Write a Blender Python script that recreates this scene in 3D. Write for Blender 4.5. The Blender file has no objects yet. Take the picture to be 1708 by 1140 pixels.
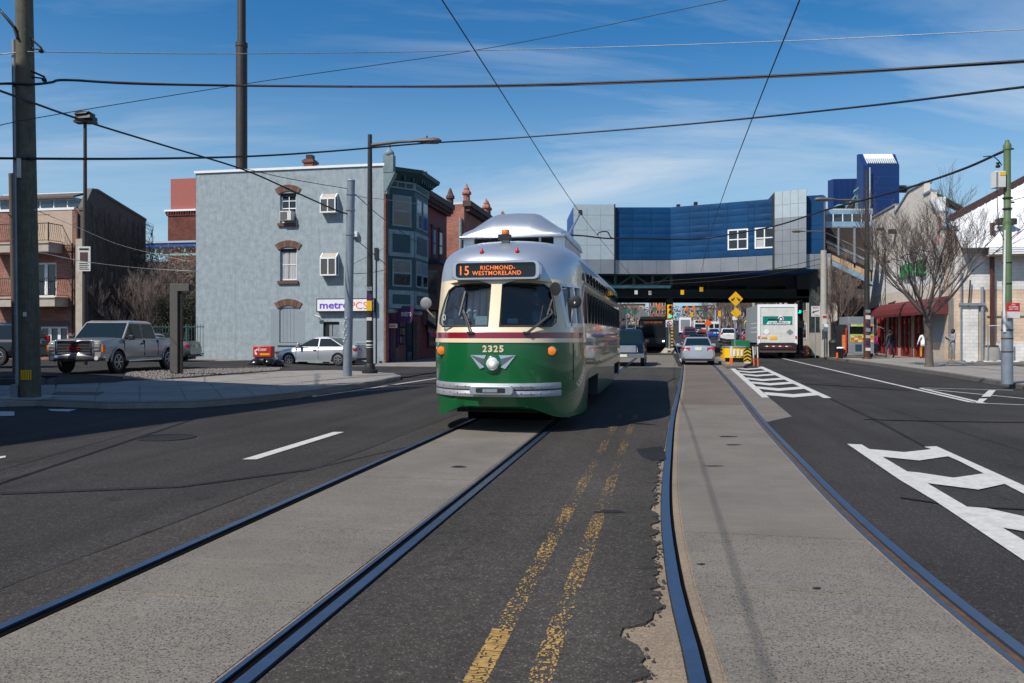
import bpy, bmesh, math, random
from mathutils import Vector, Matrix
R = math.radians
random.seed(7)
scene = bpy.context.scene
COL = scene.collection
# ------------------------------------------------------------------ camera
EYE = 1.55; F = 1328.0; CX = 854.0; HY = 560.0
cam_d = bpy.data.cameras.new('camera'); cam = bpy.data.objects.new('camera', cam_d); COL.objects.link(cam)
cam.location = (0, 0, EYE); cam.rotation_euler = (R(90), 0, 0)
cam_d.sensor_width = 36; cam_d.lens = 36 * F / 1708; cam_d.shift_y = -10 / 1708
cam_d.clip_start = 0.1; cam_d.clip_end = 4000
scene.camera = cam
# ------------------------------------------------------------------ sky, sun, exposure
SUND = Vector((.671, .585, -1.0)).normalized()      # the way the light travels
SUN_EL = math.asin(-SUND.z)
world = bpy.data.worlds.new('World'); scene.world = world; world.use_nodes = True
nt = world.node_tree; nt.nodes.clear()
def wn(t, **k):
    n = nt.nodes.new(t)
    for a, b in k.items(): setattr(n, a, b)
    return n
out = wn('ShaderNodeOutputWorld'); bg = wn('ShaderNodeBackground'); sky = wn('ShaderNodeTexSky', sky_type='NISHITA')
sky.sun_disc = False; sky.sun_elevation = SUN_EL
sky.sun_rotation = math.atan2(-SUND.x, -SUND.y)
sky.altitude = 0; sky.air_density = 1.0; sky.dust_density = .6; sky.ozone_density = 2.2
bg.inputs['Strength'].default_value = .085
tc = wn('ShaderNodeTexCoord'); sep = wn('ShaderNodeSeparateXYZ'); nt.links.new(tc.outputs['Generated'], sep.inputs[0])
def wm(op, a, b=None, c=None, clamp=False):
    n = wn('ShaderNodeMath', operation=op, use_clamp=clamp)
    for i, v in enumerate((a, b, c)):
        if v is None: continue
        if isinstance(v, (int, float)): n.inputs[i].default_value = v
        else: nt.links.new(v, n.inputs[i])
    return n.outputs[0]
zz = wm('ADD', wm('MAXIMUM', sep.outputs[2], 0.0), .12)
cmb = wn('ShaderNodeCombineXYZ')
nt.links.new(wm('DIVIDE', sep.outputs[0], zz), cmb.inputs[0]); nt.links.new(wm('DIVIDE', sep.outputs[1], zz), cmb.inputs[1])
mp = wn('ShaderNodeMapping'); mp.inputs['Rotation'].default_value = (0, 0, R(28)); mp.inputs['Scale'].default_value = (.34, 1.0, 1)
nt.links.new(cmb.outputs[0], mp.inputs[0])
n1 = wn('ShaderNodeTexNoise'); n1.inputs['Scale'].default_value = .9; n1.inputs['Detail'].default_value = 9; n1.inputs['Roughness'].default_value = .62; n1.inputs['Distortion'].default_value = .9
nt.links.new(mp.outputs[0], n1.inputs['Vector'])
n2 = wn('ShaderNodeTexNoise'); n2.inputs['Scale'].default_value = .45; n2.inputs['Detail'].default_value = 3
nt.links.new(cmb.outputs[0], n2.inputs['Vector'])
r1 = wn('ShaderNodeMapRange'); r1.inputs[1].default_value = .44; r1.inputs[2].default_value = .66; nt.links.new(n1.outputs[0], r1.inputs[0])
r2 = wn('ShaderNodeMapRange'); r2.inputs[1].default_value = .35; r2.inputs[2].default_value = .62; nt.links.new(n2.outputs[0], r2.inputs[0])
low = wn('ShaderNodeMapRange'); low.inputs[1].default_value = .75; low.inputs[2].default_value = .12; nt.links.new(sep.outputs[2], low.inputs[0])
cl = wm('MULTIPLY', wm('MULTIPLY', r1.outputs[0], r2.outputs[0]), wm('MULTIPLY_ADD', low.outputs[0], .70, .26), clamp=True)
mx = wn('ShaderNodeMixRGB'); mx.inputs[2].default_value = (7.6, 8.6, 9.6, 1)
tint = wn('ShaderNodeHueSaturation'); tint.inputs['Saturation'].default_value = 1.42; tint.inputs['Value'].default_value = 1.42
nt.links.new(sky.outputs[0], tint.inputs['Color'])
hzf = wn('ShaderNodeMapRange', interpolation_type='SMOOTHSTEP'); hzf.inputs[1].default_value = .36; hzf.inputs[2].default_value = .0; hzf.inputs[3].default_value = 0; hzf.inputs[4].default_value = .92; nt.links.new(sep.outputs[2], hzf.inputs[0])
hzm = wn('ShaderNodeMixRGB'); hzm.inputs[2].default_value = (4.3, 6.7, 8.9, 1); nt.links.new(hzf.outputs[0], hzm.inputs[0]); nt.links.new(tint.outputs[0], hzm.inputs[1])
nt.links.new(cl, mx.inputs[0]); nt.links.new(hzm.outputs[0], mx.inputs[1]); nt.links.new(mx.outputs[0], bg.inputs[0]); nt.links.new(bg.outputs[0], out.inputs[0])
sun_d = bpy.data.lights.new('sun', 'SUN'); sun = bpy.data.objects.new('sun', sun_d); COL.objects.link(sun)
sun_d.energy = 5.0; sun_d.angle = R(.5); sun_d.color = (1, .955, .89)
sun.rotation_euler = SUND.to_track_quat('-Z', 'Y').to_euler()
scene.view_settings.view_transform = 'Standard'; scene.view_settings.look = 'None'
scene.view_settings.exposure = 0.0; scene.view_settings.gamma = 1; scene.view_settings.use_curve_mapping = False

# ------------------------------------------------------------------ coordinates
# street frame: s runs up the street, t across it to the right
CA, SA = .982287, .187381
ANG = -math.atan2(SA, CA)
def S(t, s, z=0.0): return Vector((t*CA + s*SA, -t*SA + s*CA, z))
def rise(s):        # the street climbs beyond the viaduct
    if s < 60: return 0.0
    if s < 180: return .0165*(s-60)
    return 1.98 + .028*(s-180)
def P(px, py, z=0.0):   # point of the ground plane z seen at a pixel of the photograph
    Y = (EYE-z)*F/(py-HY); return Vector(((px-CX)/F*Y, Y, z))
def W(px, py, Y): return Vector(((px-CX)/F*Y, Y, EYE+(HY-py)/F*Y))
def front(px, py, s):   # on a plane across the street: (t, z)
    r = (px-CX)/F; t = (r*CA-SA)*s/(CA+SA*r); Y = s*CA-t*SA
    return t, EYE+(HY-py)*Y/F
def side(px, py, t):    # on a plane along the street: (s, z)
    r = (px-CX)/F; s = t*(CA+SA*r)/(r*CA-SA); Y = s*CA-t*SA
    return s, EYE+(HY-py)*Y/F
def smooth(x): x = max(0., min(1., x)); return x*x*(3-2*x)

# ------------------------------------------------------------------ materials
MATS = {}
def nodes_of(name):
    m = bpy.data.materials.new(name); m.use_nodes = True; t = m.node_tree
    return m, t, t.nodes['Principled BSDF']
def M(name, col, rough=.6, metal=0., var=.12, scale=3., bump=0., bscale=60., coat=0., emit=0., spec=.5, stain=0., streak=0., aniso=None):
    if name in MATS: return MATS[name]
    m, t, b = nodes_of(name)
    N = t.nodes.new; L = t.links.new
    b.inputs['Roughness'].default_value = rough; b.inputs['Metallic'].default_value = metal
    b.inputs['Specular IOR Level'].default_value = spec
    if coat: b.inputs['Coat Weight'].default_value = coat; b.inputs['Coat Roughness'].default_value = .04
    c = (*col, 1)
    tc = N('ShaderNodeTexCoord'); src = tc.outputs['Object']
    if var > 0:
        n = N('ShaderNodeTexNoise'); n.inputs['Scale'].default_value = scale; n.inputs['Detail'].default_value = 6; n.inputs['Roughness'].default_value = .65
        L(src, n.inputs['Vector'])
        mr = N('ShaderNodeMapRange'); mr.inputs[1].default_value = .3; mr.inputs[2].default_value = .7; mr.inputs[3].default_value = 1-var; mr.inputs[4].default_value = 1+var
        L(n.outputs[0], mr.inputs[0])
        mu = N('ShaderNodeMixRGB'); mu.blend_type = 'MULTIPLY'; mu.inputs[0].default_value = 1; mu.inputs[1].default_value = c
        L(mr.outputs[0], mu.inputs[2]); last = mu.outputs[0]
        if stain or streak:
            mp = N('ShaderNodeMapping'); mp.inputs['Scale'].default_value = (1, 1, .09) if streak else (1, 1, 1); L(src, mp.inputs[0])
            n3 = N('ShaderNodeTexNoise'); n3.inputs['Scale'].default_value = scale*(3 if streak else .35); n3.inputs['Detail'].default_value = 7; L(mp.outputs[0], n3.inputs['Vector'])
            r3 = N('ShaderNodeMapRange'); r3.inputs[1].default_value = .46; r3.inputs[2].default_value = .72; r3.inputs[3].default_value = 0; r3.inputs[4].default_value = stain or streak
            L(n3.outputs[0], r3.inputs[0])
            m3 = N('ShaderNodeMixRGB'); m3.inputs[2].default_value = (col[0]*.35, col[1]*.33, col[2]*.3, 1)
            L(r3.outputs[0], m3.inputs[0]); L(last, m3.inputs[1]); last = m3.outputs[0]
        L(last, b.inputs['Base Color'])
        rr = N('ShaderNodeMapRange'); rr.inputs[3].default_value = max(.02, rough*(1-var)); rr.inputs[4].default_value = min(1, rough*(1+var)); L(n.outputs[0], rr.inputs[0]); L(rr.outputs[0], b.inputs['Roughness'])
    else: b.inputs['Base Color'].default_value = c
    if bump:
        nb = N('ShaderNodeTexNoise'); nb.inputs['Scale'].default_value = bscale; nb.inputs['Detail'].default_value = 4; L(src, nb.inputs['Vector'])
        bp = N('ShaderNodeBump'); bp.inputs['Strength'].default_value = bump; bp.inputs['Distance'].default_value = .01; L(nb.outputs[0], bp.inputs['Height']); L(bp.outputs[0], b.inputs['Normal'])
    if emit: b.inputs['Emission Color'].default_value = c; b.inputs['Emission Strength'].default_value = emit
    MATS[name] = m; return m
def M_asphalt(name, col, patch=(0.8, 1.2), speck=.5):
    m, t, b = nodes_of(name); N = t.nodes.new; L = t.links.new
    tc = N('ShaderNodeTexCoord'); b.inputs['Roughness'].default_value = .9; b.inputs['Specular IOR Level'].default_value = .18
    big = N('ShaderNodeTexNoise'); big.inputs['Scale'].default_value = .35; big.inputs['Detail'].default_value = 5; L(tc.outputs['Object'], big.inputs['Vector'])
    mid = N('ShaderNodeTexNoise'); mid.inputs['Scale'].default_value = 26; mid.inputs['Detail'].default_value = 3; L(tc.outputs['Object'], mid.inputs['Vector'])
    fine = N('ShaderNodeTexVoronoi'); fine.inputs['Scale'].default_value = 120; L(tc.outputs['Object'], fine.inputs['Vector'])
    a = N('ShaderNodeMapRange'); a.inputs[1].default_value = .35; a.inputs[2].default_value = .65; a.inputs[3].default_value = patch[0]; a.inputs[4].default_value = patch[1]; L(big.outputs[0], a.inputs[0])
    a2 = N('ShaderNodeMapRange'); a2.inputs[1].default_value = .3; a2.inputs[2].default_value = .7; a2.inputs[3].default_value = .8; a2.inputs[4].default_value = 1.2; L(mid.outputs[0], a2.inputs[0])
    sp = N('ShaderNodeSeparateColor'); L(fine.outputs['Color'], sp.inputs[0])
    a3 = N('ShaderNodeMapRange'); a3.inputs[1].default_value = .86; a3.inputs[2].default_value = 1; a3.inputs[3].default_value = 1; a3.inputs[4].default_value = 1+speck*3.0; L(sp.outputs[0], a3.inputs[0])
    a4 = N('ShaderNodeMapRange'); a4.inputs[1].default_value = .8; a4.inputs[2].default_value = 1; a4.inputs[3].default_value = 1; a4.inputs[4].default_value = 1-speck*.7; L(sp.outputs[1], a4.inputs[0])
    def mul(x, y):
        n = N('ShaderNodeMath'); n.operation = 'MULTIPLY'; L(x, n.inputs[0]); L(y, n.inputs[1]); return n.outputs[0]
    f = mul(mul(a.outputs[0], a2.outputs[0]), mul(a3.outputs[0], a4.outputs[0]))
    # wheel-polished bands and drips running with the street
    m1 = N('ShaderNodeMapping'); m1.inputs['Rotation'].default_value = (0, 0, -ANG); L(tc.outputs['Object'], m1.inputs[0])
    m2 = N('ShaderNodeMapping'); m2.inputs['Scale'].default_value = (1.0, .07, 1); L(m1.outputs[0], m2.inputs[0])
    bn = N('ShaderNodeTexNoise'); bn.inputs['Scale'].default_value = 1.5; bn.inputs['Detail'].default_value = 6; bn.inputs['Roughness'].default_value = .6; L(m2.outputs[0], bn.inputs['Vector'])
    a5 = N('ShaderNodeMapRange'); a5.inputs[1].default_value = .3; a5.inputs[2].default_value = .7; a5.inputs[3].default_value = .78; a5.inputs[4].default_value = 1.2; L(bn.outputs[0], a5.inputs[0]); f = mul(f, a5.outputs[0])
    ob = N('ShaderNodeTexNoise'); ob.inputs['Scale'].default_value = 2.3; ob.inputs['Detail'].default_value = 5; L(tc.outputs['Object'], ob.inputs['Vector'])
    a6 = N('ShaderNodeMapRange'); a6.inputs[1].default_value = .64; a6.inputs[2].default_value = .72; a6.inputs[3].default_value = 1; a6.inputs[4].default_value = .72; L(ob.outputs[0], a6.inputs[0]); f = mul(f, a6.outputs[0])
    # fine cracks
    cr = N('ShaderNodeTexVoronoi'); cr.feature = 'DISTANCE_TO_EDGE'; cr.inputs['Scale'].default_value = .32
    wz = N('ShaderNodeTexNoise'); wz.inputs['Scale'].default_value = 2.0; L(tc.outputs['Object'], wz.inputs['Vector'])
    ad = N('ShaderNodeVectorMath'); ad.operation = 'ADD'; L(tc.outputs['Object'], ad.inputs[0]); L(wz.outputs['Color'], ad.inputs[1]); L(ad.outputs[0], cr.inputs['Vector'])
    ce = N('ShaderNodeMapRange'); ce.inputs[1].default_value = 0; ce.inputs[2].default_value = .006; ce.inputs[3].default_value = .72; ce.inputs[4].default_value = 1; L(cr.outputs[0], ce.inputs[0])
    f = mul(f, ce.outputs[0])
    mu = N('ShaderNodeMixRGB'); mu.blend_type = 'MULTIPLY'; mu.inputs[0].default_value = 1; mu.inputs[1].default_value = (*col, 1); L(f, mu.inputs[2]); L(mu.outputs[0], b.inputs['Base Color'])
    bp = N('ShaderNodeBump'); bp.inputs['Strength'].default_value = .55; bp.inputs['Distance'].default_value = .006; L(sp.outputs[2], bp.inputs['Height']); L(bp.outputs[0], b.inputs['Normal'])
    MATS[name] = m; return m
def M_concrete(name, col, pits=True):
    m, t, b = nodes_of(name); N = t.nodes.new; L = t.links.new
    tc = N('ShaderNodeTexCoord'); b.inputs['Roughness'].default_value = .85; b.inputs['Specular IOR Level'].default_value = .3
    big = N('ShaderNodeTexNoise'); big.inputs['Scale'].default_value = .8; big.inputs['Detail'].default_value = 8; big.inputs['Roughness'].default_value = .7; L(tc.outputs['Object'], big.inputs['Vector'])
    a = N('ShaderNodeMapRange'); a.inputs[1].default_value = .3; a.inputs[2].default_value = .7; a.inputs[3].default_value = .78; a.inputs[4].default_value = 1.16; L(big.outputs[0], a.inputs[0])
    fn = N('ShaderNodeTexNoise'); fn.inputs['Scale'].default_value = 90; fn.inputs['Detail'].default_value = 2; L(tc.outputs['Object'], fn.inputs['Vector'])
    a2 = N('ShaderNodeMapRange'); a2.inputs[1].default_value = .3; a2.inputs[2].default_value = .7; a2.inputs[3].default_value = .68; a2.inputs[4].default_value = 1.32; L(fn.outputs[0], a2.inputs[0])
    mu0 = N('ShaderNodeMath'); mu0.operation = 'MULTIPLY'; L(a.outputs[0], mu0.inputs[0]); L(a2.outputs[0], mu0.inputs[1])
    m1 = N('ShaderNodeMapping'); m1.inputs['Rotation'].default_value = (0, 0, -ANG); L(tc.outputs['Object'], m1.inputs[0])
    m2 = N('ShaderNodeMapping'); m2.inputs['Scale'].default_value = (.5, 9, 1); L(m1.outputs[0], m2.inputs[0])
    bn = N('ShaderNodeTexNoise'); bn.inputs['Scale'].default_value = 2.2; bn.inputs['Detail'].default_value = 5; L(m2.outputs[0], bn.inputs['Vector'])
    a5 = N('ShaderNodeMapRange'); a5.inputs[1].default_value = .3; a5.inputs[2].default_value = .7; a5.inputs[3].default_value = .94; a5.inputs[4].default_value = 1.05; L(bn.outputs[0], a5.inputs[0])
    mu1 = N('ShaderNodeMath'); mu1.operation = 'MULTIPLY'; L(mu0.outputs[0], mu1.inputs[0]); L(a5.outputs[0], mu1.inputs[1]); mu0 = mu1
    mu = N('ShaderNodeMixRGB'); mu.blend_type = 'MULTIPLY'; mu.inputs[0].default_value = 1; mu.inputs[1].default_value = (*col, 1); L(mu0.outputs[0], mu.inputs[2]); last = mu.outputs[0]
    if pits:   # exposed dark aggregate, thicker in places
        v = N('ShaderNodeTexVoronoi'); v.inputs['Scale'].default_value = 72; v.inputs['Randomness'].default_value = 1; L(tc.outputs['Object'], v.inputs['Vector'])
        sp = N('ShaderNodeSeparateColor'); L(v.outputs['Color'], sp.inputs[0])
        den = N('ShaderNodeTexNoise'); den.inputs['Scale'].default_value = .9; den.inputs['Detail'].default_value = 3; L(tc.outputs['Object'], den.inputs['Vector'])
        th = N('ShaderNodeMapRange'); th.inputs[1].default_value = .38; th.inputs[2].default_value = .66; th.inputs[3].default_value = .93; th.inputs[4].default_value = .42; L(den.outputs[0], th.inputs[0])
        g1 = N('ShaderNodeMath'); g1.operation = 'GREATER_THAN'; L(sp.outputs[0], g1.inputs[0]); L(th.outputs[0], g1.inputs[1])
        g2 = N('ShaderNodeMath'); g2.operation = 'LESS_THAN'; L(v.outputs['Distance'], g2.inputs[0]); g2.inputs[1].default_value = .38
        g3 = N('ShaderNodeMath'); g3.operation = 'MULTIPLY'; L(g1.outputs[0], g3.inputs[0]); L(g2.outputs[0], g3.inputs[1])
        g4 = N('ShaderNodeMath'); g4.operation = 'MULTIPLY'; L(g3.outputs[0], g4.inputs[0]); g4.inputs[1].default_value = .9
        mm = N('ShaderNodeMixRGB'); mm.inputs[2].default_value = (.025, .028, .035, 1); L(g4.outputs[0], mm.inputs[0]); L(last, mm.inputs[1]); last = mm.outputs[0]
    L(last, b.inputs['Base Color'])
    bp = N('ShaderNodeBump'); bp.inputs['Strength'].default_value = .3; bp.inputs['Distance'].default_value = .005; L(fn.outputs[0], bp.inputs['Height']); L(bp.outputs[0], b.inputs['Normal'])
    MATS[name] = m; return m
def M_brick(name, col, mortar, sx=.215, sz=.075, vary=.25, axis='x'):
    m, t, b = nodes_of(name); N = t.nodes.new; L = t.links.new
    tc = N('ShaderNodeTexCoord'); sp = N('ShaderNodeSeparateXYZ'); L(tc.outputs['Object'], sp.inputs[0]); cb = N('ShaderNodeCombineXYZ')
    s_ = N('ShaderNodeMath'); s_.operation = 'ADD'; L(sp.outputs[0], s_.inputs[0]); L(sp.outputs[1], s_.inputs[1])
    L(s_.outputs[0], cb.inputs[0]); L(sp.outputs[2], cb.inputs[1])
    br = N('ShaderNodeTexBrick'); br.inputs['Scale'].default_value = 1; br.inputs['Brick Width'].default_value = sx; br.inputs['Row Height'].default_value = sz
    br.inputs['Mortar Size'].default_value = .009; br.inputs['Mortar Smooth'].default_value = .2
    br.inputs['Color1'].default_value = (*[c*(1-vary) for c in col], 1); br.inputs['Color2'].default_value = (*[min(1, c*(1+vary)) for c in col], 1); br.inputs['Mortar'].default_value = (*mortar, 1)
    L(cb.outputs[0], br.inputs['Vector'])
    n = N('ShaderNodeTexNoise'); n.inputs['Scale'].default_value = .8; n.inputs['Detail'].default_value = 7; L(tc.outputs['Object'], n.inputs['Vector'])
    mr = N('ShaderNodeMapRange'); mr.inputs[1].default_value = .3; mr.inputs[2].default_value = .7; mr.inputs[3].default_value = .7; mr.inputs[4].default_value = 1.2; L(n.outputs[0], mr.inputs[0])
    mu = N('ShaderNodeMixRGB'); mu.blend_type = 'MULTIPLY'; mu.inputs[0].default_value = 1; L(br.outputs[0], mu.inputs[1]); L(mr.outputs[0], mu.inputs[2]); L(mu.outputs[0], b.inputs['Base Color'])
    b.inputs['Roughness'].default_value = .9; b.inputs['Specular IOR Level'].default_value = .25
    bp = N('ShaderNodeBump'); bp.invert = True; bp.inputs['Strength'].default_value = .6; bp.inputs['Distance'].default_value = .01; L(br.outputs['Fac'], bp.inputs['Height']); L(bp.outputs[0], b.inputs['Normal'])
    MATS[name] = m; return m
# palette
M_asphalt('asphalt_old', (.050, .0445, .0385), (.84, 1.16), .6)
M_asphalt('asphalt_new', (.0365, .0335, .0315), (.86, 1.14), .6)
M_asphalt('asphalt_dark', (.022, .022, .024), (.8, 1.15), .45)
M_concrete('slab_rough', (.172, .152, .125)); M_concrete('slab_plain', (.165, .145, .122), False)
M_concrete('slab_brown', (.14, .113, .092), False); M_concrete('flag', (.26, .238, .21), False); M_concrete('kerb', (.125, .118, .108), False)
M_concrete('rubble', (.235, .18, .125), False); M_concrete('post_concrete', (.36, .34, .30), False)
M('ground', (.12, .105, .09), .95, var=.3, scale=.5)
M('rail', (.10, .15, .23), .36, .8, var=.15, scale=8, bump=.1, bscale=40); M('groove', (.004, .0035, .003), .95, var=0, spec=.05); M('rust', (.085, .046, .024), .9, var=.4, scale=9)  # groove colour is near-black, standing in for the shade of a deep slot
M('white_paint', (.52, .505, .47), .8, var=.12, scale=22, stain=.3); 
M('stucco', (.300, .352, .370), .93, var=.20, scale=3.2, bump=.8, bscale=12, streak=.20); M('stucco_patch', (.25, .29, .315), .93, var=.06)
M('white', (.78, .78, .76), .5, var=.05); M('off_white', (.6, .59, .55), .6, var=.1); M('black', (.012, .012, .013), .5, var=.1); M('rubber', (.02, .02, .021), .75, var=.2)
M('glass', (.012, .017, .022), .04, var=0, spec=.8); M('glass_blue', (.02, .045, .07), .05, var=0, spec=.9); M('curtain', (.42, .42, .42), .3, var=.2, scale=14, coat=.8)
M('chrome', (.75, .76, .78), .12, 1., var=.05); M('alu', (.52, .54, .57), .38, .85, var=.1, scale=2); M('galv', (.30, .33, .35), .5, .5, var=.15, scale=6, streak=.2)
M('dark_bronze', (.045, .036, .03), .55, .2, var=.2); M('iron', (.02, .021, .022), .6, .3, var=.2)
M('wood_pole', (.105, .095, .068), .95, var=.3, scale=7, bump=.5, bscale=20, streak=.5)
M('bark', (.105, .082, .068), .95, var=.35, scale=10, bump=.5, bscale=25); M('twig', (.085, .062, .053), .9, var=.3, scale=6); M('shrub_twig', (.19, .14, .115), .9, var=.3, scale=6); M('bark_pale', (.30, .25, .20), .95, var=.4, scale=14, bump=.5, bscale=30)
M('leaf', (.035, .045, .02), .7, var=.4, scale=4)
M_brick('brick_red', (.30, .105, .07), (.30, .26, .22)); M_brick('brick_shop', (.24, .09, .065), (.13, .11, .1)); M_brick('brick_bright', (.38, .13, .085), (.26, .20, .17))
M_brick('brick_paint_beige', (.62, .47, .34), (.50, .37, .27), .4, .2, .05); M_brick('brick_paint_white', (.66, .64, .60), (.5, .48, .45), .4, .2, .05)
M('maroon_paint', (.17, .028, .03), .7, var=.2); M('teal_mid', (.20, .28, .31), .7, var=.2, scale=3, stain=.4); M('teal_paint', (.014, .056, .068), .55, var=.2, scale=4, stain=.2); M('teal_light', (.17, .235, .25), .7, var=.2, scale=3, stain=.4); M('brown_trim', (.085, .04, .035), .75, var=.2)
M('beige_stucco', (.58, .47, .36), .9, var=.07, bump=.2); M('tan_stucco', (.60, .54, .46), .9, var=.1, bump=.2)
M('tan_siding', (.45, .34, .25), .85, var=.1); M('sand', (.42, .36, .29), .9, var=.15)
M('blue_panel', (.0005, .043, .125), .5, .0, var=.22, scale=.5, spec=.25); M('silver_panel', (.30, .31, .32), .45, .7, var=.10, scale=.6, streak=.15); M('silver_light', (.43, .49, .50), .4, .35, var=.06)
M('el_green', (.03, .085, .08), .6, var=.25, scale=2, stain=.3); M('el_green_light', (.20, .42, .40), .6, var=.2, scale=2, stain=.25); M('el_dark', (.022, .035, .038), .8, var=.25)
M('awning_red', (.125, .02, .021), .7, var=.15, scale=2, stain=.25); M('red', (.50, .02, .018), .45, var=.08); M('door_red', (.26, .022, .014), .5, var=.1)
M('green_sign', (.012, .17, .06), .45, var=.05); M('teal_logo', (.0, .19, .14), .4, var=.03); M('yellow', (.80, .47, .01), .45, var=.08); M('sign_yellow', (.82, .42, .0), .4, var=.04); M('orange', (.85, .14, .02), .5, var=.06)
M('purple', (.15, .05, .55), .5, var=.03); M('metro_purple', (.055, .012, .085), .5, var=.1); M('metro_orange', (.85, .13, .02), .5, var=.03)
M('pole_green', (.095, .155, .065), .6, var=.18, scale=3, streak=.35); M('brown_pole', (.09, .035, .025), .5, .2, var=.15)
M('roof_white', (.74, .74, .74), .55, var=.06, scale=.6, bump=.4, bscale=2.5); M('pebble', (.22, .195, .165), .9, var=.4, scale=12)
# ------------------------------------------------------------------ mesh builder
class MB:
    def __init__(self): self.v = []; self.f = []; self.m = []
    def add(self, vs, fs, mi=0):
        o = len(self.v); self.v += [tuple(v) for v in vs]
        for f in fs: self.f.append([o+i for i in f]); self.m.append(mi)
        return self
    def box(self, x0, x1, y0, y1, z0, z1, mi=0):
        return self.add([(x0,y0,z0),(x1,y0,z0),(x1,y1,z0),(x0,y1,z0),(x0,y0,z1),(x1,y0,z1),(x1,y1,z1),(x0,y1,z1)],
            [(0,3,2,1),(4,5,6,7),(0,1,5,4),(1,2,6,5),(2,3,7,6),(3,0,4,7)], mi)
    def hexa(self, b, t, mi=0):   # bottom loop, top loop of equal length
        n = len(b)
        return self.add(list(b)+list(t), [tuple(range(n-1,-1,-1)), tuple(range(n,2*n))]+[(i,(i+1)%n,(i+1)%n+n,i+n) for i in range(n)], mi)
    def prism(self, poly, z0, z1, mi=0): return self.hexa([(x,y,z0) for x,y in poly], [(x,y,z1) for x,y in poly], mi)
    def prism_y(self, poly, y0, y1, mi=0): # polygon in x,z (counter-clockwise seen from -y)
        return self.hexa([(x,y1,z) for x,z in poly][::-1], [(x,y0,z) for x,z in poly][::-1], mi)
    def prism_x(self, poly, x0, x1, mi=0): # polygon in y,z
        return self.hexa([(x0,y,z) for y,z in poly], [(x1,y,z) for y,z in poly], mi)
    def tube(self, pts, r, n=8, mi=0, cap=True):
        pts = [Vector(p) for p in pts]; k = len(pts); rs = r if isinstance(r, (list, tuple)) else [r]*k
        vs = []; ref = None
        for i, p in enumerate(pts):
            d = (pts[min(i+1,k-1)]-pts[max(i-1,0)]).normalized()
            if ref is None:
                ref = Vector((0,0,1)) if abs(d.z) < .9 else Vector((1,0,0))
            a = d.cross(ref).normalized(); b = a.cross(d).normalized(); ref = b
            for j in range(n):
                q = 2*math.pi*j/n; vs.append(p+a*math.cos(q)*rs[i]+b*math.sin(q)*rs[i])
        fs = [(i*n+j, (i+1)*n+j, (i+1)*n+(j+1)%n, i*n+(j+1)%n) for i in range(k-1) for j in range(n)]
        fs = [f[::-1] for f in fs]
        if cap: fs += [tuple(range(n)), tuple(range((k-1)*n, k*n))[::-1]]
        return self.add(vs, fs, mi)
    def lathe(self, prof, c=(0,0,0), n=16, mi=0, axis='z'): # prof: (radius, height)
        vs = []
        for r, h in prof:
            for j in range(n):
                q = 2*math.pi*j/n; a, b = r*math.cos(q), r*math.sin(q)
                vs.append({'z': (a,b,h), 'y': (a,h,b), 'x': (h,a,b)}[axis])
        vs = [(x+c[0],y+c[1],z+c[2]) for x,y,z in vs]; k = len(prof)
        fs = [(i*n+j, i*n+(j+1)%n, (i+1)*n+(j+1)%n, (i+1)*n+j) for i in range(k-1) for j in range(n)] + [tuple(range(n))[::-1], tuple(range((k-1)*n,k*n))]
        return self.add(vs, fs, mi)
    def loft(self, rings, closed=True, caps=True, mi=0):
        n = len(rings[0]); vs = [v for r in rings for v in r]; m = n if closed else n-1
        fs = [(i*n+j, i*n+(j+1)%n, (i+1)*n+(j+1)%n, (i+1)*n+j) for i in range(len(rings)-1) for j in range(m)]
        if caps: fs += [tuple(range(n))[::-1], tuple(range((len(rings)-1)*n, len(rings)*n))]
        return self.add(vs, fs, mi)
    def bar(self, a, b, w, h=None, mi=0):  # square bar between two points
        a = Vector(a); b = Vector(b); h = h or w; d = (b-a).normalized()
        up = Vector((0,0,1)) if abs(d.z) < .95 else Vector((0,1,0))
        x = d.cross(up).normalized()*w/2; y = x.normalized().cross(d)*h/2
        return self.hexa([a-x-y,a+x-y,a+x+y,a-x+y], [b-x-y,b+x-y,b+x+y,b-x+y], mi)
    def mesh(self, name, mats, smooth=False, fix=True):
        me = bpy.data.meshes.new(name); me.from_pydata(self.v, [], self.f)
        for m in mats: me.materials.append(MATS[m] if isinstance(m, str) else m)
        me.polygons.foreach_set('material_index', self.m)
        if fix:
            bm = bmesh.new(); bm.from_mesh(me); bmesh.ops.recalc_face_normals(bm, faces=bm.faces); bm.to_mesh(me); bm.free()
        if smooth is True: me.polygons.foreach_set('use_smooth', [True]*len(me.polygons))
        elif smooth: me.shade_smooth() if hasattr(me,'shade_smooth') else None; me.set_sharp_from_angle(angle=R(smooth))
        me.update(); return me
    def build(self, name, mat, parent=None, smooth=False, bevel=0, loc=None, rz=0, segs=2, fix=True):
        me = self.mesh(name, mat if isinstance(mat, (list, tuple)) else [mat], smooth, fix)
        o = bpy.data.objects.new(name, me); COL.objects.link(o)
        if parent: o.parent = parent
        if loc is not None: o.location = loc
        o.rotation_euler.z = rz
        if bevel:
            b = o.modifiers.new('bevel', 'BEVEL'); b.width = bevel; b.segments = segs; b.limit_method = 'ANGLE'; b.angle_limit = R(40); b.harden_normals = False
            for p in me.polygons: p.use_smooth = True
            me.set_sharp_from_angle(angle=R(50))
        return o
def tag(o, label=None, cat=None, group=None, kind=None):
    if label: o['label'] = label
    if cat: o['category'] = cat
    if group: o['group'] = group
    if kind: o['kind'] = kind
    return o
def thing(name, label, cat, loc=(0,0,0), rz=0, group=None):
    o = bpy.data.objects.new(name, None); COL.objects.link(o); o.location = loc; o.rotation_euler.z = rz; o.empty_display_size = .3
    return tag(o, label, cat, group)
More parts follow.
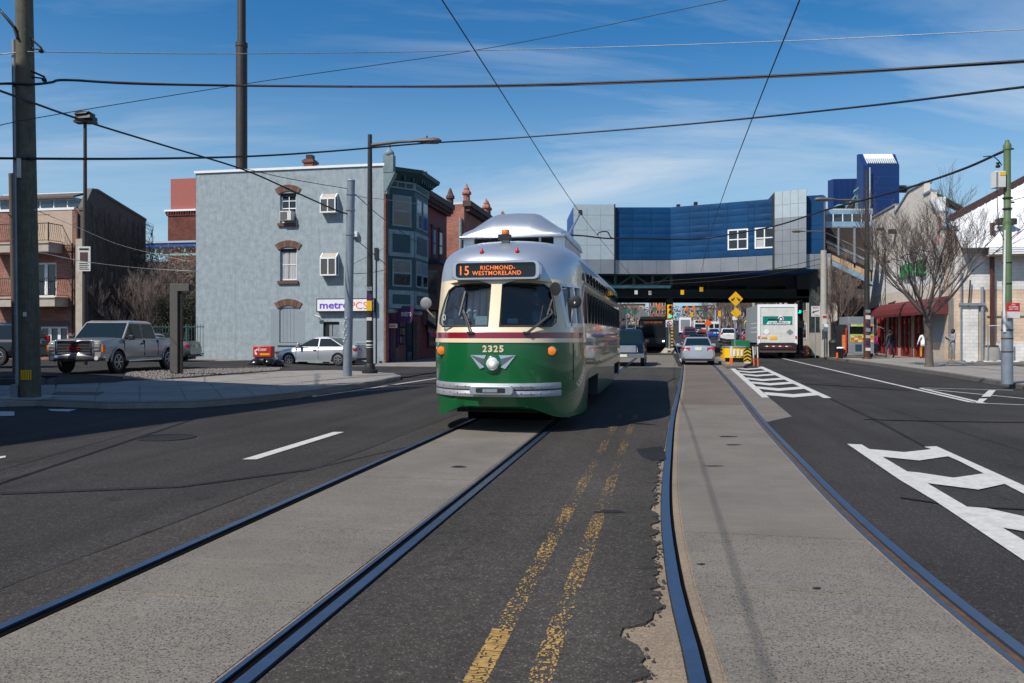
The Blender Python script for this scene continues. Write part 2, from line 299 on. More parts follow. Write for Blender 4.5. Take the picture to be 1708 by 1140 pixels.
def kids(o): return KIDS.get(o.name) or [c for c in bpy.data.objects if c.parent == o]
KIDS = {}
def copy_tree(o, parent=None, index=None):
    if index is None:
        index = {}
        for c in bpy.data.objects:
            if c.parent: index.setdefault(c.parent.name, []).append(c)
    c = o.copy(); COL.objects.link(c); c.parent = parent
    for ch in index.get(o.name, []): copy_tree(ch, c, index)
    return c
FONT_CACHE = {}
def text_mesh(s, w, h, d=.01, bold=0.0, spacing=1.0, align_left=False):
    cu = bpy.data.curves.new('lettering', 'FONT'); cu.body = s; cu.size = 1; cu.resolution_u = 3; cu.extrude = .02; cu.offset = bold; cu.space_character = spacing
    ob = bpy.data.objects.new('tmp', cu); me = bpy.data.meshes.new_from_object(ob)
    bpy.data.objects.remove(ob); 
    xs = [v.co.x for v in me.vertices]; ys = [v.co.y for v in me.vertices]
    x0, x1, y0, y1 = min(xs), max(xs), min(ys), max(ys)
    for v in me.vertices:
        x, y, z = v.co
        v.co = ((x-x0)/(x1-x0)*w-w/2, -d*(z/.02)*.5-d*.5, (y-y0)/(y1-y0)*h-h/2)
    bm = bmesh.new(); bm.from_mesh(me); bmesh.ops.recalc_face_normals(bm, faces=bm.faces); bm.to_mesh(me); bm.free()
    return me
def text(s, w, h, mat, parent, loc, rz=0, d=.01, bold=0., rx=0, name='lettering', spacing=1.):
    me = text_mesh(s, w, h, d, bold, spacing); me.materials.clear(); me.materials.append(MATS[mat])
    o = bpy.data.objects.new(name, me); COL.objects.link(o); o.parent = parent; o.location = loc; o.rotation_euler = (rx, 0, rz); return o
def wall_mb(mb, x0, x1, z0, z1, holes, y=0., depth=.2, back=None, mi=0):
    """front wall on plane y facing -y with rectangular openings and their reveals"""
    xs = sorted({x0, x1, *[h[0] for h in holes], *[h[1] for h in holes]}); zs = sorted({z0, z1, *[h[2] for h in holes], *[h[3] for h in holes]})
    xs = [x for x in xs if x0 <= x <= x1]; zs = [z for z in zs if z0 <= z <= z1]
    for i in range(len(xs)-1):
        for j in range(len(zs)-1):
            cx, cz = (xs[i]+xs[i+1])/2, (zs[j]+zs[j+1])/2
            if any(h[0] < cx < h[1] and h[2] < cz < h[3] for h in holes): continue
            mb.add([(xs[i],y,zs[j]),(xs[i+1],y,zs[j]),(xs[i+1],y,zs[j+1]),(xs[i],y,zs[j+1])], [(0,1,2,3)], mi)
    for a, b, c, d in [h[:4] for h in holes]:
        e = y+depth
        mb.add([(a,y,c),(b,y,c),(b,y,d),(a,y,d),(a,e,c),(b,e,c),(b,e,d),(a,e,d)], [(0,4,5,1),(1,5,6,2),(2,6,7,3),(3,7,4,0),(4,7,6,5)], mi)
def window(parent, x0, x1, z0, z1, y, frame='white', pane='glass', fw=.06, cols=1, rows=2, mats=None, name='window', d=.06, curtain=False):
    mb = MB(); mb.box(x0, x0+fw, y, y+d, z0, z1).box(x1-fw, x1, y, y+d, z0, z1).box(x0+fw, x1-fw, y, y+d, z0, z0+fw).box(x0+fw, x1-fw, y, y+d, z1-fw, z1)
    for i in range(1, cols): xc = x0+(x1-x0)*i/cols; mb.box(xc-fw*.35, xc+fw*.35, y+.003, y+d-.003, z0+fw, z1-fw)
    for j in range(1, rows): zc = z0+(z1-z0)*j/rows; mb.box(x0+fw, x1-fw, y+.006, y+d-.006, zc-fw*.4, zc+fw*.4)
    w = mb.build(name, frame, parent)
    for j in range(rows):
        pm = pane if isinstance(pane, str) else pane[j % len(pane)]
        MB().box(x0+fw*.8, x1-fw*.8, y+d*.45, y+d*.6, z0+fw*.8+(z1-z0)*j/rows*.98, z0+(z1-z0)*(j+1)/rows-fw*.8).build('pane', pm, w)
    return w
def wire(name, pts, r, label, mat='black', group=None, n=5, sub=6, cat='wire'):
    pts = [Vector(p) for p in pts]; out_ = []
    ext = [pts[0]*2-pts[1]]+pts+[pts[-1]*2-pts[-2]]
    for i in range(1, len(ext)-2):
        a, b, c, d = ext[i-1:i+3]
        for k in range(sub):
            u = k/sub; out_.append(.5*((2*b)+(-a+c)*u+(2*a-5*b+4*c-d)*u*u+(-a+3*b-3*c+d)*u**3))
    out_.append(pts[-1])
    o = MB().tube(out_, r, n).build(name, mat, smooth=True); return tag(o, label, cat, group)
# ------------------------------------------------------------------ ground and roads
BR = [-8, 0, 10, 20, 30, 45, 60, 80, 100, 130, 180, 240, 320, 500]
def sheet(name, t0, t1, s0, s1, dz, mat, kind='structure', parent=None, fn=None):
    ss = [s0]+[b for b in BR if s0 < b < s1]+[s1]; mb = MB(); ts = [t0, t1]
    vs = [S(t, s, rise(s)+dz) for s in ss for t in ts]
    mb.add(vs, [(2*i, 2*i+1, 2*i+3, 2*i+2) for i in range(len(ss)-1)])
    o = mb.build(name, mat, parent, fix=False)
    if kind and not parent: o['kind'] = kind
    return o
# ground: one sheet to the horizon
mb = MB(); ss = [-60]+BR+[900, 2500]; ts = [-2500, -300, -60, -9, 10.5, 60, 300, 2500]
mb.add([S(t, s, rise(min(s, 500))-.03 - (.0 if s <= 500 else (s-500)*.01)) for s in ss for t in ts],
       [(i*8+j, i*8+j+1, (i+1)*8+j+1, (i+1)*8+j) for i in range(len(ss)-1) for j in range(7)])
g = mb.build('ground', 'ground', fix=False); g['kind'] = 'structure'
road = sheet('road', -9.6, 10.5, -8, 500, 0, 'asphalt_new')
sheet('road_lane_left', -9.6, -3.98, -8, 60, .004, 'asphalt_new')['kind'] = 'structure'
# side street at left
def poly(name, pts, z, mat, thick=.0, parent=None, kind='structure'):
    mb = MB()
    if thick: mb.prism([(p[0], p[1]) for p in pts], z-thick, z)
    else: mb.add([(p[0], p[1], z) for p in pts], [tuple(range(len(pts)))])
    o = mb.build(name, mat, parent)
    if not thick:
        if o.data.polygons[0].normal.z < 0: o.data.flip_normals()
    if kind and not parent: o['kind'] = kind
    return o
def lot(X, Y): return .006+.029*smooth((Y-19)/4)+.20*smooth((-X-8)/6)*smooth((Y-22.5)/5)
mb = MB(); nx, ny = 40, 46
XS = [-62+58*i/nx for i in range(nx+1)]; YS = [-6+56*j/ny for j in range(ny+1)]
# the lot follows the kerb of the road on its right side
vs = []
for Y in YS:
    xr = (-9.3+.0*Y+Y*SA)/CA
    for i in range(nx+1):
        X = -62+(xr+62)*i/nx; vs.append((X, Y, lot(X, Y)))
mb.add(vs, [(j*(nx+1)+i, j*(nx+1)+i+1, (j+1)*(nx+1)+i+1, (j+1)*(nx+1)+i) for j in range(ny) for i in range(nx)])
o = mb.build('side_street', 'asphalt_new', smooth=True, fix=False); o['kind'] = 'structure'

# --- tram tracks: concrete slabs, rails
RL = [(-4,.38),(3.5,.16),(5,.07),(7.2,.02),(10.4,.06),(15,.16),(20,.33),(26,.52),(34,.75),(42,.95),(60,1.15),(120,1.3),(300,1.3)]
def interp(tab, s):
    for (a, b), (c, d) in zip(tab, tab[1:]):
        if s <= c: u = (s-a)/(c-a); return b+(d-b)*u
    return tab[-1][1]
def tr(s):      # smooth curve through the table
    if s <= RL[0][0]: return RL[0][1]
    for i in range(len(RL)-1):
        if s <= RL[i+1][0]:
            def sl(k):
                a, b = max(k-1, 0), min(k+1, len(RL)-1); return (RL[b][1]-RL[a][1])/(RL[b][0]-RL[a][0])
            h = RL[i+1][0]-RL[i][0]; u = (s-RL[i][0])/h
            return (2*u**3-3*u*u+1)*RL[i][1]+(u**3-2*u*u+u)*h*sl(i)+(-2*u**3+3*u*u)*RL[i+1][1]+(u**3-u*u)*h*sl(i+1)
    return RL[-1][1]
def tr_old(s): return interp(RL, s)      # inner edge of the left rail head, right track
def tl(s): return -3.42
def strip(mb, f0, f1, s0, s1, z0, z1, step=1.0):
    n = max(1, int(math.ceil((s1-s0)/step))); A = []; B = []
    for i in range(n+1):
        s = s0+(s1-s0)*i/n; a = S(f0(s), s, rise(s)); b = S(f1(s), s, rise(s))
        A.append([a+Vector((0,0,z0)), b+Vector((0,0,z0)), b+Vector((0,0,z1)), a+Vector((0,0,z1))])
    mb.loft(A)
G = 1.588
for nm, base, lab in (('track_bed', tl, 'left'), ('track_bed', tr, 'right')):
    bed = bpy.data.objects.new(nm, None); COL.objects.link(bed); bed['kind'] = 'structure'
    s = -3.0; k = 0
    cuts = [-3.0, 2.62, 4.25, 5.95, 8.2, 11.0, 14.2, 18, 22, 27, 33, 40, 48, 57, 66] if base is tl else [-3.0, 3.55, 5.0, 6.35, 9.6, 13.9, 18.2, 23, 28.5, 34.5, 42, 50, 59, 68]
    for a, b in zip(cuts, cuts[1:]):
        m = MB(); strip(m, lambda q: base(q)+.125, lambda q: base(q)+G-.135, a+.010, b-.010, -.02, .020+random.uniform(-.002,.002), .8)
        mt = 'slab_rough' if b < 7.5 else ('slab_plain' if (b < 19 or base is tl or b > 43) else 'slab_brown')
        m.build('concrete_slab', mt, bed)
    m = MB(); strip(m, lambda q: base(q)+.11, lambda q: base(q)+G-.11, -3, 68, -.012, .015, 1.0); m.build('joint_fill', 'rubble', bed)
    for sd in (0, 1):
        f0 = (lambda q: base(q)-(.043 if base is tr else .03)) if sd == 0 else (lambda q: base(q)+G-.03)
        f1 = (lambda q: base(q)+.03) if sd == 0 else (lambda q: base(q)+G+.04)
        m = MB(); strip(m, f0, f1, -4, 130, -.02, .024, .5)
        rl = m.build('rail', 'rail', smooth=40)
        tag(rl, {(0,0):'leftmost steel tram rail, beside the plain asphalt lane', (0,1):'tram rail running straight under the right wheels of the green tram', (1,0):'curving blue-grey rail with a broken rubble edge on its left', (1,1):'rightmost tram rail with a rusty groove, nearest the white hatching'}[(0 if base is tl else 1, sd)], 'rail', 'grooved steel tram rails')
        g0 = (lambda q: base(q)+.03) if sd == 0 else (lambda q: base(q)+G-.085)
        g1 = (lambda q: base(q)+(.058 if base is tr else .085)) if sd == 0 else (lambda q: base(q)+G-.03)
        m = MB(); strip(m, g0, g1, -4, 130, -.03, .006, .5); m.build('groove', 'rust' if (sd and base is tr) else 'groove', rl)
        g0 = (lambda q: base(q)+(.058 if base is tr else .085)) if sd == 0 else (lambda q: base(q)+G-.115)
        g1 = (lambda q: base(q)+.11) if sd == 0 else (lambda q: base(q)+G-.085)
        m = MB(); strip(m, g0, g1, -4, 130, -.03, .020, .5); m.build('guard_lip', 'rail' if sd else ('rubble' if base is tr else 'groove'), rl, smooth=40)  # left-track lip takes the groove black, widening the painted shade
# centre asphalt strip with a broken edge beside the curving rail
rnd = random.Random(3)
edge = []
s = -3.0
while s < 40:
    if s < 3.05: w = .26
    elif s < 3.75: w = .26+.0*s
    elif s < 4.3: w = .24
    elif s < 5.3: w = .13
    elif s < 11: w = .105
    else: w = .065
    w += rnd.uniform(-.045, .045)*(1 if s < 11 else .1)
    if 3.95 < s < 4.3: w += .12*math.sin((s-3.95)/.35*math.pi)
    if 2.9 < s < 3.4: w += .08
    edge.append((s, max(w, .06))); s += rnd.uniform(.03, .10) if s < 12 else 1.0
mb = MB(); n = len(edge)
top = [S(-1.765, q, .020) for q, w in edge]; rt = [S(tr(q)-w, q, .020) for q, w in edge]; rb = [S(tr(q)-w+.012, q, -.01) for q, w in edge]
mb.add(top+rt+rb, [(i, n+i, n+i+1, i+1) for i in range(n-1)]+[(n+i, 2*n+i, 2*n+i+1, n+i+1) for i in range(n-1)])
o = mb.build('centre_asphalt', 'asphalt_old', fix=False); o['kind'] = 'structure'
m = MB(); strip(m, lambda q: tr(q)-.5, lambda q: tr(q)-.05, -4, 40, -.02, .006, .5); m.build('rail_fill', 'rubble')['kind'] = 'structure'
m = MB(); rb2 = random.Random(8)   # crumbs of broken asphalt
for i in range(420):
    q = rb2.uniform(2.2, 11); w = interp(edge, q); t0 = tr(q)-w+rb2.uniform(-.01, .05); c = S(t0, q, .008); h = rb2.uniform(.003, .012)
    m.hexa([c+Vector((math.cos(a)*h*rb2.uniform(.7,1.4), math.sin(a)*h*rb2.uniform(.7,1.4), 0)) for a in (0,1.3,2.6,3.9,5.2)], [c+Vector((math.cos(a)*h*.5, math.sin(a)*h*.5, h*.9)) for a in (0,1.3,2.6,3.9,5.2)])
tag(m.build('asphalt_crumbs', 'asphalt_old'), 'loose crumbs of broken asphalt along the curving rail', 'rubble', kind='stuff')
m = MB(); strip(m, lambda q: tl(q)-.52-.02*math.sin(q*1.7), lambda q: tl(q)-.055, -4, 60, -.02, .010, .4); m.build('old_asphalt_margin', 'asphalt_old')['kind'] = 'structure'
m = MB(); strip(m, lambda q: tr(q)+G+.056, lambda q: tr(q)+G+(.62 if q > 15 else .12), 14.9, 60, -.02, .010, 1); m.build('concrete_margin', 'slab_plain')['kind'] = 'structure'
sheet('far_crossing', -1.75, .7, 37, 62, .012, 'slab_plain')
poly('asphalt_patch', [P(1060,752,0), P(1105,748,0), P(1112,770,0), P(1090,772,0), P(1070,765,0)], .025, 'asphalt_dark')

# --- road paint
def pp(px, py, z=.014): q = P(px, py, 0); return (q.x, q.y)
def paint(pts, z=.012, mat='white_paint', name='lane_marking'):
    mb = MB(); mb.add([(*pp(*p), z) for p in pts], [tuple(range(len(pts)))])
    o = mb.build(name, mat, road, fix=False)
    if o.data.polygons[0].normal.z < 0: o.data.flip_normals()
    return o
def pline(a, b, w, z=.012, mat='white_paint', name='lane_marking', ext=0):
    A = P(*a, 0); B = P(*b, 0); d = (B-A).normalized(); n = Vector((-d.y, d.x, 0))*w/2
    mb = MB(); mb.add([v+Vector((0,0,z)) for v in (A-n, B-n, B+n, A+n)], [(0,1,2,3)])
    o = mb.build(name, mat, road, fix=False)
    if o.data.polygons[0].normal.z < 0: o.data.flip_normals()
    return o
paint([(404,768),(428,768),(574,722),(556,722)], .012)
# near chevrons (right)
paint([(1413,742),(1437,743),(1708,904),(1900,1040),(1900,1140),(1708,938),(1560,838),(1500,802)], .012, name='hatch_marking')
paint([(1541,747),(1562,746),(1708,812),(1900,905),(1900,925),(1708,826),(1600,771),(1554,751)], .0125, name='hatch_marking')
paint([(1437,750),(1465,752),(1508,756),(1554,751),(1582,763),(1533,770),(1463,763)], .013, name='hatch_marking')
paint([(1495,787),(1530,790),(1590,799),(1640,792),(1682,808),(1632,819),(1530,806)], .013, name='hatch_marking')
paint([(1590,846),(1645,850),(1708,864),(1790,876),(1860,860),(1900,880),(1830,905),(1708,889),(1654,880)], .013, name='hatch_marking')
# far ladder
paint([(1214,612),(1222,612),(1283,664),(1271,664)], .012, name='hatch_marking')
paint([(1262,612),(1272,612),(1387,665),(1374,665)], .012, name='hatch_marking')
for a, m_, b, y, h in [(1222,1245,1276,614.5,1.6),(1228,1252,1284,619.5,2),(1235,1262,1297,625,2.4),(1243,1272,1312,632,3),(1252,1284,1325,639,3.4),(1262,1298,1342,647.5,4),(1274,1323,1366,657.5,5)]:
    paint([(a,y-h/2),(m_,y+1.2),(b,y-h/2),(b+2,y+h/2),(m_,y+h+1.5),(a+4,y+h/2)], .013, name='hatch_marking')
# right edge line and gore
pline((1286,594), (1620,672), .13); pline((1535,648.5), (1640,673.5), .13, .013)
pline((1535,648), (1690,652), .10, .0135); pline((1545,650), (1730,668), .10, .0138); pline((1620,673), (1760,679), .10, .0142)
paint([(1649,652),(1661,652),(1652,663),(1637,663)], .015); paint([(1634,666),(1647,666),(1638,673),(1628,673)], .015)
# left
pline((528,662), (740,630), .12); pline((410,664), (480,663), .08, .013); paint([(528,650),(536,649),(527,663),(520,663)], .013)
pline((470,661), (690,648), .06, .0142)
for q in ([(62,676),(184,676),(150,681),(75,679)], [(80,684),(128,684),(115,688),(85,687)], [(-60,676),(8,675),(8,680),(-60,682)], [(-60,688),(24,688),(24,695),(-60,697)]):
    paint(q, .016, name='crosswalk_bar')
paint([(-40,768),(10,762),(9,765),(-30,772)], .013)
for q in ([(0,823),(300,812),(520,783),(700,742),(700,743.5),(520,785.5),(300,815),(0,827)],[(1387,665),(1470,704),(1545,746),(1542,746.5),(1465,705),(1383,665.5)],[(1440,700),(1560,703),(1708,705),(1708,706),(1560,704),(1440,701)],[(1330,640),(1420,645),(1520,652),(1520,652.6),(1420,645.8),(1330,640.8)],[(420,905),(520,900),(640,880),(641,882),(520,902),(420,907)],[(1500,830),(1600,845),(1708,850),(1708,852),(1600,847),(1500,832)]): paint(q, .0115, 'asphalt_dark', 'tar_seam_wire_shadow')  # tar seams, plus a wire's shadow painted across the right lane
# worn double yellow line, broken flakes
M_y = MATS.get('yellow_paint') or M('yellow_paint', (.36, .22, .065), .85, var=.3, scale=20)
rnd = random.Random(11)
for t0, nm in ((-.875, 'a'), (-.595, 'b')):
    mb = MB(); s = 2.4
    while s < 15.5:
        wear = ((.90 if (s < 4.05 and t0 < -.8) else .27+.16*math.sin(s*5+t0*9)) if s < 7.4 else (.15+.12*math.sin(s*4) if s < 9.3 else .10+.1*math.sin(s*3)))
        if t0 < -.8 and 4.05 < s < 5.2: wear = .24
        if 7.0 < s < 7.6: wear *= .3
        L_ = rnd.uniform(.009, .026); cells = 14; w = .105/cells
        on = [rnd.random() < wear*(1.0+.25*math.sin(s*9+j)) for j in range(cells)]
        j = 0
        while j < cells:
            if on[j]:
                k = j
                while k < cells and on[k]: k += 1
                a, b = t0+j*w, t0+k*w; jt = lambda: rnd.uniform(-.005, .005)
                mb.add([S(a+jt(), s+jt(), .0225), S(b+jt(), s+jt(), .0225), S(b+jt(), s+L_*.86+jt(), .0225), S(a+jt(), s+L_*.86+jt(), .0225)], [(0,1,2,3)])
                j = k
            j += 1
        s += L_
    mb.build('yellow_line', 'yellow_paint', road, fix=False)
# yellow dashes far
for s0 in range(84, 150, 8):
    for dt in (-.15, .15):
        mb = MB(); mb.add([S(t, s, rise(s)+.02) for t, s in ((-.75+dt, s0), (-.6+dt, s0), (-.6+dt, s0+4.5), (-.75+dt, s0+4.5))], [(0,1,2,3)]); mb.build('yellow_line', 'yellow_paint', road, fix=False)
# manhole at left
mh = MB(); c = P(278, 731, 0); mh.lathe([(.0,.005),(.42,.005),(.42,.014),(.36,.014),(.36,.008),(0,.008)][::-1], (c.x, c.y, 0), 28)
mo = mh.build('manhole_cover', 'asphalt_dark', smooth=30); tag(mo, 'round manhole in the plain asphalt left of the tracks', 'manhole cover')

# --- left foreground pavement
edge_px = [(-320,672),(-60,671),(60,668),(180,672.5),(320,671),(420,664),(500,655.5),(580,644),(640,634),(668,628)]
E = [P(x, y, .13) for x, y in edge_px]
back = [P(668,626,.13), P(655,622,.13), P(560,617,.13), P(470,618,.15), P(330,628,.15), P(210,634,.15), P(120,647,.15), P(-60,640,.15), P(-320,640,.15)]
pave = bpy.data.objects.new('left_pavement', None); COL.objects.link(pave); pave['kind'] = 'structure'
rg = E+back
poly('paving_base', [(p.x, p.y) for p in rg], .118, 'flag', .13, parent=pave, kind=None)
# flags clipped: quads between edge and back lines
def at(pts, u):
    n = len(pts)-1; i = min(int(u*n), n-1); return pts[i].lerp(pts[i+1], u*n-i)
Eb = [P(x, y, .13) for x, y in [(-320,669),(-60,668.5),(60,665.5),(180,670),(320,668.5),(420,661.5),(500,653.5),(580,642),(640,632.5),(660,627.6)]]
Bb = [P(-320,641,.15), P(-60,641.5,.15), P(60,642,.15), P(190,637.5,.15), P(300,632,.15), P(380,626.5,.15), P(470,620,.15), P(530,618.6,.13), P(600,620.6,.13), P(655,624.5,.13)]
NU, NV = 16, 3
for i in range(NU):
    for j in range(NV):
        q = []
        for a, b in ((i+.012, j+.02), (i+.988, j+.02), (i+.988, j+.98), (i+.012, j+.98)):
            v = at(Eb, a/NU).lerp(at(Bb, a/NU), b/NV); q.append((v.x, v.y))
        MB().prism(q, .10, .13+rnd.uniform(-.003, .004)).build('paving_flag', 'flag', pave)
# kerb stones
def kerb(parent, pts, z0, z1, w, L_=2.4, mat='kerb', inward=1):
    tot = sum((b-a).length for a, b in zip(pts, pts[1:])); n = int(tot/L_)+1
    def pos(d):
        for a, b in zip(pts, pts[1:]):
            l = (b-a).length
            if d <= l: return a.lerp(b, d/l), (b-a).normalized()
            d -= l
        return pts[-1].copy(), (pts[-1]-pts[-2]).normalized()
    for i in range(n):
        m = MB(); rings = []
        for k in range(4):
            p, dr = pos(tot*(i+.006+(k/3)*.988)/n); nn = Vector((-dr.y, dr.x, 0))*inward
            a = Vector((p.x, p.y, 0)); rz_ = rise(p.x*SA+p.y*CA)
            rings.append([a+Vector((0,0,z0+rz_)), a+nn*w+Vector((0,0,z0+rz_)), a+nn*w+Vector((0,0,z1+rz_)), a+nn*.02+Vector((0,0,z1+rz_)), a+nn*.003+Vector((0,0,z1-.02+rz_))])
        m.loft(rings); m.build('kerbstone', mat, parent)
kerb(pave, E[2:], -.02, .136, .16, 1.6)
# ramp patch of red tiles at the crossing, concrete collar at the pole
poly('tactile_tile', [pp(85,668), pp(165,668.6), pp(175,663), pp(95,663)], .139, 'brown_trim', .01, parent=pave, kind=None)
poly('pole_collar', [(P(-10,665,.14).x,P(-10,665,.14).y),(P(62,667,.14).x,P(62,667,.14).y),(P(98,660,.14).x,P(98,660,.14).y),(P(20,658,.14).x,P(20,658,.14).y)], .146, 'post_concrete', .02, parent=pave, kind=None)
# low kerb island left edge
m = MB(); A = [P(-120,632,.3), P(60,632,.3), P(92,638,.15), P(80,641,.12), P(-120,643,.12)]
m.prism([(p.x,p.y) for p in A], .1, .32); tag(m.build('kerb_island', 'kerb', bevel=.03), 'low concrete kerb island behind the wooden utility pole', 'kerb')
# gravel bed
gb = [P(205,630,.2), P(215,622,.24), P(330,614,.28), P(470,612.5,.15), P(465,617,.12), P(400,621,.15), P(330,627.5,.15), P(270,632,.15)]
cxg = sum(p.x for p in gb)/8; cyg = sum(p.y for p in gb)/8
m = MB(); m.hexa([(p.x,p.y,.08) for p in gb], [(p.x,p.y,lot(p.x,p.y)+.03) for p in gb]); gbed = m.build('gravel_bed', 'pebble'); gbed['kind'] = 'structure'
m = MB(); rg2 = random.Random(5)
def inside(x, y, pts):
    c = False; j = len(pts)-1
    for i in range(len(pts)):
        if (pts[i].y > y) != (pts[j].y > y) and x < (pts[j].x-pts[i].x)*(y-pts[i].y)/(pts[j].y-pts[i].y)+pts[i].x: c = not c
        j = i
    return c
xs = [p.x for p in gb]; ys = [p.y for p in gb]; cnt = 0
while cnt < 2600:
    x, y = rg2.uniform(min(xs), max(xs)), rg2.uniform(min(ys), max(ys))
    if not inside(x, y, gb): continue
    cnt += 1; h = rg2.uniform(.02, .05); z = lot(x, y)+.025; a0 = rg2.uniform(0, 6)
    m.hexa([(x+math.cos(a0+a)*h*rg2.uniform(.7,1.2), y+math.sin(a0+a)*h*rg2.uniform(.7,1.2), z) for a in (0,1.57,3.14,4.7)], [(x+math.cos(a0+a)*h*.5, y+math.sin(a0+a)*h*.5, z+h*.8) for a in (0,1.57,3.14,4.7)])
tag(m.build('gravel', 'pebble'), 'pale gravel filling the bed at the steel angle post', 'gravel', kind='stuff')
# strip of pavement before the grey house
m = MB()
pv = bpy.data.objects.new('house_pavement', None); COL.objects.link(pv); pv['kind'] = 'structure'
for i in range(12):
    t0 = -25+i*1.35
    if t0 > -10.7: break
    MB().hexa([S(t0+.01,37.2,-.02),S(t0+1.34,37.2,-.02),S(t0+1.34,39.2,-.02),S(t0+.01,39.2,-.02)], [S(t0+.01,37.2,.06+.18*smooth((-t0-17)/7)),S(t0+1.34,37.2,.06+.18*smooth((-t0-18.35)/7)),S(t0+1.34,39.2,.10+.18*smooth((-t0-18.35)/7)),S(t0+.01,39.2,.10+.18*smooth((-t0-17)/7))]).build('paving_flag', 'flag', pv)
for i in range(30):
    s0 = 38.0+i*1.6
    MB().hexa([S(-14.2,s0,-.03),S(-9.4,s0,-.03),S(-9.4,s0+1.585,-.03),S(-14.2,s0+1.585,-.03)], [S(-14.2,s0,.13+rise(s0)),S(-9.4,s0,.12+rise(s0)),S(-9.4,s0+1.585,.12+rise(s0+1.6)),S(-14.2,s0+1.585,.13+rise(s0+1.6))]).build('paving_flag', 'flag', pv)
kerb(pv, [S(-9.28, 38), S(-9.28, 60), S(-9.28, 86)], -.02, .128, .14, 2.4)

# --- right pavement
rp = bpy.data.objects.new('right_pavement', None); COL.objects.link(rp); rp['kind'] = 'structure'
RK = [(2,8.2),(14,8.8),(21,9.6),(26,10.15),(32,10.5),(42,10.75),(56,10.5),(86,10.5)]
def tk(s): return interp(RK, s)
s = 2.0
while s < 84:
    cols = 3 if s < 44 else 3
    for c in range(4):
        a = lambda q, c=c: tk(q)+.16+(16.0-tk(q)-.16)*(c/4)
        if c/4 >= 1: break
        m = MB(); f0 = lambda q: tk(q)+.16+(15.95-tk(q)-.16)*c/4+.008; f1 = lambda q: tk(q)+.16+(15.95-tk(q)-.16)*(c+1)/4-.008
        strip(m, f0, f1, s+.008, s+1.592, -.02, .14+rnd.uniform(-.003,.003), 1.6); m.build('paving_flag', 'flag', rp)
    s += 1.6
m = MB(); strip(m, lambda q: tk(q)+.1, lambda q: 16.0, 2, 84, -.03, .13, 2); m.build('paving_base', 'kerb', rp)
kerb(rp, [S(tk(q), q) for q in (2,8,14,18,21,24,26,29,32,37,42,49,56,70,84)], -.02, .146, .15, 2.2, inward=-1)
m = MB(); m.prism([(p.x,p.y) for p in (S(16.05,20),S(60,20),S(60,49.5),S(16.05,49.5))], -.02, .10); m.build('earth_strip', 'ground')['kind'] = 'structure'
# ------------------------------------------------------------------ grey corner house (local: x = t+25, y = s-39.3)
T0, S0 = -25.0, 39.3
def fx(px, py, s=S0): t, z = front(px, py, s); return t-T0, z
house = thing('corner_house', 'pale grey stuccoed three-storey corner house with green bay windows and a phone shop sign', 'house', S(T0, S0), ANG)
ROOF = 10.35; WX = 10.74
def rectpx(x0, y0, x1, y1, s=S0):
    a = fx(x0, y1, s); b = fx(x1, y0, s); return (a[0], b[0], a[1], b[1])
w1 = rectpx(467, 322, 494, 373); w2 = rectpx(467, 415, 495, 469); w3 = rectpx(466, 513, 496, 572); dr = rectpx(539, 537, 566, 596)
dr = (dr[0], dr[1], .1, dr[3])
mb = MB(); wall_mb(mb, 0, WX, -.1, ROOF, [w1, w2, w3, dr], 0, .22)
mb.box(0, WX, .3, 6.2, -.1, ROOF); mb.box(0, .02, 0, .3, -.1, ROOF).box(WX-.02, WX, 0, .3, -.1, ROOF).box(0, WX, 0, .3, ROOF-.02, ROOF)
mb.build('wall', 'stucco', house)
cp = MB(); cp.box(-.06, WX+.05, -.07, .3, ROOF, ROOF+.13); cp.build('coping', 'white', house)
for k, (x, w) in enumerate(((w1[0]-2.6, .02), (w1[1]+1.3, .018))):
    MB().box(x, x+w, -.003, .0, .1, 7.2 if k else 5.2).build('joint_line', 'stucco_patch', house)
def arch(parent, wr, sag=.18, n=7):
    x0, x1, z1 = wr[0]-.10, wr[1]+.10, wr[3]; c = (x0+x1)/2; half = (x1-x0)/2; Rr = (half*half+sag*sag)/(2*sag); cz = z1-.10-(Rr-sag)+.03
    a0 = math.asin(half/Rr)
    for i in range(n):
        a = -a0+2*a0*(i+.03)/n; b = -a0+2*a0*(i+.97)/n; q = []
        for r, an in ((Rr, a), (Rr, b), (Rr+.34, b), (Rr+.34, a)): q.append((c+math.sin(an)*r, cz+math.cos(an)*r))
        MB().prism_y(q, -.045, .05).build('arch_brick', 'brown_stone' if False else ('arch_a', 'arch_b')[i%2], parent)
    MB().prism_y([(c-half+.1, z1-.16)]+[(c+math.sin(a0*k/4)*Rr*.93, cz+math.cos(a0*k/4)*Rr) for k in (-3.4,-2,0,2,3.4)][:0]+[(c+half-.1, z1-.16), (c+half-.1, z1+.02), (c, z1+.12), (c-half+.1, z1+.02)], .10, .2).build('arch_infill', 'black', parent)
M('arch_a', (.16, .085, .055), .9, var=.25, scale=8); M('arch_b', (.12, .062, .042), .9, var=.25, scale=8)
for w in (w1, w2, w3): arch(house, w)
wa = window(house, w1[0]+.03, w1[1]-.02, w1[2]+.04, w1[3]-.04, .12, cols=2, rows=2, pane='glass')
for k in (.25, .75):
    z = w1[2]+(w1[3]-w1[2])*k; 
    MB().box(w1[0]+.08, w1[1]-.08, .128, .17, z-.02, z+.02).build('glazing_bar', 'white', wa)
wb = window(house, w2[0]+.03, w2[1]-.02, w2[2]+.04, w2[3]-.02, .12, cols=1, rows=2, pane='curtain')
for k in range(5):
    x = w2[0]+.12+k*.15; MB().prism_y([(x, w2[2]+.12), (x+.03, w2[2]+.12), (x+.045, w2[3]-.1), (x+.02, w2[3]-.1)], .135, .142).build('curtain_fold', 'black' if k == 2 else 'off_white', wb)
